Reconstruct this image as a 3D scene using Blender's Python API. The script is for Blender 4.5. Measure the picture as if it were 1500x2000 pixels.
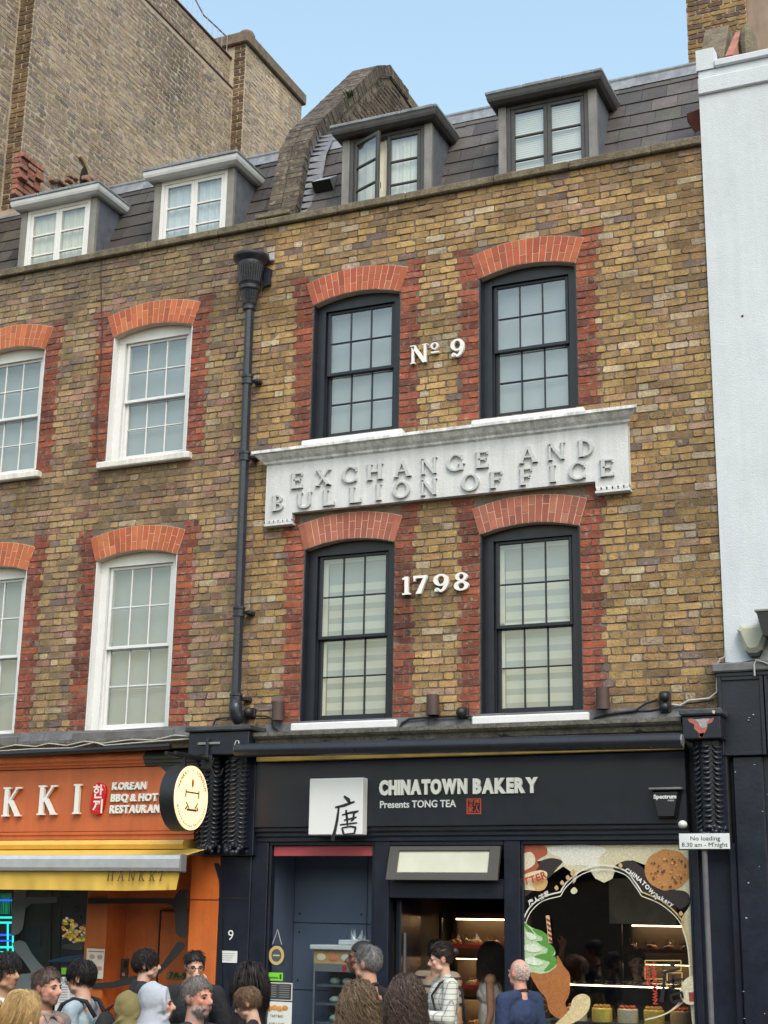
import bpy, bmesh, math, random
from mathutils import Vector, Matrix, noise
for o in list(bpy.data.objects): bpy.data.objects.remove(o)
random.seed(11)
sc = bpy.context.scene
COL = sc.collection
R_ = math.radians
pi = math.pi

# ------------------------------------------------------------------ camera
F_PX = 2864.6
CAMP = Vector((0, -13.05, 2.05))
_p, _y, _r = R_(15.3966), R_(23.8664), R_(0.9387)
FWD = Vector((-math.sin(_y) * math.cos(_p), math.cos(_y) * math.cos(_p), math.sin(_p)))
_r0 = Vector((math.cos(_y), math.sin(_y), 0)); _u0 = _r0.cross(FWD)
RGT = math.cos(_r) * _r0 + math.sin(_r) * _u0
UPV = -math.sin(_r) * _r0 + math.cos(_r) * _u0
cam = bpy.data.cameras.new('camera'); camo = bpy.data.objects.new('camera', cam); COL.objects.link(camo)
cam.sensor_fit = 'VERTICAL'; cam.sensor_height = 36; cam.lens = F_PX / 2000 * 36
cam.clip_start = 0.1; cam.clip_end = 2000
m = Matrix((RGT, UPV, -FWD)).transposed().to_4x4(); m.translation = CAMP
camo.matrix_world = m
sc.camera = camo

# ------------------------------------------------------------------ sky, sun, exposure
SUN_EL, SUN_AZ = R_(50), R_(142)          # azimuth clockwise from +Y
w = bpy.data.worlds.new('World'); sc.world = w; w.use_nodes = True
nt = w.node_tree; nt.nodes.clear()
out = nt.nodes.new('ShaderNodeOutputWorld'); bg = nt.nodes.new('ShaderNodeBackground')
sky = nt.nodes.new('ShaderNodeTexSky'); sky.sky_type = 'NISHITA'; sky.sun_disc = False
sky.sun_elevation = SUN_EL; sky.sun_rotation = SUN_AZ
sky.air_density = 2.5; sky.dust_density = 3.0; sky.ozone_density = 3.0; sky.altitude = 50
bg.inputs['Strength'].default_value = 0.15
nt.links.new(sky.outputs[0], bg.inputs[0]); nt.links.new(bg.outputs[0], out.inputs[0])
sl = bpy.data.lights.new('sun', 'SUN'); so = bpy.data.objects.new('sun', sl); COL.objects.link(so)
sl.energy = 1.0; sl.angle = R_(30); sl.color = (1, 0.92, 0.85)
sd = Vector((math.sin(SUN_AZ) * math.cos(SUN_EL), math.cos(SUN_AZ) * math.cos(SUN_EL), math.sin(SUN_EL)))
so.rotation_euler = sd.to_track_quat('Z', 'Y').to_euler()
sc.view_settings.view_transform = 'Standard'; sc.view_settings.look = 'None'
sc.view_settings.gamma = 1; sc.view_settings.use_curve_mapping = False
sc.view_settings.exposure = 0.8
sc.cycles.use_denoising = True
sc.cycles.max_bounces = 8; sc.cycles.transparent_max_bounces = 16; sc.cycles.glossy_bounces = 3
sc.cycles.caustics_reflective = False; sc.cycles.caustics_refractive = False

# ------------------------------------------------------------------ helpers
def at(u, v, Y=0.0):
    """photo pixel -> point on the plane y=Y (a plane parallel to the facade)"""
    d = FWD + RGT * ((u - 750) / F_PX) - UPV * ((v - 1000) / F_PX)
    t = (Y - CAMP.y) / d.y
    return CAMP + d * t
def xz(u, v, Y=0.0):
    p = at(u, v, Y); return (p.x, p.z)
def tag(o, label=None, cat=None, group=None, kind=None):
    if label: o['label'] = label
    if cat: o['category'] = cat
    if group: o['group'] = group
    if kind: o['kind'] = kind
    return o
def empty(name, loc, label=None, cat=None, group=None, rz=0):
    o = bpy.data.objects.new(name, None); COL.objects.link(o)
    o.location = loc; o.rotation_euler = (0, 0, rz); o.empty_display_size = .2
    return tag(o, label, cat, group)
def wloc(o):
    v = Vector((0, 0, 0))
    while o: v = v + o.location; o = o.parent
    return v

class MB:
    """collects simple shapes; build() links them as one mesh object"""
    def __init__(s): s.v = []; s.f = []; s.c = []; s.col = (1, 1, 1)
    def add(s, vs, fs, col=None):
        b = len(s.v); s.v += [tuple(v) for v in vs]; s.f += [tuple(i + b for i in f) for f in fs]
        s.c += [col or s.col] * len(vs); return s
    def box(s, x0, x1, y0, y1, z0, z1, col=None):
        return s.add([(x0, y0, z0), (x1, y0, z0), (x1, y1, z0), (x0, y1, z0), (x0, y0, z1), (x1, y0, z1), (x1, y1, z1), (x0, y1, z1)],
                     [(0, 3, 2, 1), (4, 5, 6, 7), (0, 1, 5, 4), (1, 2, 6, 5), (2, 3, 7, 6), (3, 0, 4, 7)], col)
    def bbox(s, x0, x1, y0, y1, z0, z1, b=.006, col=None):
        """box with its edges chamfered"""
        vs = []; 
        for (x, sx) in ((x0, 1), (x1, -1)):
            for (y, sy) in ((y0, 1), (y1, -1)):
                for (z, sz) in ((z0, 1), (z1, -1)):
                    vs += [(x, y + sy * b, z + sz * b), (x + sx * b, y, z + sz * b), (x + sx * b, y + sy * b, z)]
        I = lambda i, j, k, a: (i * 4 + j * 2 + k) * 3 + a
        fs = []
        for i in (0, 1):
            q = [I(i, 0, 0, 0), I(i, 0, 1, 0), I(i, 1, 1, 0), I(i, 1, 0, 0)]; fs.append(q if i == 0 else q[::-1])
            q = [I(0, i, 0, 1), I(1, i, 0, 1), I(1, i, 1, 1), I(0, i, 1, 1)]; fs.append(q if i == 0 else q[::-1])
            q = [I(0, 0, i, 2), I(0, 1, i, 2), I(1, 1, i, 2), I(1, 0, i, 2)]; fs.append(q if i == 0 else q[::-1])
        for i in (0, 1):
            for j in (0, 1):
                e = [I(i, j, 0, 0), I(i, j, 0, 1), I(i, j, 1, 1), I(i, j, 1, 0)]; fs.append(e if i == j else e[::-1])
                e = [I(i, 0, j, 0), I(i, 1, j, 0), I(i, 1, j, 2), I(i, 0, j, 2)]; fs.append(e if i == j else e[::-1])
                e = [I(0, i, j, 1), I(0, i, j, 2), I(1, i, j, 2), I(1, i, j, 1)]; fs.append(e if i == j else e[::-1])
        for i in (0, 1):
            for j in (0, 1):
                for k in (0, 1):
                    t = [I(i, j, k, 0), I(i, j, k, 1), I(i, j, k, 2)]; fs.append(t if (i + j + k) % 2 == 0 else t[::-1])
        return s.add(vs, fs, col)
    def prism(s, pts, y0, y1, col=None, bev=0):
        """outline in XZ (any order) extruded from y0 (front) to y1; front edge optionally chamfered"""
        n = len(pts); a = sum(pts[i][0] * pts[(i + 1) % n][1] - pts[(i + 1) % n][0] * pts[i][1] for i in range(n))
        if a < 0: pts = pts[::-1]
        if bev:
            cx = sum(p[0] for p in pts) / n; cz = sum(p[1] for p in pts) / n
            ins = []
            for (x, z) in pts:
                d = math.hypot(x - cx, z - cz) or 1; ins.append((x + (cx - x) / d * bev * 1.4, z + (cz - z) / d * bev * 1.4))
            vs = [(x, y0, z) for x, z in ins] + [(x, y0 + bev, z) for x, z in pts] + [(x, y1, z) for x, z in pts]
            fs = [tuple(range(n))]
            for L in (0, n):
                fs += [(L + i, L + n + i, L + n + (i + 1) % n, L + (i + 1) % n) for i in range(n)]
            fs.append(tuple(range(3 * n - 1, 2 * n - 1, -1)))
        else:
            vs = [(x, y0, z) for x, z in pts] + [(x, y1, z) for x, z in pts]
            fs = [tuple(range(n)), tuple(range(2 * n - 1, n - 1, -1))] + [(i, n + i, n + (i + 1) % n, (i + 1) % n) for i in range(n)]
        return s.add(vs, fs, col)
    def xprism(s, pts, x0, x1, col=None):
        """outline in YZ extruded along X"""
        n = len(pts); a = sum(pts[i][0] * pts[(i + 1) % n][1] - pts[(i + 1) % n][0] * pts[i][1] for i in range(n))
        if a < 0: pts = pts[::-1]
        vs = [(x0, y, z) for y, z in pts] + [(x1, y, z) for y, z in pts]
        fs = [tuple(range(n))[::-1], tuple(range(n, 2 * n))] + [(i, (i + 1) % n, n + (i + 1) % n, n + i) for i in range(n)]
        return s.add(vs, fs, col)
    def tube(s, path, r, n=8, col=None, caps=True):
        path = [Vector(p) for p in path]; rs = r if isinstance(r, (list, tuple)) else [r] * len(path)
        vs = []; fs = []; up = None
        for i, p in enumerate(path):
            t = (path[min(i + 1, len(path) - 1)] - path[max(i - 1, 0)]).normalized()
            if up is None:
                up = Vector((0, 0, 1)) if abs(t.z) < .9 else Vector((0, 1, 0))
            a = t.cross(up)
            if a.length < 1e-4: a = t.cross(Vector((1, 0, 0)))
            a.normalize(); b = a.cross(t).normalized(); up = b
            for k in range(n):
                an = 2 * pi * k / n; vs.append(p + (a * math.cos(an) + b * math.sin(an)) * rs[i])
        for i in range(len(path) - 1):
            for k in range(n):
                fs.append((i * n + k, i * n + (k + 1) % n, (i + 1) * n + (k + 1) % n, (i + 1) * n + k))
        if caps:
            fs.append(tuple(range(n))[::-1]); fs.append(tuple(range((len(path) - 1) * n, len(path) * n)))
        return s.add(vs, fs, col)
    def lathe(s, prof, c, n=20, a0=0, a1=2 * pi, col=None, flute=None):
        """profile [(r,z)] turned about the vertical axis through c=(x,y)"""
        full = abs(a1 - a0 - 2 * pi) < 1e-6; m = n if full else n + 1; vs = []; fs = []
        for (r, z) in prof:
            for k in range(m):
                an = a0 + (a1 - a0) * k / n; rr = r
                if flute and flute[0] < z < flute[1]: rr = r * (1 - .09 * (k % 2))
                vs.append((c[0] + math.cos(an) * rr, c[1] + math.sin(an) * rr, z))
        for i in range(len(prof) - 1):
            for k in range(m if full else m - 1):
                fs.append((i * m + k, i * m + (k + 1) % m, (i + 1) * m + (k + 1) % m, (i + 1) * m + k))
        return s.add(vs, fs, col)
    def ball(s, c, r, n=10, mrings=7, col=None, rot=None):
        rx, ry, rz = r if isinstance(r, (list, tuple)) else (r, r, r)
        vs = []; fs = []
        for i in range(1, mrings):
            th = pi * i / mrings
            for k in range(n):
                a = 2 * pi * k / n; vs.append(Vector((math.sin(th) * math.cos(a) * rx, math.sin(th) * math.sin(a) * ry, math.cos(th) * rz)))
        vs += [Vector((0, 0, rz)), Vector((0, 0, -rz))]; T = len(vs) - 2
        for i in range(mrings - 2):
            for k in range(n): fs.append((i * n + k, (i + 1) * n + k, (i + 1) * n + (k + 1) % n, i * n + (k + 1) % n))
        for k in range(n):
            fs.append((T, k, (k + 1) % n)); fs.append((T + 1, (mrings - 2) * n + (k + 1) % n, (mrings - 2) * n + k))
        if rot is not None: vs = [rot @ v for v in vs]
        c = Vector(c); return s.add([v + c for v in vs], fs, col)
    def mesh(s, name, center=True):
        off = Vector((0, 0, 0))
        if center and s.v:
            xs, ys, zs = zip(*s.v); off = Vector(((min(xs) + max(xs)) / 2, (min(ys) + max(ys)) / 2, (min(zs) + max(zs)) / 2))
        me = bpy.data.meshes.new(name)
        me.from_pydata([(v[0] - off.x, v[1] - off.y, v[2] - off.z) for v in s.v], [], s.f)
        ca = me.color_attributes.new('Col', 'FLOAT_COLOR', 'POINT')
        buf = []
        for c in s.c: buf += (c[0], c[1], c[2], 1)
        ca.data.foreach_set('color', buf)
        me.update(); return me, off
    def build(s, name, mat, parent=None, smooth=False, kind=None, label=None, cat=None, group=None, local=False):
        me, off = s.mesh(name, not local)
        if mat: me.materials.append(mat)
        if smooth: me.polygons.foreach_set('use_smooth', [True] * len(me.polygons))
        if smooth and smooth is not True: me.set_sharp_from_angle(angle=R_(smooth))
        o = bpy.data.objects.new(name, me); COL.objects.link(o)
        if parent is not None and not local:
            o.parent = parent; o.location = off - wloc(parent)
        elif parent is not None: o.parent = parent
        else: o.location = off
        return tag(o, label, cat, group, kind)

# ------------------------------------------------------------------ materials
MATS = {}
def mat(name, col=(.5, .5, .5), rough=.6, metal=0., var=.12, scale=6., bump=0., bscale=50., attr=False, spec=.5, emis=0., ecol=None,
        var2=0., scale2=60., coat=0., trans=0., streak=0., alpha=1.):
    if name in MATS: return MATS[name]
    M = bpy.data.materials.new(name); M.use_nodes = True; t = M.node_tree; N = t.nodes; L = t.links
    b = N['Principled BSDF']
    b.inputs['Roughness'].default_value = rough; b.inputs['Metallic'].default_value = metal
    b.inputs['Specular IOR Level'].default_value = spec; b.inputs['Coat Weight'].default_value = coat
    b.inputs['Transmission Weight'].default_value = trans
    geo = N.new('ShaderNodeNewGeometry')
    if attr:
        a = N.new('ShaderNodeAttribute'); a.attribute_name = 'Col'; c = a.outputs['Color']
    else:
        rgb = N.new('ShaderNodeRGB'); rgb.outputs[0].default_value = (*col, 1); c = rgb.outputs[0]
    def layer(c, sca, amt, det=4, vec=None):
        n = N.new('ShaderNodeTexNoise'); n.inputs['Scale'].default_value = sca; n.inputs['Detail'].default_value = det
        n.inputs['Roughness'].default_value = .6
        L.new(vec or geo.outputs['Position'], n.inputs['Vector'])
        mr = N.new('ShaderNodeMapRange'); mr.inputs[1].default_value = .3; mr.inputs[2].default_value = .7
        mr.inputs[3].default_value = 1 - amt; mr.inputs[4].default_value = 1 + amt * .7
        L.new(n.outputs[0], mr.inputs[0])
        mx = N.new('ShaderNodeMix'); mx.data_type = 'RGBA'; mx.blend_type = 'MULTIPLY'; mx.inputs[0].default_value = 1
        L.new(c, mx.inputs[6]); L.new(mr.outputs[0], mx.inputs[7]); return mx.outputs[2]
    if var: c = layer(c, scale, var)
    if var2: c = layer(c, scale2, var2, 2)
    if streak:
        mp = N.new('ShaderNodeMapping'); mp.inputs['Scale'].default_value = (9, 9, .7); L.new(geo.outputs['Position'], mp.inputs[0])
        c = layer(c, 1.6, streak, 5, mp.outputs[0])
    L.new(c, b.inputs['Base Color'])
    if rough < .95:
        n = N.new('ShaderNodeTexNoise'); n.inputs['Scale'].default_value = 14; n.inputs['Detail'].default_value = 3; L.new(geo.outputs['Position'], n.inputs['Vector'])
        mr = N.new('ShaderNodeMapRange'); mr.inputs[3].default_value = max(.02, rough - .1); mr.inputs[4].default_value = min(1, rough + .12)
        L.new(n.outputs[0], mr.inputs[0]); L.new(mr.outputs[0], b.inputs['Roughness'])
    if bump:
        n = N.new('ShaderNodeTexNoise'); n.inputs['Scale'].default_value = bscale; n.inputs['Detail'].default_value = 4; L.new(geo.outputs['Position'], n.inputs['Vector'])
        bp = N.new('ShaderNodeBump'); bp.inputs['Strength'].default_value = min(1, bump); bp.inputs['Distance'].default_value = .01 * max(1, bump)
        L.new(n.outputs[0], bp.inputs['Height']); L.new(bp.outputs[0], b.inputs['Normal'])
    if emis:
        b.inputs['Emission Strength'].default_value = emis
        if ecol: b.inputs['Emission Color'].default_value = (*ecol, 1)
        else: L.new(c, b.inputs['Emission Color'])
    MATS[name] = M; return M
def glass(name, tint=(1, 1, 1), refl=1.0, ior=1.5, wob=.3):
    if name in MATS: return MATS[name]
    M = bpy.data.materials.new(name); M.use_nodes = True; t = M.node_tree; N = t.nodes; L = t.links; N.clear()
    o = N.new('ShaderNodeOutputMaterial'); tr = N.new('ShaderNodeBsdfTransparent'); tr.inputs[0].default_value = (*tint, 1)
    gl = N.new('ShaderNodeBsdfGlossy'); gl.inputs['Roughness'].default_value = .02
    lw = N.new('ShaderNodeLayerWeight'); lw.inputs[0].default_value = .5
    pw = N.new('ShaderNodeMath'); pw.operation = 'POWER'; pw.inputs[1].default_value = 5; L.new(lw.outputs['Facing'], pw.inputs[0])
    fr = N.new('ShaderNodeMath'); fr.operation = 'MULTIPLY_ADD'; fr.inputs[1].default_value = .92; fr.inputs[2].default_value = .08; L.new(pw.outputs[0], fr.inputs[0])   # both faces of a thin sheet
    mu = N.new('ShaderNodeMath'); mu.operation = 'MULTIPLY'; mu.inputs[1].default_value = refl; mu.use_clamp = True
    mx = N.new('ShaderNodeMixShader'); geo = N.new('ShaderNodeNewGeometry')
    n = N.new('ShaderNodeTexNoise'); n.inputs['Scale'].default_value = 3.5; n.inputs['Detail'].default_value = 1; L.new(geo.outputs['Position'], n.inputs['Vector'])
    bp = N.new('ShaderNodeBump'); bp.inputs['Strength'].default_value = wob; bp.inputs['Distance'].default_value = .02
    L.new(n.outputs[0], bp.inputs['Height']); L.new(bp.outputs[0], gl.inputs['Normal'])
    L.new(fr.outputs[0], mu.inputs[0]); L.new(mu.outputs[0], mx.inputs[0]); L.new(tr.outputs[0], mx.inputs[1]); L.new(gl.outputs[0], mx.inputs[2])
    L.new(mx.outputs[0], o.inputs[0]); MATS[name] = M; return M

def brick_mat(name, mott=.5, pit=.75, big=.40):
    M = mat(name, attr=True, rough=.93, var=.16, scale=14, var2=.22, scale2=60, bump=.8, bscale=80)
    t = M.node_tree; N = t.nodes; L = t.links; b = N['Principled BSDF']; src = b.inputs['Base Color'].links[0].from_socket
    geo = [n for n in N if n.type == 'NEW_GEOMETRY'][0]
    def mixto(src, sca, lo, hi, amt, col, det=3):
        n = N.new('ShaderNodeTexNoise'); n.inputs['Scale'].default_value = sca; n.inputs['Detail'].default_value = det; L.new(geo.outputs['Position'], n.inputs['Vector'])
        mr = N.new('ShaderNodeMapRange'); mr.inputs[1].default_value = lo; mr.inputs[2].default_value = hi; mr.inputs[4].default_value = amt; L.new(n.outputs[0], mr.inputs[0])
        mx = N.new('ShaderNodeMix'); mx.data_type = 'RGBA'; L.new(mr.outputs[0], mx.inputs[0]); L.new(src, mx.inputs[6]); mx.inputs[7].default_value = (*col, 1); return mx.outputs[2]
    src = mixto(src, 22, .50, .68, mott * .85, (.235, .175, .145))         # burnt, mauve-grey fireskin
    src = mixto(src, 17.3, .56, .74, mott * .8, (.60, .50, .36))    # limy pale smears
    src = mixto(src, 75, .63, .70, pit, (.06, .045, .035), 1)       # pits
    def soot(src, sca, lo, hi, vec=None):
        n = N.new('ShaderNodeTexNoise'); n.inputs['Scale'].default_value = sca; n.inputs['Detail'].default_value = 6; n.inputs['Roughness'].default_value = .65; L.new(vec or geo.outputs['Position'], n.inputs['Vector'])
        mr = N.new('ShaderNodeMapRange'); mr.inputs[1].default_value = .35; mr.inputs[2].default_value = .62; mr.inputs[3].default_value = lo; mr.inputs[4].default_value = hi; L.new(n.outputs[0], mr.inputs[0])
        mx = N.new('ShaderNodeMix'); mx.data_type = 'RGBA'; mx.blend_type = 'MULTIPLY'; mx.inputs[0].default_value = 1; L.new(src, mx.inputs[6]); L.new(mr.outputs[0], mx.inputs[7]); return mx.outputs[2]
    src = soot(src, 1.7, 1 - big, 1.04)                              # soot and weather patches
    mp = N.new('ShaderNodeMapping'); mp.inputs['Scale'].default_value = (5, 5, .5); L.new(geo.outputs['Position'], mp.inputs[0])
    src = soot(src, 1.5, 1 - big * .55, 1.03, mp.outputs[0])         # rain streaks
    L.new(src, b.inputs['Base Color']); return M
BRICK = brick_mat('brick'); TBRICK = brick_mat('tall_brick', .35, .4, .28)
RBRICK = mat('rubbed_brick', attr=True, rough=.9, var=.12, scale=12, var2=.12, scale2=90, bump=.35, bscale=120)
MORTAR = mat('mortar', (.185, .15, .115), rough=.97, var=.45, scale=4, var2=.25, bump=.8, bscale=120)
LIMEJOINT = mat('lime_joint', (.62, .48, .38), rough=.95, var=.15, bump=.3)
COPING = mat('coping_stone', (.17, .145, .10), rough=.95, var=.4, scale=7, var2=.35, scale2=45, bump=1., bscale=60)
SLATE = mat('slate', attr=True, rough=.62, var=.25, scale=5, var2=.16, scale2=50, bump=.5, bscale=40)
LEAD = mat('lead', (.22, .24, .27), rough=.5, var=.3, scale=6, var2=.15, bump=.4, bscale=25, streak=.25)
WHITEP = mat('white_paint', (.72, .735, .75), rough=.5, var=.05, scale=4, var2=.05, bump=.15, bscale=40)
WHITEW = mat('weathered_white_paint', (.70, .69, .66), rough=.7, var=.12, scale=5, var2=.10, bump=.4, bscale=60, streak=.18)
BLACKP = mat('black_window_paint', (.012, .016, .027), rough=.38, var=.25, scale=8, var2=.1, bump=.1)
DARKP = mat('dark_grey_paint', (.055, .055, .058), rough=.5, var=.25, scale=8, var2=.1, bump=.15)
NAVY = mat('navy_black_paint', (.010, .0135, .027), rough=.36, var=.3, scale=5, var2=.1, bump=.12, bscale=30)
IRON = mat('cast_iron_paint', (.020, .025, .039), rough=.3, var=.3, scale=9, bump=.35, bscale=40)
STUCCO = mat('white_stucco', (.58, .63, .69), rough=.85, var=.05, scale=1.3, var2=.03, scale2=20, bump=.4, bscale=70, streak=.04)
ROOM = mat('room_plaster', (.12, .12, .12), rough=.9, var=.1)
BLIND = mat('blind_fabric', (.42, .45, .46), rough=.8, var=.05, scale=3)
GLASS = glass('window_glass', (.90, .95, .97), 3.0)
SHOPGLASS = glass('shop_glass', (.9, .93, .95), .85, 1.5, .05)
def shade(c, k): return tuple(max(0., min(1., x * k)) for x in c)
def jit(c, a=.12):
    k = 1 + random.uniform(-a, a); return tuple(max(0, x * k * (1 + random.uniform(-.04, .04))) for x in c)
# ------------------------------------------------------------------ ground
def sheet(name, x0, x1, y0, y1, z, M):
    MB().add([(x0, y0, z), (x1, y0, z), (x1, y1, z), (x0, y1, z)], [(0, 1, 2, 3)]).build(name, M, kind='structure')
ASPH = mat('asphalt', (.05, .05, .052), rough=.9, var=.2, scale=3, var2=.3, scale2=160, bump=.6, bscale=160)
PAVE = mat('paving_slab', (.26, .245, .225), rough=.85, var=.15, scale=2, var2=.12, bump=.3)
sheet('ground', -400, 400, -400, 400, -.13, ASPH)
pm = MB(); pm.box(-14, 5, -3.1, 6, -.12, -.006)
pv = pm.build('pavement', mat('paving_joint', (.12, .11, .10), rough=.95), kind='structure')
MB().bbox(-14, 5, -3.26, -3.103, -.12, .004, .02).build('kerb', mat('granite_kerb', (.3, .29, .28), rough=.7, var2=.3, scale2=200), kind='structure')
slab = MB(); slab.bbox(-.296, .296, -.296, .296, -.004, .0, .003)
sme, _ = slab.mesh('paving_slab', False); sme.materials.append(PAVE)
for i in range(26):
    for j in range(5):
        o = bpy.data.objects.new('paving_slab', sme); COL.objects.link(o); o.parent = pv
        o.location = Vector((-13 + i * .6 + (j % 2) * .3, -2.8 + j * .6, -.001)) - wloc(pv)

# ------------------------------------------------------------------ brick laying
COURSE = .0745
def brick_geo(u0, u1, v0, v1, pr, b=.0032, back=-.014):
    j = lambda a: random.uniform(-a, a)
    c = min(.011, (u1 - u0) * .12) * random.uniform(.5, 1.3); t = (j(.004), j(.004))
    ring = [(u0 + c, v0), (u1 - c, v0), (u1, v0 + c), (u1, v1 - c), (u1 - c, v1), (u0 + c, v1), (u0, v1 - c), (u0, v0 + c)]
    ring = [(x + j(.004), y + j(.0035)) for x, y in ring]
    cu, cv = (u0 + u1) / 2, (v0 + v1) / 2
    vs = [(x, y, back) for x, y in ring]
    vs += [(x + (b if x < cu else -b), y + (b if y < cv else -b), pr + t[0] * (x - cu) / .1 + t[1] * (y - cv) / .04 + j(.0015)) for x, y in ring]
    vs[8:] = [(x, y, min(z, pr + .006)) for x, y, z in vs[8:]]
    return vs, [tuple(range(8, 16))] + [(i, (i + 1) % 8, 8 + (i + 1) % 8, 8 + i) for i in range(8)]
def flemish(a, b, i, st=.215, hd=.103, jt=.0075, ph=0):
    """pieces of one course between a and b"""
    out = []; unit = st + hd + 2 * jt
    x = a - ((a + ph + (i % 2) * unit / 2 + random.uniform(-.035, .035)) % unit)
    k = 0
    while x < b:
        w_ = st if k % 2 == 0 else hd
        w2 = w_ + random.uniform(-.009, .006)
        p, q = max(x, a), min(x + w2, b)
        if q - p > .0: out.append([p, q])
        x += w_ + jt; k += 1
    res = []
    for p, q in out:
        if q - p < .045 and res: res[-1][1] = q
        elif q - p < .02: continue
        else: res.append([p, q])
    if len(res) > 1 and res[0][1] - res[0][0] < .045: res[1][0] = res[0][0]; res.pop(0)
    return res
PAL_BAK = [((.53, .345, .145), 34), ((.465, .295, .125), 28), ((.40, .26, .125), 20), ((.31, .20, .11), 10), ((.24, .175, .16), 6), ((.64, .51, .335), 8), ((.585, .39, .16), 14), ((.47, .31, .205), 7), ((.58, .47, .335), 6)]
PAL_RES = [((.455, .31, .155), 28), ((.40, .275, .145), 26), ((.34, .235, .135), 18), ((.27, .19, .125), 9), ((.26, .185, .165), 7), ((.55, .435, .28), 9), ((.50, .34, .155), 12), ((.46, .28, .205), 14), ((.36, .19, .14), 7)]
PAL_TALL = [((.44, .35, .245), 24), ((.48, .385, .255), 22), ((.40, .325, .245), 20), ((.35, .295, .25), 14), ((.27, .235, .22), 7), ((.43, .325, .27), 20), ((.52, .425, .30), 12), ((.47, .345, .265), 9)]
def pick(pal):
    t = random.uniform(0, sum(w for _, w in pal))
    for c, w in pal:
        t -= w
        if t <= 0: return c
    return pal[0][0]
REDQ = [(.40, .105, .06), (.36, .092, .055), (.29, .078, .052), (.46, .125, .062), (.33, .095, .062), (.22, .068, .05)]
def soot(x, z, amt=1.):
    n = noise.noise((x * .9, z * .9, 3.1)) * .5 + noise.noise((x * 2.3, z * 2.3, 8.)) * .3
    return 1 - max(0, n) * .55 * amt
def mix3(a, b, t): return tuple(x * (1 - t) + y * t for x, y in zip(a, b))
def lay(house, T, pieces, score, name='brick', M=BRICK, limit=300):
    """pieces: (u0,u1,v0,v1,proud,col). the pieces that show largest become bricks of their own, the rest one mass"""
    order = sorted(range(len(pieces)), key=lambda k: -score(pieces[k])); big = set(order[:limit])
    rest = MB()
    for k, (u0, u1, v0, v1, pr, col) in enumerate(pieces):
        vs, fs = brick_geo(u0, u1, v0, v1, pr); vs = [T(*v) for v in vs]
        if k in big: MB().add(vs, fs, col).build(name, M, house)
        else: rest.add(vs, fs, col)
    if rest.v: rest.build(name + 'work', M, house, kind='stuff')

def segment_arc(X0, X1, zs, rise, rad_add, n):
    w_ = (X1 - X0); R0 = (w_ * w_ / 4 + rise * rise) / (2 * rise); cz = zs + rise - R0; h = math.asin(w_ / 2 / R0)
    return [((X0 + X1) / 2 + (R0 + rad_add) * math.sin(-h + 2 * h * i / n), cz + (R0 + rad_add) * math.cos(-h + 2 * h * i / n)) for i in range(n + 1)]
def arch(house, X0, X1, zb, zs, rise, cols, band=.275, nv=16):
    a0 = segment_arc(X0, X1, zs, rise, 0, nv); a1 = segment_arc(X0, X1, zs, rise, band, nv)
    bk = MB()
    for i in range(nv):
        bk.prism([a0[i], a0[i + 1], a1[i + 1], a1[i]], -.008, .11)
    ob = bk.build('arch', LIMEJOINT, house)
    for i in range(nv):
        cut = [(.0, .36), (.36, 1.)] if i % 2 else [(.0, .66), (.66, 1.)]
        if random.random() < .12: cut = [(0., 1.)]
        for (f0, f1) in cut:
            L = lambda f, k: (a0[k][0] + (a1[k][0] - a0[k][0]) * f, a0[k][1] + (a1[k][1] - a0[k][1]) * f)
            g = .0038
            q = [L(f0, i), L(f0, i + 1), L(f1, i + 1), L(f1, i)]
            cx = sum(p[0] for p in q) / 4; cz = sum(p[1] for p in q) / 4
            q2 = [(x + (g if x < cx else -g), z + (g * .9 if z < cz else -g * .9)) for x, z in q]
            pr = -.0115 + random.uniform(-.0015, .0015)
            MB().prism(q2, pr, -.004, col=jit(random.choice(cols), .13), bev=.0012).build('brick', RBRICK, ob)

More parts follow.
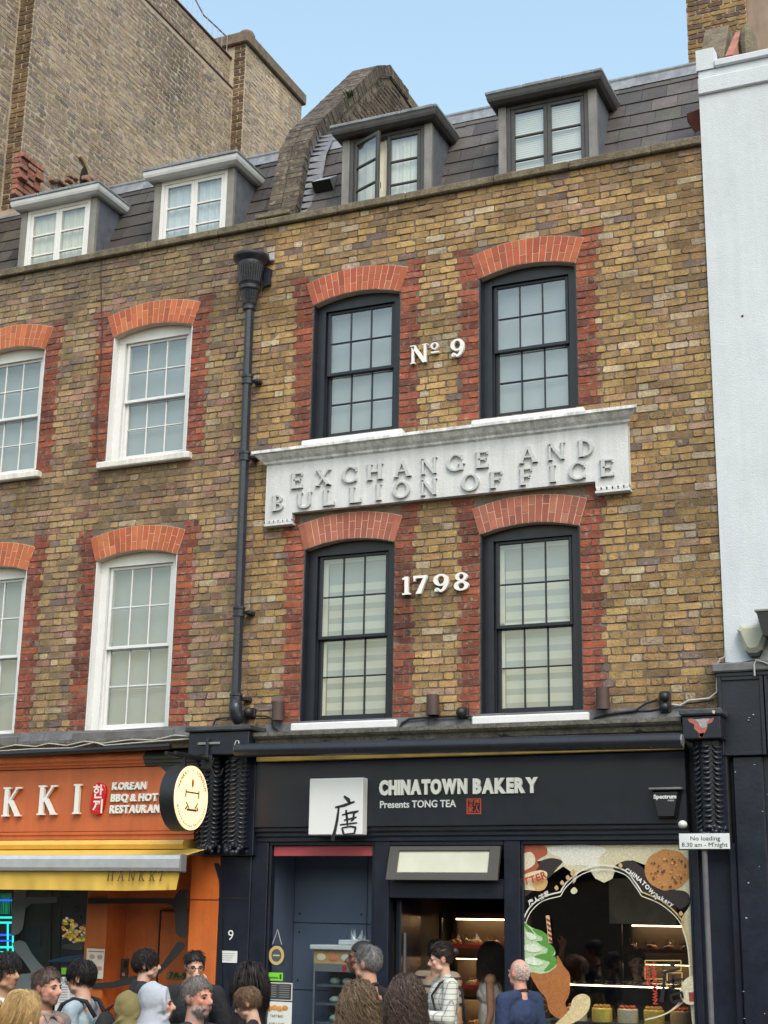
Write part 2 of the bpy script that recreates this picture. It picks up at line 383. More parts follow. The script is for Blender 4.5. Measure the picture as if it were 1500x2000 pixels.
def facade(house, X0, X1, Z0, Z1, wins, pal, redcols, covers, ph=0, dark=None):
    """wins: (x0,x1,zb,zs,rise)"""
    back = MB()
    cuts = sorted({X0, X1, *[w_[0] for w_ in wins], *[w_[1] for w_ in wins]})
    for a, b in zip(cuts, cuts[1:]):
        if b <= X0 or a >= X1: continue
        zs = [(w_[2], w_[3] + w_[4]) for w_ in wins if w_[0] <= a + 1e-6 and w_[1] >= b - 1e-6]
        z = Z0
        for zb, zt in sorted(zs):
            if zb > z: back.box(a, b, .004, .24, z, zb)
            z = zt
        back.box(a, b, .004, .24, z, Z1)
    back.build('wall', MORTAR, house)
    pieces = []; n = int((Z1 - Z0) / COURSE)
    for i in range(n):
        z0 = Z0 + i * COURSE; z1 = z0 + COURSE - .0065; zm = (z0 + z1) / 2
        zj = random.uniform(-.002, .002)
        blk = []
        for (a, b, zb, zs, rise) in wins:
            if zb - .01 < zm < zs + rise - .01: 
                if zm < zs + .30:
                    blk.append((a, b, True))
            if zm > zs and zm < zs + rise + .275:
                # arch: blocked where the arch plate covers everything
                f = min(1, (zm - zs) / .3); blk.append((a - .06 * f, b + .06 * f, 'arch' if not any(q[0] == a and q[2] is True for q in blk) else 'archj'))
        segs = []; x = X0
        ends = sorted({(a, b) for a, b, _ in blk})
        merged = []
        for a, b in ends:
            if merged and a <= merged[-1][1]: merged[-1] = (min(a, merged[-1][0]), max(b, merged[-1][1]))
            else: merged.append((a, b))
        for a, b in merged:
            if a > x: segs.append((x, a))
            x = max(x, b)
        if x < X1: segs.append((x, X1))
        mset = merged
        for (a, b) in segs:
            la = any(abs(a - q[1]) < 1e-6 for q in mset); rb = any(abs(b - q[0]) < 1e-6 for q in mset)
            items = []
            aa, bb = a, b
            # red quoins where this course meets an opening or the arch shoulder
            if la:
                wd = [.222] if i % 2 else [.108, .062]
                x = a + .003
                for k in wd: items.append((x, min(x + k, b), 'r')); x += k + .008
                aa = x
            if rb:
                wd = [.222] if i % 2 else [.108, .062]
                x = b - .003
                for k in wd: items.append((max(x - k, a), x, 'r')); x -= k + .008
                bb = x
            if bb - aa > .03:
                for p, q in flemish(aa, bb, i, ph=ph): items.append((p, q - (.0 if q < bb - .002 else 0), 'b'))
            for p, q, kd in items:
                if q - p < .03: continue
                xm = (p + q) / 2
                if kd == 'r': col = jit(random.choice(redcols), .18)
                else: col = jit(pick(pal), .14)
                k = soot(xm, zm, .9 if kd == 'b' else .6)
                if dark: k *= dark(xm, zm)
                col = shade(col, k)
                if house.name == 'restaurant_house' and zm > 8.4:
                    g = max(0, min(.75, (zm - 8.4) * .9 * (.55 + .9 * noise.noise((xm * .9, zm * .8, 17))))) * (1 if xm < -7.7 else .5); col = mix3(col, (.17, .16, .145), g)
                pieces.append((p, q, z0 + zj, z1 + zj + random.uniform(-.002, .002), random.uniform(.0, .006), col))
    def score(p):
        x = (p[0] + p[1]) / 2; z = (p[2] + p[3]) / 2
        for (a, b, c, d) in covers:
            if a < x < b and c < z < d: return 0
        dd = Vector((x, 0, z)) - CAMP
        if FWD.dot(dd) <= 0: return 0
        u = 750 + F_PX * RGT.dot(dd) / FWD.dot(dd)
        if u < 5 or u > 1495: return 0
        return (p[1] - p[0]) * (p[3] - p[2]) / dd.length ** 2 * abs(dd.y) / dd.length
    lay(house, lambda u, v, w_: (u, -w_, v), pieces, score)

# ------------------------------------------------------------------ sash windows
def sash_window(house, X0, X1, zb, zs, rise, M, blind='venetian', open_lower=0., dep=.095, fw=.105, barm=None):
    arc = segment_arc(X0 + .004, X1 - .004, zs, rise - .003, 0, 14)
    zt = zs - .055                                     # top of the glazed part
    f = MB()
    f.box(X0 + .002, X0 + .014, .006, dep, zb, zs); f.box(X1 - .014, X1 - .002, .006, dep, zb, zs)
    for (a, b) in zip(arc, arc[1:]):
        f.prism([(a[0], zt), (b[0], zt), b, a], dep, dep + .05)
    f.box(X0 + .014, X0 + fw, dep + .001, dep + .05, zb, zt); f.box(X1 - fw, X1 - .014, dep + .001, dep + .05, zb, zt)
    gx0, gx1 = X0 + fw, X1 - fw
    f.box(gx0, gx0 + .012, dep + .05, dep + .16, zb, zt); f.box(gx1 - .012, gx1, dep + .05, dep + .16, zb, zt)   # pulley stiles
    f.box(X0 - .0, X1 + .0, dep + .05, dep + .17, zt, zt + .02)
    f.box(gx0 - .01, gx1 + .01, dep + .02, dep + .17, zb - .005, zb + .028)                                         # inner sill
    win = f.build('window', M, house, smooth=25)
    zmid = (zb + .03 + zt) / 2
    for k, (za, zc, y) in enumerate(((zmid - .02, zt - .002, dep + .03), (zb + .03, zmid + .02, dep + .075))):
        s = MB(); sw = .034; top = .03 if k == 0 else .034; bot = .034 if k == 0 else .065
        s.bbox(gx0 + .012, gx0 + .012 + sw, y, y + .036, za, zc, .004); s.bbox(gx1 - .012 - sw, gx1 - .012, y, y + .036, za, zc, .004)
        s.bbox(gx0 + .012 + sw, gx1 - .012 - sw, y + .001, y + .035, zc - top, zc, .004); s.bbox(gx0 + .012 + sw, gx1 - .012 - sw, y + .001, y + .035, za, za + bot, .004)
        ix0, ix1, iz0, iz1 = gx0 + .012 + sw, gx1 - .012 - sw, za + bot, zc - top; bw = .014
        for q in (1, 2):
            xb = ix0 + (ix1 - ix0) * q / 3; s.bbox(xb - bw / 2, xb + bw / 2, y + .004, y + .032, iz0, iz1, .003)
        zc2 = (iz0 + iz1) / 2
        for q in range(3):
            xa = ix0 + (ix1 - ix0) * q / 3 + bw / 2; xb = ix0 + (ix1 - ix0) * (q + 1) / 3 - bw / 2
            s.bbox(xa, xb, y + .005, y + .031, zc2 - bw / 2, zc2 + bw / 2, .003)
        s.build('sash', barm or M, win, smooth=25)
        for r in (0, 1):
            for q in range(3):
                xa = ix0 + (ix1 - ix0) * q / 3; xb = ix0 + (ix1 - ix0) * (q + 1) / 3
                z0, z1 = (iz0, zc2) if r == 0 else (zc2, iz1)
                t1, t2 = random.uniform(-.0016, .0016), random.uniform(-.0016, .0016)
                MB().add([(xa, y + .018 + t1, z0), (xb, y + .018 - t1 + t2, z0), (xb, y + .018 - t1, z1), (xa, y + .018 + t1 + t2, z1)], [(0, 1, 2, 3)]).build('pane', GLASS, win)
    b = MB(); yb = dep + .145
    if blind == 'venetian':
        n = int((zt - zb) / .024)
        for i in range(n):
            z = zb + .03 + i * .024
            b.add([(gx0 + .02, yb - .004, z - .014), (gx1 - .02, yb - .004, z - .014), (gx1 - .02, yb + .004, z + .013), (gx0 + .02, yb + .004, z + .013)], [(0, 1, 2, 3)])
        b.box(gx0 + .02, gx1 - .02, yb - .02, yb + .02, zt - .05, zt - .01)
        b.build('blind', BLIND, win)
    else:
        # day-and-night roller blind in a cream casement: pale bands alternate with sheer ones
        fr = MB()
        for (a, c) in ((gx0 + .01, gx0 + .07), (gx1 - .05, gx1 - .01)): fr.box(a, c, yb - .03, yb - .01, zb + .02, zt)
        fr.box(gx0, gx1, yb - .03, yb - .01, zmid - .05 + blind_off(blind), zmid - .01 + blind_off(blind)); fr.box(gx0, gx1, yb - .03, yb - .01, zt - .06, zt)
        fr.build('inner_casement', mat('cream_joinery', (.66, .68, .60), rough=.5), win)
        z = zb + .02; k = 0; b2 = MB()
        while z < zt - .25:
            hgt = .075 if k % 2 == 0 else .06
            (b if k % 2 == 0 else b2).add([(gx0 + .07, yb + .012, z), (gx1 - .04, yb + .012, z), (gx1 - .04, yb + .012, z + hgt), (gx0 + .07, yb + .012, z + hgt)], [(0, 1, 2, 3)])
            z += hgt; k += 1
        b2.add([(gx0 + .07, yb + .012, z), (gx1 - .04, yb + .012, z), (gx1 - .04, yb + .012, zt), (gx0 + .07, yb + .012, zt)], [(0, 1, 2, 3)])
        b.build('blind', mat('cream_blind', (.58, .595, .545), rough=.8, var=.04), win)
        b2.build('sheer_blind', mat('sheer_blind', (.30, .34, .37), rough=.8, var=.06), win)
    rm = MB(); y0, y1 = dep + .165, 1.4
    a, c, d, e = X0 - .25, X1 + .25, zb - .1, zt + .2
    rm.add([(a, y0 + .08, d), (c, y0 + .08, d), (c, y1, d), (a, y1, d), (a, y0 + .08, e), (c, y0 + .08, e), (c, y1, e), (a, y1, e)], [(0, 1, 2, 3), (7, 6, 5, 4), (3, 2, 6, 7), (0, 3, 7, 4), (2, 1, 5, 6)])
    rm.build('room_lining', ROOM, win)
    return win
def blind_off(b): return .06 if b == 'bands2' else 0.
def sill(win, x0, x1, z0, z1, M, y=-.075):
    s = MB(); n = 6
    s.bbox(x0, x1, y, .10, z0, z1, .012); s.build('sill', M, win)

# ------------------------------------------------------------------ the two brick houses
XB = -7.27                                     # party line between the houses
ZC = 9.39                                      # underside of the parapet coping
BAK = empty('bakery_house', (-4.85, 0, 0), 'brown brick house with dark sash windows above the black bakery shopfront', 'house')
RES = empty('restaurant_house', (-9.3, 0, 0), 'brown brick house with white sash windows above the orange restaurant front', 'house')
WA = (-6.641, -5.628, 6.855, 8.365, .085); WB = (-4.752, -3.729, 6.845, 8.358, .085)
WC = (-6.658, -5.651, 3.88, 5.66, .075); WD = (-4.746, -3.742, 3.876, 5.65, .075)
WE = (-9.190, -8.145, 6.89, 8.375, .09); WF = (-9.216, -8.181, 3.88, 5.745, .085)
WG = (-11.17, -10.13, 6.89, 8.375, .09); WH = (-11.17, -10.135, 3.865, 5.72, .085)
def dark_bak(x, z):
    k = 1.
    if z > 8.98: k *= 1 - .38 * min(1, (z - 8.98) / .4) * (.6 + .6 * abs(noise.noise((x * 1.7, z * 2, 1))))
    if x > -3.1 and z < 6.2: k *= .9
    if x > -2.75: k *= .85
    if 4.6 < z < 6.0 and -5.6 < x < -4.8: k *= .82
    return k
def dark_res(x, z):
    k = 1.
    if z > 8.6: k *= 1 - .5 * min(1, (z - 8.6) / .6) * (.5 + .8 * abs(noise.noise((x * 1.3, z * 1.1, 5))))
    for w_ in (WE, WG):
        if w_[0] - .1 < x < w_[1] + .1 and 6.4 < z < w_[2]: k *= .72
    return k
covB = [(-7.25, -3.1, 5.9, 6.75), (-7.27, -7.2, 3, 9.4), (-5.56, -4.83, 5.05, 5.3), (-5.5, -4.88, 7.48, 7.75), (-7.27, -2.4, 3.3, 3.98)]
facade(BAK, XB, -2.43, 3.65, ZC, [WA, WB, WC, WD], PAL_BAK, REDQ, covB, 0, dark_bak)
covR = [(-7.55, -7.2, 3, 9.4), (-12, -7.2, 3, 3.95)]
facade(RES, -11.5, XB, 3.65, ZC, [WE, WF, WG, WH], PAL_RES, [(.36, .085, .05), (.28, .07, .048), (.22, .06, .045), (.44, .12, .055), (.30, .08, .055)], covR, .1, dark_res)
ARCH1 = [(.42, .11, .058), (.38, .095, .052), (.46, .13, .066)]
ARCH2 = [(.36, .12, .085), (.32, .105, .075), (.40, .145, .10)]
ARCH3 = [(.47, .13, .055), (.42, .11, .05), (.52, .16, .07)]
for w_ in (WA, WB): arch(BAK, *w_, ARCH1)
for w_ in (WC, WD): arch(BAK, *w_, ARCH2)
for w_ in (WE, WG, WF, WH): arch(RES, *w_, ARCH3)
for w_, bl in ((WA, 'venetian'), (WB, 'venetian'), (WC, 'bands'), (WD, 'bands2')):
    wn = sash_window(BAK, *w_, BLACKP, bl)
    zt = w_[2] + (.0 if w_ in (WC, WD) else -.028)
    sill(wn, w_[0] - .062, w_[1] + .072, zt - .085, zt - .004, WHITEP)
for w_ in (WE, WG):
    wn = sash_window(RES, *w_, WHITEP, 'venetian'); sill(wn, w_[0] - .07, w_[1] + .085, w_[2] - .10, w_[2] - .02, WHITEW)
for w_ in (WF, WH):
    wn = sash_window(RES, *w_, WHITEP, 'venetian'); sill(wn, w_[0] - .1, w_[1] + .1, w_[2] - .12, w_[2] - .004, mat('grey_sill', (.13, .125, .13), rough=.8, var=.25))
# coping stones
for (h, a, b) in ((BAK, XB + .02, -2.425), (RES, -11.5, XB + .02)):
    x = a
    while x < b - .01:
        x2 = min(b, x + random.uniform(.75, 1.0))
        if b - x2 < .3: x2 = b
        MB().bbox(x + .002, x2 - .002, -.055 + random.uniform(-.004, .004), .33, ZC, ZC + .09 + random.uniform(-.004, .004), .012).build('coping_stone', COPING, h)
        x = x2
# ------------------------------------------------------------------ mansard roofs
YB, ZB, YT, ZT = .36, 9.40, 1.0, 10.92
SL = math.hypot(YT - YB, ZT - ZB); SA = (YT - YB) / SL, (ZT - ZB) / SL
def onroof(x, s, w_): return (x, YB + s * SA[0] - w_ * SA[1], ZB + s * SA[1] + w_ * SA[0])
DORM_B = [(-6.46, -5.39), (-4.615, -3.545)]; DORM_R = [(-10.845, -9.745), (-8.92, -7.85)]
SLC = [(.09, .079, .08), (.105, .09, .09), (.074, .066, .067), (.118, .105, .098), (.094, .088, .082), (.082, .072, .077)]
def mansard(house, X0, X1, dorm, dk):
    b = MB(); b.add([onroof(X0, 0, -.02), onroof(X1, 0, -.02), onroof(X1, SL, -.02), onroof(X0, SL, -.02)], [(0, 1, 2, 3)])
    b.add([(X0, YT, ZT), (X1, YT, ZT), (X1, 6, ZT + .15), (X0, 6, ZT + .15)], [(0, 1, 2, 3)])
    b.add([(X0, .1, ZC - .1), (X1, .1, ZC - .1), (X1, .5, ZC - .1), (X0, .5, ZC - .1)], [(0, 1, 2, 3)])
    rf = b.build('roof', mat('roof_felt', (.05, .05, .055), rough=.9), house)
    ex = .205; rows = 8
    for r in range(rows):
        x = X0 - (r % 2) * .14 - random.uniform(0, .04)
        while x < X1:
            wd = random.uniform(.25, .31); a, c = max(x + .002, X0 + .004), min(x + wd - .002, X1 - .004); x += wd
            if c - a < .03: continue
            if any(a > d0 + .02 and c < d1 - .02 for d0, d1 in dorm): continue
            s0 = r * ex + random.uniform(-.006, .006) - .03; s1 = min(s0 + ex + .09, SL - .02)
            t = .007; j = random.uniform(-.004, .004); lift = .016 + random.uniform(0, .004)
            vs = [onroof(a, s0 + j, lift), onroof(c, s0 - j, lift + random.uniform(-.003, .003)), onroof(c, s1, .001), onroof(a, s1, .001),
                  onroof(a, s0 + j, lift - t), onroof(c, s0 - j, lift - t), onroof(c, s1, -.006), onroof(a, s1, -.006)]
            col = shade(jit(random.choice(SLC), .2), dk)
            if random.random() < .12 and r > 3: col = (col[0] * 1.08, col[1] * 1.13, col[2] * .98)
            MB().add(vs, [(0, 1, 2, 3), (4, 7, 6, 5), (0, 4, 5, 1), (1, 5, 6, 2), (3, 7, 4, 0)], col).build('slate', SLATE, rf)
    # lead roll and apron along the top
    l = MB()
    x = X0
    while x < X1 - .01:
        x2 = min(X1, x + random.uniform(1.1, 1.5)); k = random.uniform(-.004, .004)
        l.add([onroof(x, SL - .17 + k, .022), onroof(x2 + .01, SL - .17 - k, .022), onroof(x2 + .01, SL, .026), onroof(x, SL, .026)], [(0, 1, 2, 3)])
        x = x2
    l.tube([(X0, YT - .01, ZT + .0), (X1, YT - .01, ZT + .0)], .035, 8)
    l.build('lead_apron', LEAD, rf)
    return rf
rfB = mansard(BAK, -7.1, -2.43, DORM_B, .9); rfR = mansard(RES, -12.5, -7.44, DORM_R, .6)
# small lead-clad roof vent and its slate patch
v = MB(); vx0, vx1 = -6.985, -6.745
v.add([onroof(vx0, .76, .15), onroof(vx1, .76, .15), onroof(vx1, .97, .02), onroof(vx0, .97, .02), onroof(vx0, .71, .02), onroof(vx1, .71, .02)], [(0, 1, 2, 3), (0, 3, 4), (1, 5, 2)])
v.build('roof_vent', mat('vent_metal', (.33, .36, .38), rough=.45, var=.2), rfB)
MB().add([onroof(vx0 + .006, .758, .147), onroof(vx1 - .006, .758, .147), onroof(vx1 - .006, .712, .022), onroof(vx0 + .006, .712, .022)], [(0, 1, 2, 3)]).build('vent_mouth', mat('hole_black', (.01, .01, .01), rough=1), rfB)  # black sheet painted in for the shade inside the vent opening

DGREY = mat('dormer_grey', (.10, .095, .09), rough=.55, var=.25, scale=7, streak=.2)
LEADCHEEK = mat('lead_cheek', (.115, .13, .16), rough=.55, var=.25, scale=9, var2=.15, bump=.3, bscale=30)
CASEGREY = mat('casing_grey', (.22, .215, .20), rough=.65, var=.2, streak=.15)
def dormer(house, x0, x1, zt, white, opened=False, curtain=(.66, .66, .56), blindlines=False):
    yf = .27
    M = WHITEP if white else DARKP
    fr = MB(); fx0, fx1 = x0 + .085, x1 - .085; zb = ZC + .03
    fr.bbox(fx0, fx0 + .045, yf - .02, yf + .05, zb, zt, .004); fr.bbox(fx1 - .045, fx1, yf - .02, yf + .05, zb, zt, .004)
    fr.bbox(fx0 + .045, fx1 - .045, yf - .019, yf + .05, zt - .05, zt, .004); fr.box(fx0 + .045, fx1 - .045, yf - .018, yf + .05, zb, zb + .03)
    d = fr.build('dormer', M, house)
    for x, s in ((x0, -1), (x1, 1)):   # triangular cheeks running back into the roof slope
        pts = [(yf, ZC - .05), (yf, zt), (YB + (zt - ZB) / (ZT - ZB) * (YT - YB) + .05, zt), (YB - .02, ZC - .05)]
        MB().xprism(pts, x - .012 if s > 0 else x, x if s > 0 else x + .012).build('cheek', LEADCHEEK, d)
    for a, b in ((x0 - .004, x0 + .085), (x1 - .085, x1 + .004)):
        MB().bbox(a, b, yf - .03, yf + .03, ZC + .0, zt, .004).build('casing', CASEGREY if white else mat('casing_lead', (.21, .205, .20), rough=.55, var=.25, streak=.2), d)
    # two casement leaves, each one pane wide and three high
    cx = (fx0 + fx1) / 2
    for k, (a, b) in enumerate(((fx0 + .047, cx - .001), (cx + .001, fx1 - .047))):
        lf = MB(); z0, z1 = zb + .032, zt - .052; y = yf - .012; sw = .042
        ang = R_(24) if (opened and k == 0) else 0
        def tr(p):
            x, yy, z = p; return (a + (x - a) * math.cos(ang) + (yy - y) * math.sin(ang) * 1, y - (x - a) * math.sin(ang) + (yy - y) * math.cos(ang), z)
        lf.bbox(a, a + sw, y, y + .04, z0, z1, .004); lf.bbox(b - sw, b, y, y + .04, z0, z1, .004)
        lf.bbox(a + sw, b - sw, y + .001, y + .039, z1 - sw, z1, .004); lf.bbox(a + sw, b - sw, y + .001, y + .039, z0, z0 + sw, .004)
        for q in (1, 2):
            zz = z0 + sw + (z1 - z0 - 2 * sw) * q / 3; lf.bbox(a + sw, b - sw, y + .004, y + .034, zz - .011, zz + .011, .003)
        lf.v = [tr(p) for p in lf.v]
        lf.build('casement', M, d)
        for q in range(3):
            za = z0 + sw + (z1 - z0 - 2 * sw) * q / 3; zc = z0 + sw + (z1 - z0 - 2 * sw) * (q + 1) / 3; t = random.uniform(-.002, .002)
            p = MB(); p.add([(a + sw, y + .02 + t, za), (b - sw, y + .02 - t, za), (b - sw, y + .02, zc), (a + sw, y + .02 + t, zc)], [(0, 1, 2, 3)])
            p.v = [tr(q_) for q_ in p.v]; p.build('pane', GLASS, d)
    if opened:
        h = MB(); h.tube([tr_(fx0, cx, yf, z) for z in (zb + .33, zb + .40)], .006, 6); h.build('stay_handle', DARKP, d)
    # curtain / blind and a shallow room
    c = MB()
    if blindlines:
        n = 36
        for i in range(n):
            z = zb + .03 + (zt - zb - .08) * i / n; hh = (zt - zb - .08) / n
            c.add([(fx0 + .03, yf + .040, z - hh * .1), (fx1 - .03, yf + .040, z - hh * .1), (fx1 - .03, yf + .048, z + hh * 1.02), (fx0 + .03, yf + .048, z + hh * 1.02)], [(0, 1, 2, 3)])
    else:
        n = 40
        pr = [(fx0 + (fx1 - fx0) * i / n, yf + .054 + .006 * math.sin(i * 1.3) + .004 * math.sin(i * 3.1)) for i in range(n + 1)]
        for (p, q) in zip(pr, pr[1:]): c.add([(p[0], p[1], zb), (q[0], q[1], zb), (q[0], q[1], zt), (p[0], p[1], zt)], [(0, 1, 2, 3)])
    c.build('curtain', mat('curtain_%d%d' % (int(curtain[0] * 100), blindlines), curtain, rough=.85, var=.06, scale=3), d)
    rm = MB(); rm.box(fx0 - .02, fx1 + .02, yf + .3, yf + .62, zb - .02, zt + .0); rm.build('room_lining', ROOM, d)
    # flat roof with a moulded cornice
    r = MB(); o1 = .10; a, b = x0 - o1, x1 + o1; yr = .97
    prof = [(0.0, 0.0), (.035, .03), (.045, .06), (.05, .10)]     # outwards, up
    for (p, q) in zip(prof, prof[1:]):
        ax0, ax1 = a + .05 - p[0], a + .05 - q[0]; bx0, bx1 = b - .05 + p[0], b - .05 + q[0]; y0, y1 = .17 - p[0], .17 - q[0]
        r.add([(ax0, y0, zt + p[1]), (bx0, y0, zt + p[1]), (bx1, y1, zt + q[1]), (ax1, y1, zt + q[1])], [(0, 1, 2, 3)])
        r.add([(bx0, y0, zt + p[1]), (bx0, yr, zt + p[1]), (bx1, yr, zt + q[1]), (bx1, y1, zt + q[1])], [(0, 1, 2, 3)])
        r.add([(ax0, y0, zt + p[1]), (ax0, yr, zt + p[1]), (ax1, yr, zt + q[1]), (ax1, y1, zt + q[1])], [(3, 2, 1, 0)])
    r.add([(a + .05, .17, zt), (b - .05, .17, zt), (b - .05, yr, zt), (a + .05, yr, zt)], [(3, 2, 1, 0)])
    r.build('cornice', mat('cornice_white', (.60, .63, .66), rough=.55, var=.1) if white else DARKP, d)
    t = MB(); x = a - .01
    while x < b + .005:
        x2 = min(b + .01, x + random.uniform(.35, .5))
        t.bbox(x, x2 - .002, .108 + random.uniform(-.003, .003), .99, zt + .10, zt + .145 + random.uniform(-.004, .004), .01); x = x2
    t.build('lead_roof', LEAD, d)
    return d
def tr_(a, b, y, z): return (b - .04 - .02, y - .03, z)
dormer(BAK, *DORM_B[0], 10.43, False, True, (.86, .83, .68))
dormer(BAK, *DORM_B[1], 10.43, False, False, (.86, .85, .74), True)
dormer(RES, *DORM_R[0], 10.38, True, False, (.80, .76, .58))
dormer(RES, *DORM_R[1], 10.39, True, False, (.70, .74, .72))

# ------------------------------------------------------------------ party parapet between the houses
PX0, PX1 = -7.44, -7.10
prof = [(.30, 9.46), (.36, 9.62), (.63, 10.68), (.86, 11.06), (2.55, 12.84), (2.95, 13.08), (6.0, 12.95)]
w_ = MB(); w_.xprism([(.30, 9.3)] + [(y + .06, z - .06) for y, z in prof] + [(6.0, 9.3)], PX0 + .04, PX1 - .02)
PP = w_.build('party_parapet', MORTAR, BAK)
pcs = []
def below(y):
    for (a, b) in zip(prof, prof[1:]):
        if a[0] <= y <= b[0]: return a[1] + (b[1] - a[1]) * (y - a[0]) / (b[0] - a[0]) - .13
    return 0
for i in range(int((13.1 - 10.85) / COURSE)):
    z0 = 10.85 + i * COURSE
    for p, q in flemish(.5, 5.0, i):
        if below(p) > z0 + COURSE and below(q) > z0: pcs.append((p, q, z0, z0 + COURSE - .012, random.uniform(0, .006), jit(random.choice([(.13, .10, .075), (.17, .135, .10), (.10, .08, .065)]), .2)))
lay(BAK, lambda u, v, ww: (PX1 - .015 + ww, u, v), pcs, lambda p: -p[0] if p[0] < 3.4 else -99)
# brick-on-edge coping that follows the profile
path = [Vector((0, y, z)) for y, z in prof]
acc = 0; k = 0
seg = 0; pos = Vector(path[0])
L = [0]
for a, b in zip(path, path[1:]): L.append(L[-1] + (b - a).length)
def along(s):
    for i in range(len(path) - 1):
        if s <= L[i + 1]:
            t = (s - L[i]) / (L[i + 1] - L[i]); return path[i].lerp(path[i + 1], t), (path[i + 1] - path[i]).normalized()
    return path[-1], (path[-1] - path[-2]).normalized()
s = 0
COPB = [(.12, .10, .078), (.105, .088, .07), (.135, .112, .085), (.09, .076, .063)]
while s < L[5] + .6:
    p, d = along(s + .035); nrm = Vector((0, -d.z, d.y))
    for (xa, xb) in ((PX0 - .01, -7.285), (-7.275, PX1 + .012)):
        pr = random.uniform(.044, .05); hw = .0335
        A = [p + nrm * (-.10) - d * hw, p + nrm * pr - d * hw, p + nrm * pr + d * hw, p + nrm * (-.10) + d * hw]
        j = random.uniform(-.005, .005)
        vs = [(xa, q.y, q.z) for q in A] + [(xb + j, q.y, q.z) for q in A]
        MB().add(vs, [(0, 1, 2, 3), (7, 6, 5, 4), (1, 5, 6, 2), (0, 4, 5, 1), (3, 2, 6, 7), (0, 3, 7, 4)], jit(random.choice(COPB), .2)).build('coping_brick', BRICK, BAK)
    s += .072
# mortar bed of that coping and tile creasing at its foot
cb = MB()
for (a, b) in zip(prof, prof[1:]):
    d = Vector((0, b[0] - a[0], b[1] - a[1])).normalized(); n_ = Vector((0, -d.z, d.y)) * .034
    cb.add([(PX0, a[0] + n_.y, a[1] + n_.z), (PX1, a[0] + n_.y, a[1] + n_.z), (PX1, b[0] + n_.y, b[1] + n_.z), (PX0, b[0] + n_.y, b[1] + n_.z)], [(0, 1, 2, 3)])
    cb.add([(PX1 + .0, a[0] + n_.y, a[1] + n_.z), (PX1, a[0] - n_.y * 3.5, a[1] - n_.z * 3.5), (PX1, b[0] - n_.y * 3.5, b[1] - n_.z * 3.5), (PX1, b[0] + n_.y, b[1] + n_.z)], [(0, 1, 2, 3)])
cb.build('coping_bed', COPING, BAK)
MB().bbox(PX0 - .05, PX1 + .05, .13, .36, 9.60, 9.66, .012).bbox(PX0 - .03, PX1 + .03, .15, .36, 9.565, 9.598, .01).build('creasing', COPING, BAK)
MB().bbox(PX0 + .02, PX1 - .02, .17, .38, 9.46, 9.565, .01).build('pier', mat('grey_brick_pier', (.16, .14, .11), rough=.95, var=.4, scale=12, bump=.6), BAK)
# stepped lead flashing against the parapet
fl = MB(); s = .15
while s < L[4] - .2:
    p, d = along(s); q, _ = along(s + .11)
    if s < L[3]:
        fl.add([(PX1 + .016, p.y + .05, p.z - .06), (PX1 + .16, p.y + .17, p.z - .02), (PX1 + .16, q.y + .17, q.z - .02), (PX1 + .018, q.y + .05, q.z - .10), (PX1 + .02, p.y + .03, q.z - .06)], [(0, 1, 2, 3), (0, 3, 4)])
    s += .10
fl.build('lead_flashing', LEADCHEEK, BAK)
# tuft of weeds on the coping
wt = MB()
for i in range(60):
    p, d = along(2.9 + random.uniform(-.1, .1)); b0 = Vector((PX1 + .0 + random.uniform(-.03, .05), p.y, p.z - .0)); a = random.uniform(0, 6.28); e = b0 + Vector((math.cos(a) * .07, math.sin(a) * .05 - .03, random.uniform(.0, .09)))
    sd_ = Vector((math.sin(a), -math.cos(a), 0)) * .012; mid = b0.lerp(e, .5)
    wt.add([b0, mid + sd_, e, mid - sd_], [(0, 1, 2, 3)])
wt.build('weed', mat('weed_leaf', (.06, .10, .03), rough=.7, var=.3, scale=30), None, label='small green weed growing on the sloping brick coping', cat='weed')

# ------------------------------------------------------------------ tall building behind
TAL = empty('tall_house', (-12, 4, 0), 'tall brick building with a blank side wall rising behind the white dormers', 'house')
tb = MB(); tb.box(-16, -11.508, .93, 8.4, 0, 15.66); tb.box(-16, -11.575, .93, 6.3, 15.6, 16.25); tb.box(-16, -11.76, -.2, .95, 0, 20); tb.box(-12.2, -11.285, 6.262, 8.39, 0, 16.5)
tb.build('wall', mat('tall_mortar', (.44, .375, .30), rough=.97, var=.2, scale=2, bump=.5), TAL)
def tallscore(X):
    def f(p):
        y = (p[0] + p[1]) / 2; z = (p[2] + p[3]) / 2; d = Vector((X, y, z)) - CAMP
        u = 750 + F_PX * RGT.dot(d) / FWD.dot(d); vv = 1000 - F_PX * UPV.dot(d) / FWD.dot(d)
        if u < 4 or vv < 4: return -1
        if vv > 520 - u * .42: return -1
        return (p[1] - p[0]) * (p[3] - p[2]) / d.length ** 2 * abs(d.x) / d.length
    return f
def tallcol(y, z):
    k = .90 + .5 * noise.noise((y * .35, z * .4, 2.)); c = jit(pick(PAL_TALL), .14)
    g = max(0, noise.noise((y * .8, z * .25, 9.))) * .5
    c = tuple(x * (1 - g) + gx * g for x, gx in zip(c, (.16, .15, .14)))
    return shade(c, k)
pm_, po_ = [], []
def course_fill(lst, a, b, z0, z1, pr=0):
    for i in range(int((z1 - z0) / COURSE)):
        z = z0 + i * COURSE
        for p, q in flemish(a, b, i): lst.append((p, q, z, z + COURSE - .011, pr + random.uniform(-.001, .002), tallcol(p, z)))
course_fill(pm_, .93, 6.24, 10.6, 15.64)
lay(TAL, lambda u, v, ww: (-11.505 + ww, u, v), pm_, tallscore(-11.5), M=TBRICK)
course_fill(po_, 2.5, 6.24, 15.70, 16.24)
lay(TAL, lambda u, v, ww: (-11.572 + ww, u, v), po_, tallscore(-11.57), 'parapet_brick', limit=120, M=TBRICK)
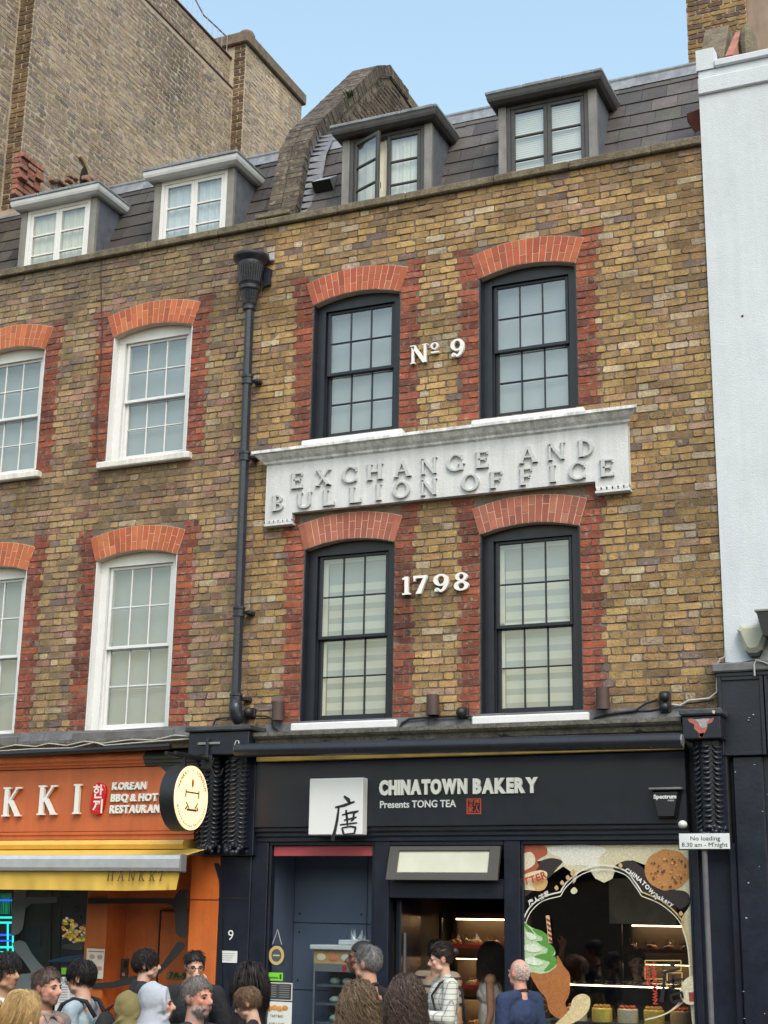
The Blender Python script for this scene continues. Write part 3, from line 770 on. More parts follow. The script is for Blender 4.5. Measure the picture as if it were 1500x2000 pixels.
pq = []; course_fill(pq, -.2, .9, 10.4, 15.0)
lay(TAL, lambda u, v, ww: (-11.757 + ww, u, v), pq, tallscore(-11.75), 'corner_brick', limit=60, M=TBRICK)
ps = []; course_fill(ps, 6.28, 8.38, 10.9, 16.5)
lay(TAL, lambda u, v, ww: (-11.282 + ww, u, v), ps, tallscore(-11.28), 'stack_brick', limit=300, M=TBRICK)
BR2 = [(.25, .165, .085), (.20, .13, .075), (.17, .105, .06), (.30, .19, .09)]
for (x0, x1, y, za, zb_, nm) in ((-11.5, -11.285, 6.257, 11.2, 16.5, 'stack_front_brick'), (-11.75, -11.512, .922, 10.9, 15.2, 'return_brick')):
    pf = []
    for i in range(int((zb_ - za) / COURSE)):
        z = za + i * COURSE
        sp = [(x0, x1)] if i % 2 else [(x0, x0 + .11), (x0 + .12, x1)]
        for p, q in sp: pf.append((p, q - .004, z, z + COURSE - .011, random.uniform(-.001, .006), shade(jit(random.choice(BR2), .18), .85 + .5 * noise.noise((0, z, 4)))))
    lay(TAL, lambda u, v, ww, y=y: (u, y - ww, v), pf, lambda p: 1, nm)
MB().bbox(-11.62, -11.49, 2.0, 6.25, 15.655, 15.69, .008).build('string_course', mat('dark_red_tile', (.10, .05, .04), rough=.9, var=.3), TAL)
MB().bbox(-11.9, -11.545, 2.0, 6.6, 16.25, 16.29, .008).build('parapet_coping', mat('dark_red_tile'), TAL)
MB().bbox(-12.2, -11.22, 6.19, 8.46, 16.5, 16.72, .02).build('stack_cap', mat('weathered_brick_cap', (.17, .135, .10), rough=.95, var=.35, scale=9, bump=.8), TAL)
ct = MB(); ct.lathe([(.0, 16.9), (.12, 16.88), (.15, 16.82), (.15, 16.70)], (-11.42, 6.5), 14); ct.build('chimney_pot', mat('terracotta_dull', (.16, .10, .08), rough=.9), TAL, smooth=True)
# bird spikes along the parapet and the lightning cable
for i in range(14):
    y = 4.2 + i * .165; MB().tube([(-11.62, y, 16.28), (-11.62 + random.uniform(-.01, .01), y, 16.28 + random.uniform(.36, .46))], .005, 4).build('bird_spike', mat('steel_wire', (.2, .2, .22), rough=.4, metal=.8), TAL)
MB().tube([(-11.4, 7.0, 16.7), (-11.4, 7.0, 17.0)], .006, 4).build('bird_spike', mat('steel_wire'), TAL)
MB().tube([tuple(at(*q, 6.3)) for q in ((376, -12), (398, 30), (420, 50), (447, 76))], .014, 5).build('cable', mat('black_cable', (.02, .02, .022), rough=.5), TAL)
# broken corbel of red brick and the torn-out flue patch
cbr = [(11.62, .30), (11.545, .24), (11.47, .32), (11.395, .22), (11.32, .30), (11.245, .18), (11.17, .22), (11.095, .14)]
for (z, dx) in cbr:
    for k in range(3):
        MB().bbox(-11.52, -11.505 + dx * random.uniform(.3, .55), .80 + k * .16, .80 + k * .16 + .15, z - .068, z, .006, col=jit(random.choice([(.42, .17, .12), (.36, .14, .10), (.45, .22, .16)]), .12)).build('corbel_brick', BRICK, TAL)
for i in range(70):
    y = 1.5 + random.random() * 1.2; zmax = 11.62 + max(0, (y - 1.5)) * .5
    z = random.uniform(11.25 + (y - 1.5) * .35, zmax)
    MB().bbox(-11.52, -11.46 + random.uniform(-.02, .05), y, y + random.uniform(.06, .16), z, z + random.uniform(.04, .07), .012, col=jit(random.choice([(.36, .20, .14), (.34, .25, .16), (.25, .19, .14), (.4, .22, .17)]), .2)).build('rubble_brick', BRICK, TAL)
fla = MB(); fla.tube([(-11.49, 2.15 + .42 * math.cos(a) * (.9 if a < 1.6 else 1), 11.55 + .72 * math.sin(a)) for a in [i * .2 for i in range(0, 9)]], .03, 6); fla.build('flue_edge', mat('old_lime', (.38, .30, .19), rough=.95, bump=.6), TAL)
MB().ball((-11.5, 2.34, 11.95), (.03, .13, .25), 12, 8).build('flue_hole', mat('hole_black'), TAL)  # black patch painted in for the dark inside of the hole

# ------------------------------------------------------------------ white house on the right
WHI = empty('white_house', (0, 0, 0), 'white rendered house with a dark shopfront at the right edge', 'house')
XW = -2.425
b = MB(); b.box(XW, 4, -.03, 6, 4.22, 9.92); b.build('wall', STUCCO, WHI)
MB().bbox(XW - .004, 4, -.062, .2, 9.92, 10.10, .01).build('parapet_band', STUCCO, WHI)
b = MB(); b.bbox(XW, 4, -.034, .18, 10.10, 10.19, .006); b.build('parapet_wall', STUCCO, WHI)
MB().bbox(-2.26, 4, -.07, .2, 10.19, 10.27, .012).build('parapet_coping', STUCCO, WHI)
b = MB(); b.xprism([(-.05, 10.19), (-.05, 10.42), (.12, 10.46), (.3, 10.3), (.3, 10.19)], XW - .012, -2.262); b.build('corner_upstand', STUCCO, WHI)
# strip of brown brick return beside the mansard
rs = MB()
for i in range(20): rs.bbox(-2.50, -2.431, .33 + i * .034, .60 + i * .034, 9.48 + i * COURSE, 9.48 + i * COURSE + .064, .006, col=jit((.16, .09, .06), .2))
rs.build('brick_return', BRICK, WHI)
MB().add([(-2.64, .42, 9.93), (-2.47, .42, 9.98), (-2.47, .30, 9.98), (-2.62, .30, 9.95), (-2.56, .38, 9.76), (-2.5, .38, 9.78)], [(0, 1, 2, 3), (3, 2, 5, 4), (0, 3, 4)]).build('rusty_bracket', mat('rust', (.16, .05, .035), rough=.9, var=.3), WHI)
# gable end of its party wall with terracotta slip, seen above the parapet
g = MB(); g.xprism([(1.0, 10.6), (1.05, 11.0), (1.45, 11.62), (1.9, 11.68), (2.4, 11.6), (2.4, 10.6)], -2.60, -2.34); g.build('party_gable', COPING, WHI)
MB().xprism([(.80, 10.72), (1.55, 11.48), (1.50, 11.54), (.75, 10.8)], -2.28, -2.20).build('terracotta_slip', mat('terracotta', (.36, .15, .11), rough=.8, var=.25), WHI)
MB().ball((-2.12, 1.3, 11.15), (.10, .2, .32), 12, 8).build('chimney_stub', COPING, WHI)
CH = empty('chimney_stack', (-3, 5, 10), 'yellow brick chimney stack rising behind the white house parapet', 'chimney')
c0 = at(1342, 60, 5.0); c1 = at(1459, 60, 5.0)
b = MB(); b.box(c0.x, c1.x, 5.01, 6.2, 10, 18); b.build('stack_core', mat('tall_mortar'), CH)
pc = []
for i in range(int(6 / COURSE)):
    z = 12.0 + i * COURSE
    for p, q in flemish(c0.x, c1.x, i): pc.append((p, q, z, z + COURSE - .012, random.uniform(0, .006), jit(random.choice([(.36, .22, .08), (.28, .16, .06), (.20, .11, .06), (.14, .09, .07), (.40, .26, .11)]), .15)))
lay(CH, lambda u, v, ww: (u, 5.0 - ww, v), pc, lambda p: -abs(p[2] - 14.2))
MB().box(c1.x + .004, c1.x + 3, 5.05, 6.3, 10, 18).build('rendered_flank', mat('brown_render', (.27, .20, .155), rough=.9, var=.12, streak=.15), CH)
# ------------------------------------------------------------------ lettering
def _rect(x0, x1, y0, y1): return [(x0, y0), (x1, y0), (x1, y1), (x0, y1)]
def _arc(cx, cy, rx, ry, a0, a1, T, t, n=14):
    out = []
    for i in range(n):
        q = []
        for a, ins in ((i, 0), (i + 1, 0), (i + 1, 1), (i, 1)):
            an = R_(a0 + (a1 - a0) * a / n); q.append((cx + (rx - T * ins) * math.cos(an), cy + (ry - t * ins) * math.sin(an)))
        out.append(q)
    return out
def glyph(ch, T=.15, t=.07):
    """serif capitals and figures: list of polygons in a box one unit high"""
    s = .065; h = .055
    def stem(x, y0=0., y1=1., top=True, bot=True, w=T):
        r = [_rect(x - w / 2, x + w / 2, y0, y1)]
        if bot: r.append(_rect(x - w / 2 - s, x + w / 2 + s, y0, y0 + h))
        if top: r.append(_rect(x - w / 2 - s, x + w / 2 + s, y1 - h, y1))
        return r
    def diag(x0, y0, x1, y1, w): return [[(x0 - w / 2, y0), (x0 + w / 2, y0), (x1 + w / 2, y1), (x1 - w / 2, y1)]]
    def ser(x, y, w=.26): return [_rect(x - w / 2, x + w / 2, y, y + h)]
    L = .14
    if ch == 'E': return stem(L) + [_rect(L, .60, 0, t), _rect(L, .57, 1 - t, 1), _rect(L, .48, .49, .49 + t), _rect(.56, .61, 0, .22), _rect(.53, .58, .8, 1), _rect(.44, .48, .42, .61)], .66
    if ch == 'F': return stem(L) + [_rect(L, .57, 1 - t, 1), _rect(L, .48, .47, .47 + t), _rect(.53, .58, .8, 1), _rect(.44, .48, .4, .6)], .62
    if ch == 'L': return stem(L) + [_rect(L, .60, 0, t), _rect(.56, .61, 0, .24)], .64
    if ch == 'I': return stem(L), .28
    if ch == 'H': return stem(L) + stem(.66) + [_rect(L, .66, .48, .48 + t)], .80
    if ch == 'X': return diag(.12, 1, .66, 0, T) + diag(.64, 1, .10, 0, t) + ser(.12, 1 - h) + ser(.64, 1 - h, .24) + ser(.10, 0, .24) + ser(.66, 0), .78
    if ch == 'A': return diag(.40, 1, .70, 0, T) + diag(.37, .98, .08, 0, t) + [_rect(.20, .60, .32, .32 + t)] + ser(.08, 0, .24) + ser(.70, 0), .80
    if ch == 'N': return stem(.13, w=t) + stem(.70, w=t, bot=False) + diag(.13, 1, .70, 0, T), .84
    if ch == 'K': return stem(L) + diag(.2, .42, .60, 1, t) + diag(.30, .56, .66, 0, T) + ser(.62, 1 - h, .24) + ser(.66, 0), .80
    if ch == 'D': return stem(L) + _arc(.22, .5, .48, .5, -90, 90, T, t), .74
    if ch == 'B': return stem(L) + _arc(.24, .76, .30, .24, -90, 90, T * .9, t, 10) + _arc(.24, .26, .36, .26, -90, 90, T, t, 10), .66
    if ch == 'O': return _arc(.42, .5, .42, .52, 0, 360, T, t, 26), .84
    if ch == 'C': return _arc(.42, .5, .42, .52, 42, 318, T, t, 22) + [_rect(.68, .735, .66, .96), _rect(.70, .74, .06, .26)], .78
    if ch == 'G': return _arc(.42, .5, .42, .52, 42, 322, T, t, 22) + [_rect(.68, .735, .66, .96), _rect(.62, .62 + T, .03, .40), _rect(.52, .86, .38, .38 + h)], .86
    if ch == 'U': return stem(L, .28, 1, bot=False) + stem(.66, .28, 1, bot=False, w=t) + _arc(.39, .29, .325, .31, 180, 360, T * .9, t * 1.2, 12), .80
    if ch == '1': return [_rect(.14, .34, 0, 1), _rect(.02, .46, 0, .09), [(.0, .84), (.16, .84), (.16, .99), (.03, .93)]], .48
    if ch == '7': return [_rect(.04, .66, .86, 1.0), [(.06, .70), (.12, .70), (.16, .87), (.06, .87)], [(.16, 0), (.40, 0), (.66, .87), (.50, .87)]], .70
    if ch == '9': return _arc(.34, .67, .34, .33, 0, 360, .19, .10, 22) + _arc(.30, .60, .38, .60, -75, 12, .19, .11, 12) + [[(.30, .0), (.42, .02), (.38, .13), (.24, .14)], [(.06, .05), (.2, .05), (.32, .12), (.14, .22)]] + _arc(.17, .14, .11, .11, 0, 360, .1, .1, 12), .70
    if ch == '8': return _arc(.33, .76, .27, .24, 0, 360, .16, .09, 20) + _arc(.33, .27, .33, .27, 0, 360, .19, .10, 22), .68
    if ch == 'o': return _arc(.3, .5, .3, .36, 0, 360, .14, .10, 18), .6
    return [], .4
def serif_letter(ch, x, z, hgt, yf, dep, M, parent, T=.15, t=.07, wf=1.0, slant=0., name='letter', rot=None):
    polys, w_ = glyph(ch, T, t); b = MB()
    for k, p in enumerate(polys):
        b.prism([(x + (px * wf + py * slant) * hgt, z + py * hgt) for px, py in p], yf - (k % 5) * .0004, yf + dep)
    return b.build(name, M, parent)
def font_mesh(body, size, bold=0., extr=.01, xs=1.0, spacing=1.0):
    cu = bpy.data.curves.new('t', 'FONT'); cu.body = body; cu.size = size; cu.extrude = extr; cu.offset = bold; cu.space_character = spacing; cu.resolution_u = 3
    ob = bpy.data.objects.new('t', cu); me = bpy.data.meshes.new_from_object(ob)
    vs = [(v.co.x * xs, -v.co.z, v.co.y) for v in me.vertices]; fs = [tuple(p.vertices) for p in me.polygons]
    bpy.data.objects.remove(ob); bpy.data.meshes.remove(me); bpy.data.curves.remove(cu)
    return vs, fs
def line_text(body, x, z, cap, yf, dep, M, parent, width=None, bold=0., name='lettering', spacing=1.0, skew=0., fn=None):
    """one line of sans lettering as one mesh; cap = letter height, width = wanted total width"""
    vs, fs = font_mesh(body, cap / .73, bold * cap, dep / 2, 1.0, spacing)
    if not vs: return None
    x0 = min(v[0] for v in vs); x1 = max(v[0] for v in vs); k = (width / (x1 - x0)) if width else 1
    vs = [(x + (v[0] - x0) * k + skew * v[2], yf + dep / 2 + v[1], z + v[2]) for v in vs]
    if fn: vs = [fn(v) for v in vs]
    return MB().add(vs, fs).build(name, M, parent)
def letters_text(body, x, z, cap, yf, dep, M, parent, width, bold=0., skew=0.):
    """each character a letter of its own, spread to the given total width"""
    items = []; tot = 0
    for ch in body:
        if ch == ' ': items.append((None, None, .30 * cap)); tot += .30 * cap; continue
        vs, fs = font_mesh(ch, cap / .73, bold * cap, dep / 2); x0 = min(v[0] for v in vs); x1 = max(v[0] for v in vs)
        items.append(([(v[0] - x0, v[1], v[2]) for v in vs], fs, x1 - x0 + .07 * cap)); tot += x1 - x0 + .07 * cap
    k = width / (tot - .07 * cap); cx = x
    for i, (vs, fs, a) in enumerate(items):
        if vs: MB().add([(cx + v[0] * k + skew * v[2], yf + dep / 2 + v[1] + (i % 3) * .0003, z + v[2]) for v in vs], fs).build('letter', M, parent)
        cx += a * k

# ------------------------------------------------------------------ stone sign over the first floor
STN = mat('painted_stone', (.62, .645, .67), rough=.75, var=.07, scale=3, var2=.05, bump=.35, bscale=50, streak=.12)
STNL = mat('painted_stone_letter', (.50, .52, .54), rough=.75, var=.08, scale=5, bump=.2)
SG = empty('stone_sign', (-5.15, 0, 5.95), 'long white stone panel lettered EXCHANGE AND BULLION OFFICE between the window rows', 'sign')
sx0, sx1 = -7.095, -3.232
MB().prism([(sx0, 5.985), (sx0 + .315, 5.985), (sx0 + .315, 6.05), (sx1 - .325, 6.05), (sx1 - .325, 5.985), (sx1, 5.985), (sx1, 6.60), (sx0, 6.60)], -.075, .02).build('panel', STN, SG)
for (a, b) in ((sx0, sx0 + .315), (sx1 - .325, sx1)):
    MB().bbox(a - .004, b + .008, -.088, .01, 5.925, 5.95, .004).build('ear_sole', STN, SG)
    for k in range(6):
        c = a + .026 + (b - a - .052) * k / 5; MB().bbox(c - .02, c + .02, -.085, .01, 5.951, 5.984, .004).build('dentil', STN, SG)
prof_ = [(-.075, 6.585), (-.10, 6.60), (-.105, 6.62), (-.14, 6.645), (-.165, 6.675), (-.17, 6.69), (-.20, 6.695), (-.20, 6.725), (-.02, 6.745), (.01, 6.745), (.01, 6.585)]
cr = MB(); n = len(prof_); ex = [(-y - .075) for y, z in prof_]
L_ = [(sx0 - max(0, e), y, z) for (y, z), e in zip(prof_, ex)]; Rr = [(sx1 + max(0, e), y, z) for (y, z), e in zip(prof_, ex)]
cr.add(L_ + Rr, [tuple(range(n))[::-1], tuple(range(n, 2 * n))] + [(i, (i + 1) % n, n + (i + 1) % n, n + i) for i in range(n)])
cr.build('cornice', mat('stained_stone', (.72, .74, .76), rough=.8, var=.14, scale=7, var2=.15, bump=.4, streak=.40), SG)
row1 = [('E', -6.718), ('X', -6.42), ('C', -6.119), ('H', -5.842), ('A', -5.536), ('N', -5.249), ('G', -4.964), ('E', -4.683), ('A', -4.213), ('N', -3.93), ('D', -3.635)]
row2 = [('B', -6.933), ('U', -6.626), ('L', -6.349), ('L', -6.05), ('I', -5.796), ('O', -5.545), ('N', -5.25), ('O', -4.811), ('F', -4.542), ('F', -4.238), ('I', -3.971), ('C', -3.725), ('E', -3.432)]
for row, zb in ((row1, 6.303), (row2, 6.083)):
    for ch, cx in row:
        wd = glyph(ch)[1]; serif_letter(ch, cx - wd * .168 * 1.32 / 2, zb - .004, .168, -.106, .033, STNL, SG, wf=1.32, T=.16, t=.085)
# ------------------------------------------------------------------ raised numerals
NUMW = mat('numeral_white', (.80, .80, .80), rough=.4, var=.03)
NO = empty('house_number', (-5.2, 0, 7.5), 'white raised No 9 fixed between the second floor windows', 'number')
serif_letter('N', -5.49, 7.515, .20, -.05, .035, NUMW, NO, wf=1.18, T=.2, t=.11)
serif_letter('o', -5.262, 7.625, .105, -.05, .035, NUMW, NO, T=.16, wf=1.35); MB().box(-5.258, -5.172, -.05, -.015, 7.60, 7.617).build('underline', NUMW, NO)
serif_letter('9', -5.045, 7.522, .195, -.05, .035, NUMW, NO, wf=1.12)
YR = empty('date_numerals', (-5.2, 0, 5.1), 'white raised numerals 1798 fixed between the first floor windows', 'number')
for ch, u in (('1', 785), ('7', 805), ('9', 846), ('8', 886)): serif_letter(ch, at(u, 1140, -.05).x, 5.098, .182, -.05, .035, NUMW, YR, wf=1.28 if ch != '1' else 1.05)

# ------------------------------------------------------------------ cast-iron rainwater pipe
PI = empty('rainwater_pipe', (-7.32, -.12, 3.95), 'black cast iron downpipe with a fluted hopper head between the two houses', 'pipe')
hx, hy = -7.352, -.14
hp = MB(); hp.lathe([(.052, 8.36), (.07, 8.37), (.07, 8.40), (.062, 8.41), (.066, 8.43), (.098, 8.58), (.115, 8.60), (.118, 8.635), (.10, 8.65), (.112, 8.68), (.142, 8.86), (.15, 8.885), (.148, 8.91), (.17, 8.93), (.195, 8.955), (.20, 8.975), (.20, 8.995), (.17, 9.0), (.165, 8.93)], (hx, hy), 36, flute=(8.425, 8.585))
for z0, z1, r0, r1 in ((8.675, 8.87, .114, .146), (8.43, 8.58, .066, .10)):
    for k in range(15):
        a = pi + pi * (k + .5) / 15; hp.tube([(hx + math.cos(a) * r0, hy + math.sin(a) * r0, z0), (hx + math.cos(a) * (r0 + r1) / 2, hy + math.sin(a) * (r0 + r1) / 2, (z0 + z1) / 2), (hx + math.cos(a) * r1, hy + math.sin(a) * r1, z1)], .009, 5)
hp.build('hopper', IRON, PI, smooth=35)
for s in (-1, 1):
    e = MB(); e.prism([(hx + s * .10, 8.66), (hx + s * .19, 8.68), (hx + s * .185, 8.78), (hx + s * .2, 8.86), (hx + s * .12, 8.90)], -.05, -.006); e.build('ear', IRON, PI)
MB().prism([(hx + .02, 9.03), (hx + .17, 9.075), (hx + .17, 9.0), (hx - .04, 9.0)], -.014, -.009).build('outlet_hole', mat('hole_black'), PI)  # black plate standing for the shade within the outlet
MB().bbox(hx + .16, hx + .225, -.05, -.005, 8.96, 9.06, .01).build('mortar_patch', mat('grey_lead_patch', (.36, .37, .37), rough=.8), PI)
pz = [8.37, 7.55, 6.72, 5.05, 4.12]; pxs = lambda z: -7.31 - .035 * (z - 4.1) / 4.2
MB().tube([(pxs(z), hy, z) for z in pz], .050, 8).build('pipe', IRON, PI)
for z in (7.56, 6.70, 5.03, 4.14):
    MB().lathe([(.05, z - .05), (.064, z - .05), (.064, z - .035), (.057, z - .03), (.057, z + .02), (.066, z + .025), (.066, z + .05), (.05, z + .055)], (pxs(z), hy), 8, a0=pi / 8, a1=pi / 8 + 2 * pi).build('collar', IRON, PI)
    MB().bbox(pxs(z) + .03, pxs(z) + .115, -.10, -.0, z - .018, z + .018, .006).build('holderbat', IRON, PI)
MB().tube([(-7.31, hy, 4.12), (-7.312, hy, 4.03), (-7.30, hy + .02, 3.96), (-7.27, hy + .05, 3.90)], [.062, .066, .068, .06], 10).build('shoe', IRON, PI, smooth=True)

# ------------------------------------------------------------------ wall lamps, junction boxes, cables
LAMPM = mat('lamp_brown', (.075, .045, .042), rough=.5, var=.2)
for i, (x, z0, z1, lb) in enumerate(((-6.85, 3.905, 4.095, 'brown cylinder wall lamp beside the downpipe'), (-5.19, 3.895, 4.09, 'brown cylinder wall lamp between the two lower dark windows'), (-3.53, 3.885, 4.08, 'brown cylinder wall lamp right of the lower right window'))):
    t = empty('wall_lamp', (x, -.09, z0), lb, 'lamp', 'brown cylinder lamps along the ledge')
    b = MB(); b.lathe([(.0, z0 + .01), (.05, z0 + .01), (.058, z0), (.062, z0), (.062, z1), (.056, z1), (.05, z1 - .02), (0, z1 - .02)], (x, -.095), 20); b.build('housing', LAMPM, t, smooth=40)
    MB().bbox(x - .03, x + .03, -.04, -.004, (z0 + z1) / 2 - .04, (z0 + z1) / 2 + .04, .006).build('bracket', LAMPM, t)
BLK = mat('black_plastic', (.012, .013, .016), rough=.45, var=.1)
for (u, v, lb) in ((487, 1392, 'small black round sensor beside the downpipe foot'), (902, 1392, 'small black round sensor near the middle wall lamp')):
    p = at(u, v, -.06); t = empty('sensor', tuple(p), lb, 'sensor', 'black sensors on the ledge')
    MB().ball((p.x, -.08, p.z), (.05, .05, .052), 12, 8).build('dome', BLK, t, smooth=True); MB().bbox(p.x - .055, p.x + .055, -.05, -.004, p.z - .05, p.z + .05, .01).build('back_box', BLK, t)
p = at(1298, 1371, -.06); t = empty('double_sensor', tuple(p), 'black double sensor stacked on the wall near the right corbel', 'sensor')
MB().bbox(p.x - .05, p.x + .05, -.05, -.004, p.z - .1, p.z + .1, .012).build('back_box', BLK, t)
for k in (-1, 1): MB().ball((p.x, -.07, p.z + k * .047), (.043, .035, .042), 12, 8).build('dome', BLK, t, smooth=True)
def cable(pts, r, M, label, Y=-.03):
    P = [at(u, v, Y) for u, v in pts]
    MB().tube([tuple(q) for q in P], r, 6).build('cable', M, None, label=label, cat='cable')
CBL = mat('black_cable'); CBW = mat('grey_cable', (.45, .45, .43), rough=.6)
cable([(415, 1420), (422, 1404), (440, 1402), (478, 1400), (495, 1398), (520, 1399), (531, 1404), (532, 1420), (545, 1430), (565, 1432)], .010, CBL, 'black cable running under the downpipe to the first lamp', -.05)
cable([(775, 1430), (786, 1412), (800, 1404), (850, 1400), (885, 1399), (920, 1399), (925, 1415), (935, 1424)], .012, CBL, 'thick black cable looping between the two lower dark windows', -.05)
cable([(1150, 1416), (1162, 1402), (1200, 1393), (1240, 1388), (1262, 1374), (1285, 1366)], .011, CBL, 'black cable rising to the double sensor', -.05)
cable([(1200, 1391), (1270, 1388), (1320, 1377), (1395, 1368)], .008, CBL, 'thin black cable below the double sensor', -.035)
cable([(1313, 1376), (1328, 1378), (1345, 1368), (1385, 1364), (1400, 1352), (1401, 1300), (1406, 1288), (1416, 1283), (1417, 1270)], .009, CBW, 'pale cable climbing past the right corbel to the white house', -.06)
cable([(202, 478), (197, 520), (198, 600), (200, 640), (196, 720), (190, 800), (189, 860), (192, 895), (204, 902)], .006, mat('brown_cable', (.05, .03, .025), rough=.6), 'thin brown cable hanging down beside the white upper window', -.012)
# ------------------------------------------------------------------ shared ledge above the shops
MOSS = mat('mossy_ledge', (.13, .125, .105), rough=.95, var=.45, scale=9, var2=.35, scale2=40, bump=.8)
LEADL = mat('lead_dull', (.115, .118, .13), rough=.7, var=.35, scale=5, var2=.15, bump=.4, bscale=20, streak=.2)
PRT = mat('print', attr=True, rough=.45, var=.03, scale=20)
PRTV = mat('print_mottled', attr=True, rough=.45, var=.22, scale=55, var2=.2, scale2=160)
def ledge(house, a, b):
    x = a
    while x < b - .01:
        x2 = min(b, x + random.uniform(.7, 1.1)); k = random.uniform(-.008, .008)
        MB().add([(x, -.012, 3.90 + k), (x2 - .004, -.012, 3.90 - k), (x2 - .004, -.05, 3.80), (x, -.05, 3.80), (x2 - .004, -.24, 3.775), (x, -.24, 3.775)], [(3, 2, 1, 0), (5, 4, 2, 3)]).build('lead_flashing', LEADL, house); x = x2
    MB().xprism([(-.27, 3.735), (-.27, 3.772), (0, 3.80), (0, 3.66), (-.2, 3.66), (-.215, 3.70), (-.25, 3.715)], a, b).build('ledge', MOSS, house)
ledge(BAK, -7.03, -2.79); ledge(RES, -11.4, -7.73)

# ------------------------------------------------------------------ corbels
def corbel(house, cx, z0, z1, w_, yb=-.10, dep=.2):
    """console bracket covered in overlapping cast scales"""
    b = MB(); hw = w_ / 2
    n = 7
    sec = [(cx + hw * .92 * math.sin(R_(-90 + 180 * i / n)), yb - dep * .78 * math.cos(R_(-90 + 180 * i / n)) ** .6 if 0 < i < n else yb) for i in range(n + 1)]
    vs = [(x, y, z0 + .04) for x, y in sec] + [(x, y, z1) for x, y in sec]
    b.add(vs, [(i, i + 1, n + 2 + i, n + 1 + i) for i in range(n)] + [tuple(range(n + 1))[::-1]])
    co = b.build('corbel', NAVY, house)
    s = MB(); rows = int((z1 - z0 - .07) / .045)
    for c, off in ((-1, .5), (0, 0), (1, .5)):
        for r in range(rows):
            z = z1 - .03 - r * .0455 - off * .014
            big = 1.35 if r % 7 == 4 else 1.
            pts = []
            for k in range(7):
                t = -1 + 2 * k / 6
                an = R_(c * 50 + t * 24); x = cx + hw * 1.0 * math.sin(an) * 1.02; y = yb - dep * (.80 + .12 * (1 - t * t) * big) * max(.25, math.cos(an)) ** .7
                pts.append((x, y, z - .027 * (1 - t * t) * big))
            s.tube(pts, [.003, .008, .013 * big, .015 * big, .013 * big, .008, .003], 5)
    s.build('scales', IRON, co, smooth=True, kind='stuff')
    f = MB()
    for k in range(34):
        a = random.uniform(-75, 75); z = z0 + random.uniform(-.015, .07); x = cx + hw * math.sin(R_(a)) * .95; y = yb - dep * .80 * max(.2, math.cos(R_(a)))
        f.ball((x, y, z), random.uniform(.012, .03), 6, 5)
    f.build('leaf_boss', IRON, co, smooth=True, kind='stuff')
    return co
corbel(BAK, -7.232, 2.635, 3.555, .255); corbel(RES, -7.535, 2.64, 3.555, .25); corbel(BAK, -2.588, 2.76, 3.56, .25)
cb = MB(); cb.bbox(-7.72, -7.035, -.34, -.02, 3.56, 3.785, .008); cb.build('corbel_block', NAVY, BAK)
MB().bbox(-7.75, -7.005, -.375, -.02, 3.79, 3.845, .012).build('corbel_lid', mat('peeling_navy', (.05, .058, .07), rough=.6, var=.5, scale=8, var2=.3), BAK)
MB().bbox(-7.70, -7.075, -.098, .05, 2.60, 3.558, .006).build('corbel_back', NAVY, BAK)
MB().bbox(-2.765, -2.435, -.335, -.02, 3.565, 3.76, .008).build('corbel_block', NAVY, BAK)
MB().bbox(-2.785, -2.415, -.36, -.02, 3.765, 3.825, .014).build('corbel_lid', mat('peeling_navy'), BAK)
MB().bbox(-2.73, -2.44, -.098, .05, 2.70, 3.563, .006).build('corbel_back', NAVY, BAK)
# chipped paint on the right corbel block: grey undercoat and red primer
cc = -2.60
for pts, col in (([(-.115, 3.735), (-.09, 3.742), (-.03, 3.73), (.02, 3.738), (.08, 3.732), (.115, 3.742), (.095, 3.70), (.06, 3.69), (.045, 3.64), (.025, 3.61), (.015, 3.575), (-.02, 3.58), (-.022, 3.615), (-.06, 3.65), (-.06, 3.69), (-.10, 3.71)], (.42, .12, .10)), ([(-.055, 3.732), (.075, 3.735), (.05, 3.70), (.045, 3.66), (.01, 3.655), (-.01, 3.67), (-.02, 3.70)], (.34, .35, .35)), ([(-.02, 3.61), (.025, 3.615), (.015, 3.58), (-.015, 3.575)], (.55, .38, .28))):
    MB().prism([(cc + x, z) for x, z in pts], -.3385 - .0007 * (len(pts) % 4), -.3352, col=col).build('paint_chip', PRTV, BAK)
MB().prism([(-2.50, 3.80), (-2.47, 3.80), (-2.475, 3.77), (-2.49, 3.775)], -.3625, -.3602, col=(.6, .45, .33)).build('paint_chip', PRTV, BAK)
# iron strap, small bracket on the left block
MB().bbox(-7.60, -7.35, -.36, -.342, 3.66, 3.685, .003).build('strap', mat('galvanised', (.28, .29, .3), rough=.45, metal=.6), BAK)
MB().bbox(-7.50, -7.47, -.375, -.342, 3.50, 3.72, .004).build('cable_clip', IRON, BAK)

# ------------------------------------------------------------------ bakery shopfront
FY = -.10
MB().bbox(-7.072, -2.80, FY, .02, 2.865, 3.495, .006).build('fascia', mat('fascia_black', (.013, .0155, .025), rough=.33, var=.12, scale=3), BAK)
MB().bbox(-7.06, -2.80, -.13, .0, 3.50, 3.565, .006).build('fascia_head', mat('ochre_board', (.30, .21, .05), rough=.6, var=.25, scale=4), BAK)
MB().xprism([(-.075, 2.86), (-.075, 2.83), (-.05, 2.81), (-.05, 2.785), (-.03, 2.77), (-.03, 2.735), (.05, 2.735), (.05, 2.86)], -7.07, -2.80).build('fascia_moulding', NAVY, BAK)
for a, b, n in ((-7.12, -6.945, 'left'), (-5.81, -5.655, 'm'), (-4.515, -4.36, 'm2'), (-2.80, -2.74, 'r')):
    MB().bbox(a, b, -.02, .10, .0, 2.733, .006).build('shop_post', NAVY, BAK)
MB().bbox(-5.653, -4.517, -.015, .09, 2.215, 2.39, .006).build('door_head', NAVY, BAK)
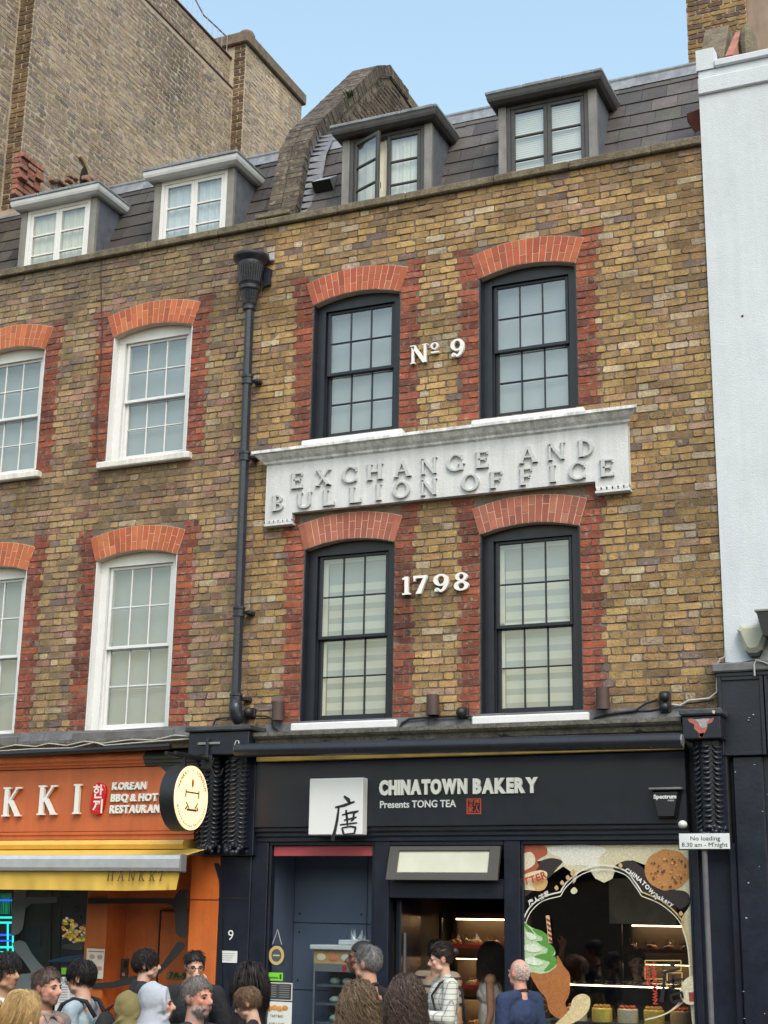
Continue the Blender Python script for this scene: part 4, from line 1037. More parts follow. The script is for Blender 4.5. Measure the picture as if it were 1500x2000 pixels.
MB().bbox(-5.653, -4.517, -.015, .09, 2.69, 2.732, .006).build('transom_head', NAVY, BAK)
for a, b in ((-6.943, -5.812), (-4.358, -2.802)):
    MB().bbox(a, b, -.01, .10, .0, .42, .006).build('stall_riser', NAVY, BAK)
    MB().bbox(a, b, -.0, .09, 2.70, 2.732, .005).build('window_head', NAVY, BAK)
    MB().box(a, b, .045, .055, .42, 2.70).build('shop_pane', SHOPGLASS, BAK)
    for (x, s) in ((a, 1), (b - .025, 1)): MB().bbox(x, x + .025, .0, .09, .42, 2.70, .004).build('window_stile', NAVY, BAK)
# left pilaster with number and notice
MB().bbox(-7.47, -7.122, -.03, .08, 0, 2.598, .008).build('pilaster', NAVY, BAK)
MB().bbox(-7.47, -7.122, -.034, -.03, 2.18, 2.20, .002).build('pilaster_joint', BLK, BAK)
nine = line_text('9', -7.345, 1.80, .10, -.036, .003, mat('white_vinyl', (.75, .75, .73), rough=.5), BAK, name='door_number')
nt_ = empty('paper_notice', (-7.33, -.035, 1.58), 'small white printed notice stuck on the black pilaster', 'notice')
MB().box(-7.435, -7.235, -.035, -.0325, 1.59, 1.70).build('sheet', mat('paper', (.72, .73, .74), rough=.8, var=.04), nt_)
for k in range(4): MB().box(-7.41 + .01 * (k % 2), -7.26 - .012 * k, -.0362, -.0352, 1.672 - .02 * k, 1.678 - .02 * k).build('text_line', mat('grey_ink', (.35, .37, .4)), nt_)
# tilted transom light, hinged at its top
def tilt(px, py, pz, z1=2.685, a=R_(17)): return (px, -.02 + (py) * math.cos(a) - (z1 - pz) * math.sin(a), z1 - (z1 - pz) * math.cos(a) - py * math.sin(a) * 0)
tw = MB()
for (x0, x1, z0, z1) in ((-5.64, -5.54, 2.36, 2.685), (-4.64, -4.54, 2.36, 2.685), (-5.54, -4.64, 2.36, 2.435), (-5.54, -4.64, 2.64, 2.685)): tw.bbox(x0, x1, -.02, .03, z0, z1, .004)
tw.v = [tilt(x, y, z) for x, y, z in tw.v]
TW = tw.build('transom_light', mat('bronze_frame', (.07, .062, .052), rough=.4, var=.1), BAK)
tp = MB(); tp.box(-5.54, -4.64, .0, .006, 2.435, 2.64); tp.v = [tilt(*q) for q in tp.v]; tp.build('frosted_pane', mat('frosted_glass', (.62, .62, .50), rough=.18, var=.12, scale=2.2), TW)
# awning roller across the fascia
AR = empty('awning_roller', (-4.9, -.42, 3.48), 'long black awning roller tube above the bakery fascia', 'awning')
MB().tube([(-7.12, -.42, 3.585), (-2.755, -.42, 3.545)], .068, 16).build('tube', mat('awning_black', (.018, .02, .028), rough=.3, var=.15), AR, smooth=40)
for x in (-6.2, -5.5, -4.4, -3.15): MB().bbox(x - .02, x + .02, -.42, -.1, 3.64, 3.665, .004).build('bracket', BLK, AR)
MB().tube([(-7.13, -.42, 3.585), (-7.116, -.42, 3.585)], .055, 14).build('end_cap', mat('galvanised'), AR)
MB().tube([(-2.757, -.42, 3.545), (-2.743, -.42, 3.545)], .055, 14).build('end_cap', mat('galvanised'), AR)

# ------------------------------------------------------------------ bakery signs
SBM = mat('sign_white', (.72, .74, .74), rough=.4, var=.02); SBL = mat('sign_cream_letter', (.82, .83, .78), rough=.45, var=.03)
BS = empty('bakery_sign', (-4.9, FY, 2.95), 'white CHINATOWN BAKERY lettering on the black fascia', 'sign')
letters_text('CHINATOWN', -5.722, 3.163, .128, FY - .028, .026, SBL, BS, .888, bold=.085)
letters_text('BAKERY', -4.775, 3.16, .128, FY - .028, .026, SBL, BS, .628, bold=.085)
line_text('Presents TONG TEA', -5.718, 3.036, .068, FY - .009, .008, SBM, BS, .77, bold=.02)
def px_prism(b, pts, Y, dep, col=None): b.prism([xz(u, v, Y) for u, v in pts], Y - dep, Y, col)
rs_ = MB(); sx, sz, sw = -4.843, 2.968, .142
for (x0, x1, z0, z1) in ((0, 1, 0, .07), (0, 1, .93, 1), (0, .07, .07, .93), (.93, 1, .07, .93)): rs_.box(sx + x0 * sw, sx + x1 * sw, FY - .006, FY - .001, sz + z0 * sw, sz + z1 * sw)
rs_.build('seal_frame', mat('seal_red', (.50, .07, .03), rough=.5), BS)
for ch, (ix, iz) in zip('唐人餅家', ((.52, .52), (.52, .1), (.1, .52), (.1, .1))): line_text(ch, sx + ix * sw, sz + iz * sw + .006, .045, FY - .006, .005, mat('seal_red'), BS, .052, bold=.03, name='seal_character')
# white box sign with a brushed character, standing proud of the fascia
BX = empty('box_sign', (-6.17, FY, 2.78), 'white square box sign with one black brushed character', 'sign')
q0, q1 = at(605, 1521, -.215), at(707, 1630, -.215)
MB().bbox(q0.x, q1.x, -.215, FY - .002, q1.z, q0.z, .006).build('box', mat('box_white', (.74, .76, .77), rough=.5, var=.02), BX)
def stroke(b, pts, ws, Y, dep, col=(.02, .02, .022)):
    """brush stroke through pixel points with a width at each"""
    P = [Vector(xz(u, v, Y)).to_3d() for u, v in pts]
    for i in range(len(P) - 1):
        d = (P[i + 1] - P[i]).normalized(); nn = Vector((-d.y, d.x, 0))
        a, c = P[i], P[i + 1]; w0, w1 = ws[i], ws[i + 1]
        b.prism([(q.x, q.y) for q in (a + nn * w0, c + nn * w1 + d * w1 * .5, c - nn * w1 + d * w1 * .5, a - nn * w0)], Y - dep - i * .0003, Y, col)
ink = MB(); Yc = -.2155
for pts, ws in ((((672, 1555), (680, 1562), (684, 1568)), (.010, .02, .008)), (((655, 1577), (672, 1573), (692, 1566)), (.008, .014, .008)), (((662, 1576), (659, 1600), (655, 1620), (650, 1640)), (.009, .013, .014, .02)),
                (((668, 1592), (685, 1587), (694, 1586), (700, 1584)), (.006, .010, .012, .006)), (((672, 1602), (690, 1598), (696, 1596)), (.006, .010, .006)), (((676, 1582), (678, 1598), (679, 1612)), (.010, .012, .006)), (((692, 1585), (690, 1600), (686, 1604)), (.009, .010, .005)),
                (((664, 1611), (680, 1609), (697, 1607)), (.006, .008, .006)), (((668, 1617), (670, 1624), (672, 1630)), (.008, .010, .008)), (((668, 1617), (685, 1614), (695, 1616), (692, 1628)), (.006, .008, .010, .008)), (((672, 1630), (690, 1628)), (.008, .008))):
    stroke(ink, pts, ws, Yc, .004)
ink.build('brushed_character', mat('ink_black', (.012, .013, .015), rough=.5), BX)
# alarm box with its maker's name
AL = empty('alarm_box', (-2.96, FY, 2.9), 'black tapering alarm box lettered Spectrum on the fascia end', 'alarm')
ab = MB(); T0 = [(-3.10, 3.15), (-2.835, 3.15), (-2.885, 2.905), (-3.05, 2.905)]; I0 = [(-3.075, 3.13), (-2.86, 3.13), (-2.90, 2.925), (-3.035, 2.925)]
ab.add([(x, FY - .001, z) for x, z in T0] + [(x, -.19, z) for x, z in I0], [(4, 5, 6, 7), (0, 4, 7, 3), (1, 2, 6, 5), (3, 7, 6, 2)]).build('case', BLK, AL)
MB().bbox(-3.112, -2.822, -.205, FY - .001, 3.15, 3.17, .006).build('lid', mat('grey_lid', (.2, .2, .2), rough=.5), AL)
line_text('Spectrum', -3.07, 3.075, .034, -.1935, .003, SBM, AL, .20, bold=.06); line_text('P·BOX', -2.945, 3.05, .014, -.1935, .003, SBM, AL, .055)
MB().ball((-2.80, -.30, 2.845), (.04, .05, .035), 10, 7).build('floodlight', mat('flood_white', (.7, .7, .68), rough=.4), None, smooth=True, label='small white floodlight beside the right corbel foot', cat='floodlight')
# no loading plate on its post
NL = empty('no_loading_sign', (-2.62, -.4, 0), 'white no loading plate with opening hours on a grey post', 'sign')
yl = -.40; q0 = at(1324, 1625, yl); q1 = at(1428, 1660, yl)
MB().bbox(q0.x, q1.x, yl, yl + .012, q1.z, q0.z - .006, .004).build('plate_edge', BLK, NL)
MB().bbox(q0.x + .008, q1.x - .008, yl - .003, yl + .002, q1.z + .008, q0.z - .014, .002).build('plate', mat('plate_white', (.72, .75, .77), rough=.45), NL)
hh = q0.z - q1.z
line_text('No loading', q0.x + .105, q1.z + hh * .53, hh * .24, yl - .005, .002, mat('sign_ink', (.03, .03, .035)), NL, .25)
line_text("8.30 am - M'night", q0.x + .03, q1.z + hh * .18, hh * .24, yl - .005, .002, mat('sign_ink'), NL, .385)
MB().tube([((q0.x + q1.x) / 2 - .01, yl + .04, 0), ((q0.x + q1.x) / 2 - .01, yl + .04, q0.z)], .024, 12).build('post', mat('post_grey', (.13, .13, .14), rough=.4, var=.2), NL, smooth=40)

# ------------------------------------------------------------------ bakery interior
IN = mat('shop_dark', (.09, .088, .09), rough=.6, var=.2); 
MB().add([(-6.98, .11, .06), (-2.75, .11, .06), (-2.75, 5, .06), (-6.98, 5, .06)], [(0, 1, 2, 3)]).build('shop_floor', mat('shop_tile', (.12, .11, .10), rough=.4), BAK)
sh = MB(); sh.add([(-6.98, .11, 2.72), (-2.75, .11, 2.72), (-2.75, 5, 2.72), (-6.98, 5, 2.72)], [(3, 2, 1, 0)]); sh.add([(-6.98, 5, 0), (-2.75, 5, 0), (-2.75, 5, 2.72), (-6.98, 5, 2.72)], [(0, 1, 2, 3)])
sh.add([(-6.98, .11, 0), (-6.98, 5, 0), (-6.98, 5, 2.72), (-6.98, .11, 2.72)], [(0, 1, 2, 3)]); sh.add([(-2.75, .11, 0), (-2.75, 5, 0), (-2.75, 5, 2.72), (-2.75, .11, 2.72)], [(3, 2, 1, 0)])
sh.build('shop_lining', IN, BAK)
# blue-grey bolted panels built in place of a reflection in the left window, red strip above
PAN = mat('slate_blue_panel', (.15, .19, .28), rough=.4, var=.1, scale=2)
yp = .62
us = (-6.97, -6.16, -5.70); zs_ = (.06, 1.33, 1.97, 2.71)
for a, b in zip(us, us[1:]):
    for c, d in zip(zs_, zs_[1:]): MB().bbox(a + .004, b - .004, yp, yp + .03, c + .004, d - .004, .003).build('reflected_panel', PAN, BAK)
for zz in (1.42, 1.88, 2.06): 
    for xx in (-6.90, -6.22, -6.10): MB().tube([(xx, yp - .004, zz), (xx, yp + .004, zz)], .012, 8).build('reflected_bolt', BLK, BAK)
MB().box(-6.91, -5.84, .036, .038, 2.60, 2.69, col=(.42, .07, .085)).build('red_strip', PRT, BAK)
MB().bbox(-6.975, -6.965, .12, .61, .06, 2.71, .002).build('reflected_panel', PAN, BAK)  # the stand-in reflection panelling carried onto the side wall
# partition between window and door zones
MB().box(-5.72, -5.69, .12, 1.9, .06, 2.71).build('partition', IN, BAK)
# sliding door folded at the left of the opening
MB().bbox(-5.64, -5.585, .12, .62, .08, 2.2, .01).build('door_leaf', NAVY, BAK); MB().tube([(-5.55, .14, 1.1), (-5.55, .14, 1.9)], .018, 8).build('door_handle', mat('steel_wire'), BAK)
WARM = mat('warm_strip', (1, .7, .38), emis=9, ecol=(1, .62, .28), var=0); 
def rack(x0, x1, y, levels, label):
    r = empty('bread_rack', ((x0 + x1) / 2, y, .06), label, 'rack')
    for x in (x0, x1 - .03): 
        for yy in (y - .22, y + .2): MB().box(x, x + .03, yy, yy + .03, .06, 2.1).build('upright', BLK, r)
    MB().box(x0, x1, y + .235, y + .25, .06, 2.1).build('back_panel', mat('rack_back', (.10, .085, .07), rough=.4), r)
    for z in levels:
        MB().box(x0 + .03, x1 - .03, y - .2, y + .19, z + .30, z + .312).build('shelf', BLK, r)
        MB().box(x0 + .06, x1 - .06, y + .10, y + .13, z + .285, z + .298).build('strip_lamp', WARM, r)
    return r
BUN = [(.55, .27, .08), (.62, .34, .12), (.45, .20, .06), (.66, .42, .2)]
BUNM = mat('glazed_bun', attr=True, rough=.3, var=.2, scale=30, coat=.3); WRAP = glass('cellophane', (.98, .97, .95), 2.2, 1.5, 1.0)
def tray(x0, x1, y, z, label, grp, n=7):
    t = empty('pastry_tray', ((x0 + x1) / 2, y, z), label, 'tray', grp)
    b = MB(); b.box(x0, x1, y - .19, y + .17, z, z + .008); b.box(x0, x1, y - .2, y - .188, z, z + .035); b.build('base', mat('red_tray', (.55, .05, .03), rough=.35), t)
    for k in range(n):
        c = (x0 + .05 + (x1 - x0 - .1) * (k % 4) / 3 + random.uniform(-.01, .01), y - .10 + .14 * (k // 4), z + .045)
        MB().ball(c, (random.uniform(.045, .06), .06, random.uniform(.03, .042)), 9, 6, col=jit(random.choice(BUN), .15)).build('bun', BUNM, t, smooth=True)
        f = MB()
        for q in range(5):
            a = Vector(c) + Vector((random.uniform(-.06, .06), random.uniform(-.06, 0), .02)); e = a + Vector((random.uniform(-.04, .04), random.uniform(-.03, .03), random.uniform(.04, .09))); g = a + Vector((random.uniform(-.05, .05), .03, .02)); f.add([a, g, e], [(0, 1, 2)])
        f.build('cellophane', WRAP, t)
rk = rack(-5.56, -4.75, 1.25, (.62, .98, 1.36, 1.74), 'tall bread rack with lit shelves inside the bakery doorway')
for z, lb in ((.64, 'lowest red tray of wrapped buns on the bread rack'), (1.0, 'red tray of golden buns on the rack beside the tweed jacket'), (1.38, 'red tray of golden buns below the top tray of the rack'), (1.76, 'topmost red tray of wrapped buns on the bread rack')): tray(-5.50, -4.80, 1.22, z, lb, 'pastry trays on the bread rack', 8)
# menu board, counter, cakes behind the right window
p0 = at(1188, 1715, 1.4); p1 = at(1322, 1806, 1.4)
MB().bbox(p0.x, p1.x, 1.4, 1.42, p1.z, p0.z, .004).build('menu_board', mat('menu_grey', (.34, .35, .34), rough=.5, var=.3, scale=5), None, label='grey hanging menu board behind the right shop window', cat='menu board')
ctr = empty('cake_counter', (-3.5, .5, .06), 'glass cake counter with lit cakes at the foot of the right window', 'counter')
MB().box(-4.30, -2.85, .28, .85, .06, 1.17).build('base', IN, ctr); MB().box(-4.30, -2.85, .26, .27, 1.15, 1.50).build('front_pane', SHOPGLASS, ctr); MB().box(-4.30, -2.85, .26, .8, 1.50, 1.515).build('top_pane', SHOPGLASS, ctr)
MB().box(-4.2, -2.95, .285, .305, 1.478, 1.486).build('strip_lamp', mat('counter_strip', (1, .75, .42), emis=14, ecol=(1, .7, .35), var=0), ctr)
for i in range(5):
    cx = -3.98 + i * .235; col = ((.78, .70, .48), (.80, .60, .12), (.70, .62, .42), (.80, .55, .10), (.6, .35, .15))[i]
    ck = empty('cake', (cx, .42, 1.17), ('round cream cake leftmost in the lit counter', 'round yellow cake second from the left in the counter', 'round pale cake in the middle of the counter', 'round amber cake second from the right in the counter', 'round brown cake rightmost in the lit counter')[i], 'cake', 'cakes in the counter')
    MB().lathe([(0, 1.29), (.085, 1.29), (.092, 1.28), (.092, 1.172), (0, 1.172)], (cx, .42), 18, col=col).build('sponge', PRTV, ck, smooth=30)
    for k in range(9):
        a = k * .7; MB().ball((cx + math.cos(a) * .06, .42 + math.sin(a) * .06, 1.302), .018, 7, 5, col=(.5, .06, .03) if i % 2 == 0 else (.5, .25, .06)).build('topping', BUNM, ck, smooth=True)
fill_rack = rack(-4.25, -3.45, 3.2, (.9, 1.3, 1.7), 'added shelf rack whose strip lamps brighten the bakery back behind the right window')  # rack and strip lamps added to lighten the dark back of the shop
for z_, l_ in ((1.32, 'red tray of buns on the back shelf rack behind the right window'), (1.72, 'upper red tray of buns on the back shelf rack')): tray(-4.2, -3.5, 3.17, z_, l_, 'pastry trays on the back rack', 8)
MB().bbox(-3.30, -2.95, 1.9, 2.2, 1.0, 1.5, .02).build('coffee_machine', mat('steel_sheet', (.42, .43, .44), rough=.35, metal=.7), None, label='steel coffee machine behind the right window', cat='coffee machine')
MB().box(-4.05, -3.25, 2.3, 2.6, .06, 1.45).build('back_counter', mat('back_counter', (.13, .10, .07), rough=.5, var=.4, scale=9), BAK)
# display steamer in the left window
st = empty('display_steamer', (-6.66, .35, .1), 'white topped glass steamer cabinet of buns in the left window', 'cabinet')
a0 = at(617, 1850, .28); a1 = at(699, 1850, .28); X0s, X1s, Zt = a0.x, a1.x + .12, a0.z
MB().bbox(X0s - .03, X1s + .03, .2, .58, Zt - .02, Zt + .025, .008).build('top', SBM, st)
MB().box(X0s, X1s, .24, .56, Zt - .15, Zt - .02, col=(.60, .38, .16)).build('picture_band', PRTV, st)
for k in range(4): MB().ball((X0s + .08 + k * .13, .237, Zt - .09), (.05, .004, .035), 10, 6, col=((.8, .72, .5), (.75, .25, .12), (.7, .7, .66), (.8, .6, .2))[k]).build('printed_bun', PRT, st)
MB().box(X0s, X1s, .24, .56, Zt - .22, Zt - .152).build('control_strip', mat('steel_sheet', (.42, .43, .44), rough=.35, metal=.7), st); MB().box(X1s - .26, X1s - .22, .236, .24, Zt - .215, Zt - .165, col=(.5, .02, .03)).build('switch', PRT, st)
for x in (X0s, X1s - .02):
    MB().box(x, x + .02, .24, .26, .7, Zt - .22).build('corner_post', mat('steel_sheet'), st)
MB().box(X0s + .02, X1s - .02, .54, .55, .7, Zt - .22).build('back', mat('steamer_back', (.10, .13, .14), rough=.4), st)
MB().box(X0s + .02, X1s - .02, .245, .25, .7, Zt - .22).build('front_pane', SHOPGLASS, st)
for k in range(4):
    z = Zt - .36 - k * .17; MB().box(X0s + .02, X1s - .02, .27, .53, z, z + .02).build('shelf', mat('steel_sheet'), st)
    for q in range(3): MB().ball((X0s + .18 + q * .13, .36, z + .05), (.055, .055, .035), 10, 6, col=(.78, .78, .7) if q % 2 else (.6, .7, .5)).build('bun', PRT, st, smooth=True)
MB().box(X0s, X1s, .24, .56, .1, .7).build('plinth', SBM, st)
bag = MB(); q0 = at(668, 1838, .35)
for k in range(14):
    a = Vector((q0.x + random.uniform(0, .22), .33 + random.uniform(-.05, .05), Zt + .03)); bag.add([a, a + Vector((random.uniform(.02, .08), .02, 0)), a + Vector((random.uniform(-.03, .05), .03, random.uniform(.08, .16)))], [(0, 1, 2)])
bag.build('wrapped_loaf', WRAP, None, label='clear wrapped packet on top of the steamer cabinet', cat='packet'); MB().bbox(q0.x + .0, X1s, .26, .46, Zt + .027, Zt + .075, .01).build('foam_box', SBM, None, label='white foam boxes on top of the steamer cabinet', cat='box')
# things stuck in the left window
hs = empty('hanging_sign', (-6.85, .03, 1.7), 'round gold ringed sign hanging on a string in the left window', 'sign')
c = at(540, 1866, .03); 
MB().box(c.x - .085, c.x + .085, .033, .036, c.z - .10, c.z + .10).build('clear_card', SHOPGLASS, hs)
rg = MB()
for i in range(24):
    a, b = 2 * pi * i / 24, 2 * pi * (i + 1) / 24; P = lambda an, r: (c.x + math.cos(an) * r, c.z + math.sin(an) * r * 1.08); rg.prism([P(a, .082), P(b, .082), P(b, .055), P(a, .055)], .026, .032, (.55, .42, .16))
rg.build('gold_ring', PRT, hs); d = MB(); d.prism([(c.x + math.cos(i * .2618) * .055, c.z + math.sin(i * .2618) * .059) for i in range(24)], .028, .032, (.09, .09, .09)); d.build('disc', PRT, hs)
MB().box(c.x - .035, c.x + .035, .0265, .028, c.z - .006, c.z + .006, col=(.5, .5, .45)).build('lettering', PRT, hs)
for s in (-1, 1): MB().tube([(c.x, .034, c.z + .24), (c.x + s * .05, .034, c.z + .10)], .003, 4).build('string', mat('string', (.5, .5, .48)), hs)
gs = empty('hygiene_sticker', (-6.87, .03, 1.45), 'bright green rating sticker under the round hanging sign', 'sticker')
a = at(520, 1899, .03); b = at(552, 1916, .03); MB().box(a.x, b.x, .032, .036, b.z, a.z, col=(.20, .62, .04)).build('sheet', PRT, gs); MB().box(a.x + .01, b.x - .05, .0305, .0318, b.z + .02, b.z + .035, col=(.05, .2, .02)).build('text_line', PRT, gs); MB().box(b.x - .035, b.x - .015, .0305, .0318, b.z + .015, b.z + .06, col=(.02, .08, .02)).build('text_line', PRT, gs)
mp_ = empty('menu_poster', (-6.85, .03, 1.0), 'two part menu poster with pastry picture in the left window corner', 'poster')
a = at(517, 1918, .03); b = at(570, 1955, .03); MB().box(a.x, b.x, .034, .037, b.z, a.z, col=(.6, .6, .58)).build('frame', PRT, mp_); MB().box(a.x + .012, b.x - .012, .031, .0338, b.z + .01, a.z - .012, col=(.05, .05, .055)).build('black_menu', PRT, mp_)
for k in range(7): MB().box(a.x + .03, a.x + .13, .0296, .0308, b.z + .03 + k * .02, b.z + .035 + k * .02, col=(.3, .3, .28)).build('text_line', PRT, mp_); MB().box(a.x + .16, b.x - .03, .0296, .0308, b.z + .03 + k * .02, b.z + .035 + k * .02, col=(.3, .3, .28)).build('text_line', PRT, mp_)
MB().box(a.x, b.x, .034, .037, b.z - .4, b.z - .012, col=(.70, .72, .68)).build('white_sheet', PRT, mp_)
for k in range(4): MB().ball((a.x + .06 + k * .055, .0325, b.z - .075 + .008 * (k % 2)), (.036, .004, .026), 9, 6, col=jit((.6, .28, .08), .2)).build('printed_pastry', PRTV, mp_)
line_text('TART BAO', a.x + .07, b.z - .155, .026, .032, .0015, mat('sign_ink'), mp_, .14); line_text('£2.00 / £2.50', a.x + .06, b.z - .22, .02, .032, .0015, mat('sign_ink'), mp_, .16)

# ------------------------------------------------------------------ printed film on the right window
WF_ = empty('window_print', (-3.6, .04, 1.2), 'printed film of cream, cookie and green ice cream on the right shop window', 'window print')
YD = .040
def smooth_pts(pts, closed=True, n=6):
    out = []; m = len(pts)
    for i in range(m if closed else m - 1):
        p0, p1, p2, p3 = (pts[(i + k - 1) % m] if closed else pts[min(max(i + k - 1, 0), m - 1)] for k in range(4))
        for j in range(n):
            t = j / n
            out.append(tuple(.5 * (2 * p1[a] + (p2[a] - p0[a]) * t + (2 * p0[a] - 5 * p1[a] + 4 * p2[a] - p3[a]) * t * t + (3 * p1[a] - p0[a] - 3 * p2[a] + p3[a]) * t ** 3) for a in (0, 1)))
    if not closed: out.append(pts[-1])
    return out
lvl = [0]
def decal(name, pts, col, parent=WF_, Y=YD, M=None, sm=True):
    lvl[0] += 1; y = Y - .0012 * lvl[0] % .03
    b = MB(); px_prism(b, smooth_pts(pts) if sm else pts, Y - lvl[0] * .0005, .0004, col); return b.build(name, M or PRTV, parent)
CRE = (.66, .60, .42)
top = [(1019, 1650), (1349, 1648), (1352, 1760), (1340, 1735), (1325, 1720), (1316, 1700)]
decal('cream_field', [(1020, 1651), (1349, 1649), (1351, 1700), (1300, 1706), (1262, 1690), (1235, 1680), (1205, 1690), (1196, 1716), (1180, 1724), (1163, 1716), (1152, 1700), (1130, 1702), (1124, 1722), (1119, 1726), (1117, 1704), (1100, 1692), (1080, 1706), (1075, 1700), (1088, 1678), (1050, 1682), (1020, 1690)], CRE, sm=False)
decal('cream_border', [(1349, 1690), (1352, 1850), (1360, 1998), (1352, 1998), (1346, 1900), (1342, 1850), (1330, 1800), (1348, 1765), (1335, 1742), (1318, 1735), (1340, 1700)], CRE)
decal('dark_ribbon', [(1198, 1696), (1212, 1684), (1232, 1681), (1252, 1692), (1268, 1712), (1290, 1735), (1315, 1738), (1340, 1742), (1348, 1760), (1330, 1775), (1312, 1765), (1285, 1755), (1262, 1748), (1240, 1722), (1215, 1706)], (.035, .025, .022))
decal('dark_ribbon', [(1052, 1686), (1075, 1676), (1098, 1682), (1086, 1698), (1075, 1712), (1050, 1732), (1024, 1752), (1022, 1738), (1045, 1715)], (.035, .025, .022))
decal('cream_pour', [(1080, 1652), (1150, 1650), (1185, 1660), (1170, 1676), (1172, 1700), (1160, 1706), (1150, 1694), (1135, 1690), (1105, 1690), (1095, 1676), (1070, 1664)], (.76, .74, .66))
decal('strawberry_cake', [(1019, 1652), (1062, 1652), (1068, 1668), (1050, 1680), (1052, 1692), (1040, 1704), (1019, 1710)], (.42, .10, .05))
decal('cake_cream', [(1019, 1672), (1036, 1664), (1045, 1676), (1042, 1690), (1019, 1700)], (.74, .68, .50))
decal('banner', [(1019, 1712), (1050, 1700), (1068, 1704), (1066, 1720), (1056, 1738), (1030, 1738), (1019, 1734)], (.76, .66, .44))
decal('banner_edge', [(1040, 1716), (1068, 1718), (1064, 1736), (1046, 1739)], (.66, .40, .16))
decal('cookie', [(1304 + 45 * math.cos(i * .35), 1699 + 40 * math.sin(i * .35) * (1.02 if i % 2 else .98)) for i in range(18)], (.52, .24, .08))
for i in range(46):
    r = math.sqrt(random.random()) * 36; a = random.uniform(0, 6.28); u, v = 1304 + r * math.cos(a) * 1.08, 1699 + r * math.sin(a); s = random.uniform(1.2, 3.2)
    lvl[0] = 30 + i % 4; decal('chocolate_chip', [(u - s, v), (u, v - s), (u + s, v), (u, v + s)], random.choice([(.14, .05, .02), (.2, .08, .03), (.66, .36, .14)]), sm=False)
lvl[0] = 36
def dline(name, pts, w, col, closed=False):
    S = smooth_pts(pts, closed, 8); b = MB(); lvl[0] += 1; Y = YD - lvl[0] * .0005
    P = [Vector(xz(u, v, Y)) for u, v in S]
    for i in range(len(P) - 1):
        d = (P[i + 1] - P[i]); 
        if d.length < 1e-5: continue
        d.normalize(); nn = Vector((-d.y, d.x)) * w; b.prism([tuple(q) for q in (P[i] + nn, P[i + 1] + nn, P[i + 1] - nn, P[i] - nn)], Y - .0004, Y, col)
    return b.build(name, PRT, WF_)
for off, w in ((0, .0065), (8, .004)):
    dline('arch_line', [(1022 + off * .5, 1796 + off), (1035 + off * .3, 1772 + off), (1060, 1752 + off), (1095, 1742 + off)], w, (.72, .70, .62))
    dline('arch_line', [(1095, 1742 + off), (1108, 1722 + off), (1140, 1698 + off), (1180, 1690 + off), (1220, 1700 + off), (1240, 1722 + off), (1253, 1742 + off)], w, (.72, .70, .62))
    dline('arch_line', [(1253, 1742 + off), (1290, 1758 + off), (1322, 1785 + off), (1340 - off * .4, 1815 + off), (1350 - off * .7, 1860), (1352 - off * .7, 1920), (1335 - off * .7, 1955), (1300, 1980), (1260, 1992)], w, (.72, .68, .52) if off else (.6, .42, .2))
GR = (.10, .30, .05); GR2 = (.46, .62, .38)
for pts in ([(1022, 1868), (1040, 1858), (1070, 1866), (1088, 1878), (1086, 1890), (1064, 1901), (1038, 1900), (1022, 1886)], [(1022, 1838), (1046, 1832), (1074, 1844), (1084, 1858), (1080, 1868), (1050, 1874), (1022, 1866)], [(1022, 1810), (1040, 1812), (1066, 1826), (1074, 1838), (1064, 1846), (1040, 1846), (1022, 1840)], [(1021, 1798), (1030, 1806), (1044, 1816), (1050, 1826), (1036, 1828), (1022, 1822)]):
    decal('ice_cream', pts, GR2)
for q in ([(1044, 1868), (1066, 1862), (1084, 1868), (1087, 1882), (1074, 1894), (1062, 1896), (1074, 1880), (1060, 1874)], [(1048, 1838), (1068, 1840), (1082, 1852), (1080, 1864), (1064, 1868), (1070, 1854), (1058, 1846)], [(1040, 1814), (1058, 1818), (1073, 1832), (1068, 1842), (1054, 1844), (1060, 1832), (1048, 1824)], [(1022, 1800), (1030, 1808), (1042, 1822), (1044, 1836), (1036, 1826), (1026, 1812)]): decal('green_swirl', q, GR)
for q in ([(1026, 1872), (1044, 1870), (1060, 1880), (1050, 1886), (1030, 1882)], [(1025, 1846), (1044, 1844), (1058, 1854), (1046, 1860), (1026, 1856)], [(1025, 1822), (1038, 1822), (1048, 1832), (1036, 1836)]): decal('pale_swirl', q, (.68, .76, .62))
decal('wafer_stick', [(1066, 1788), (1073, 1788), (1079, 1842), (1071, 1842)], (.62, .42, .26), sm=False)
for k in range(5): decal('wafer_stripe', [(1067 + k * 1.2, 1793 + k * 10), (1074 + k * 1.2, 1797 + k * 10), (1074.5 + k * 1.2, 1802 + k * 10), (1067.5 + k * 1.2, 1798 + k * 10)], (.16, .05, .03), sm=False)
decal('fish_waffle', [(1036, 1900), (1062, 1902), (1086, 1888), (1088, 1866), (1102, 1888), (1113, 1905), (1112, 1940), (1104, 1960), (1110, 1978), (1094, 1990), (1074, 1976), (1066, 1950), (1050, 1930)], (.40, .15, .045))
for i in range(26): 
    u = 1060 + (i % 5) * 9 + (i // 5 % 2) * 4; v = 1912 + (i // 5) * 12; lvl[0] = 58; dline('scale_line', [(u - 5, v), (u, v + 5), (u + 5, v)], .004, (.22, .07, .02))
lvl[0] = 60
decal('spoon', [(1110, 1975), (1120, 1950), (1138, 1941), (1152, 1950), (1150, 1972), (1136, 1988), (1118, 1999), (1090, 2010), (1085, 2000)], (.68, .56, .32))
decal('cream_drop', [(1330, 1925), (1345, 1908), (1358, 1912), (1361, 1955), (1345, 1962), (1330, 1950)], CRE); decal('cream_drop', [(1115, 1738), (1122, 1733), (1128, 1740), (1122, 1746), (1116, 1744)], CRE)
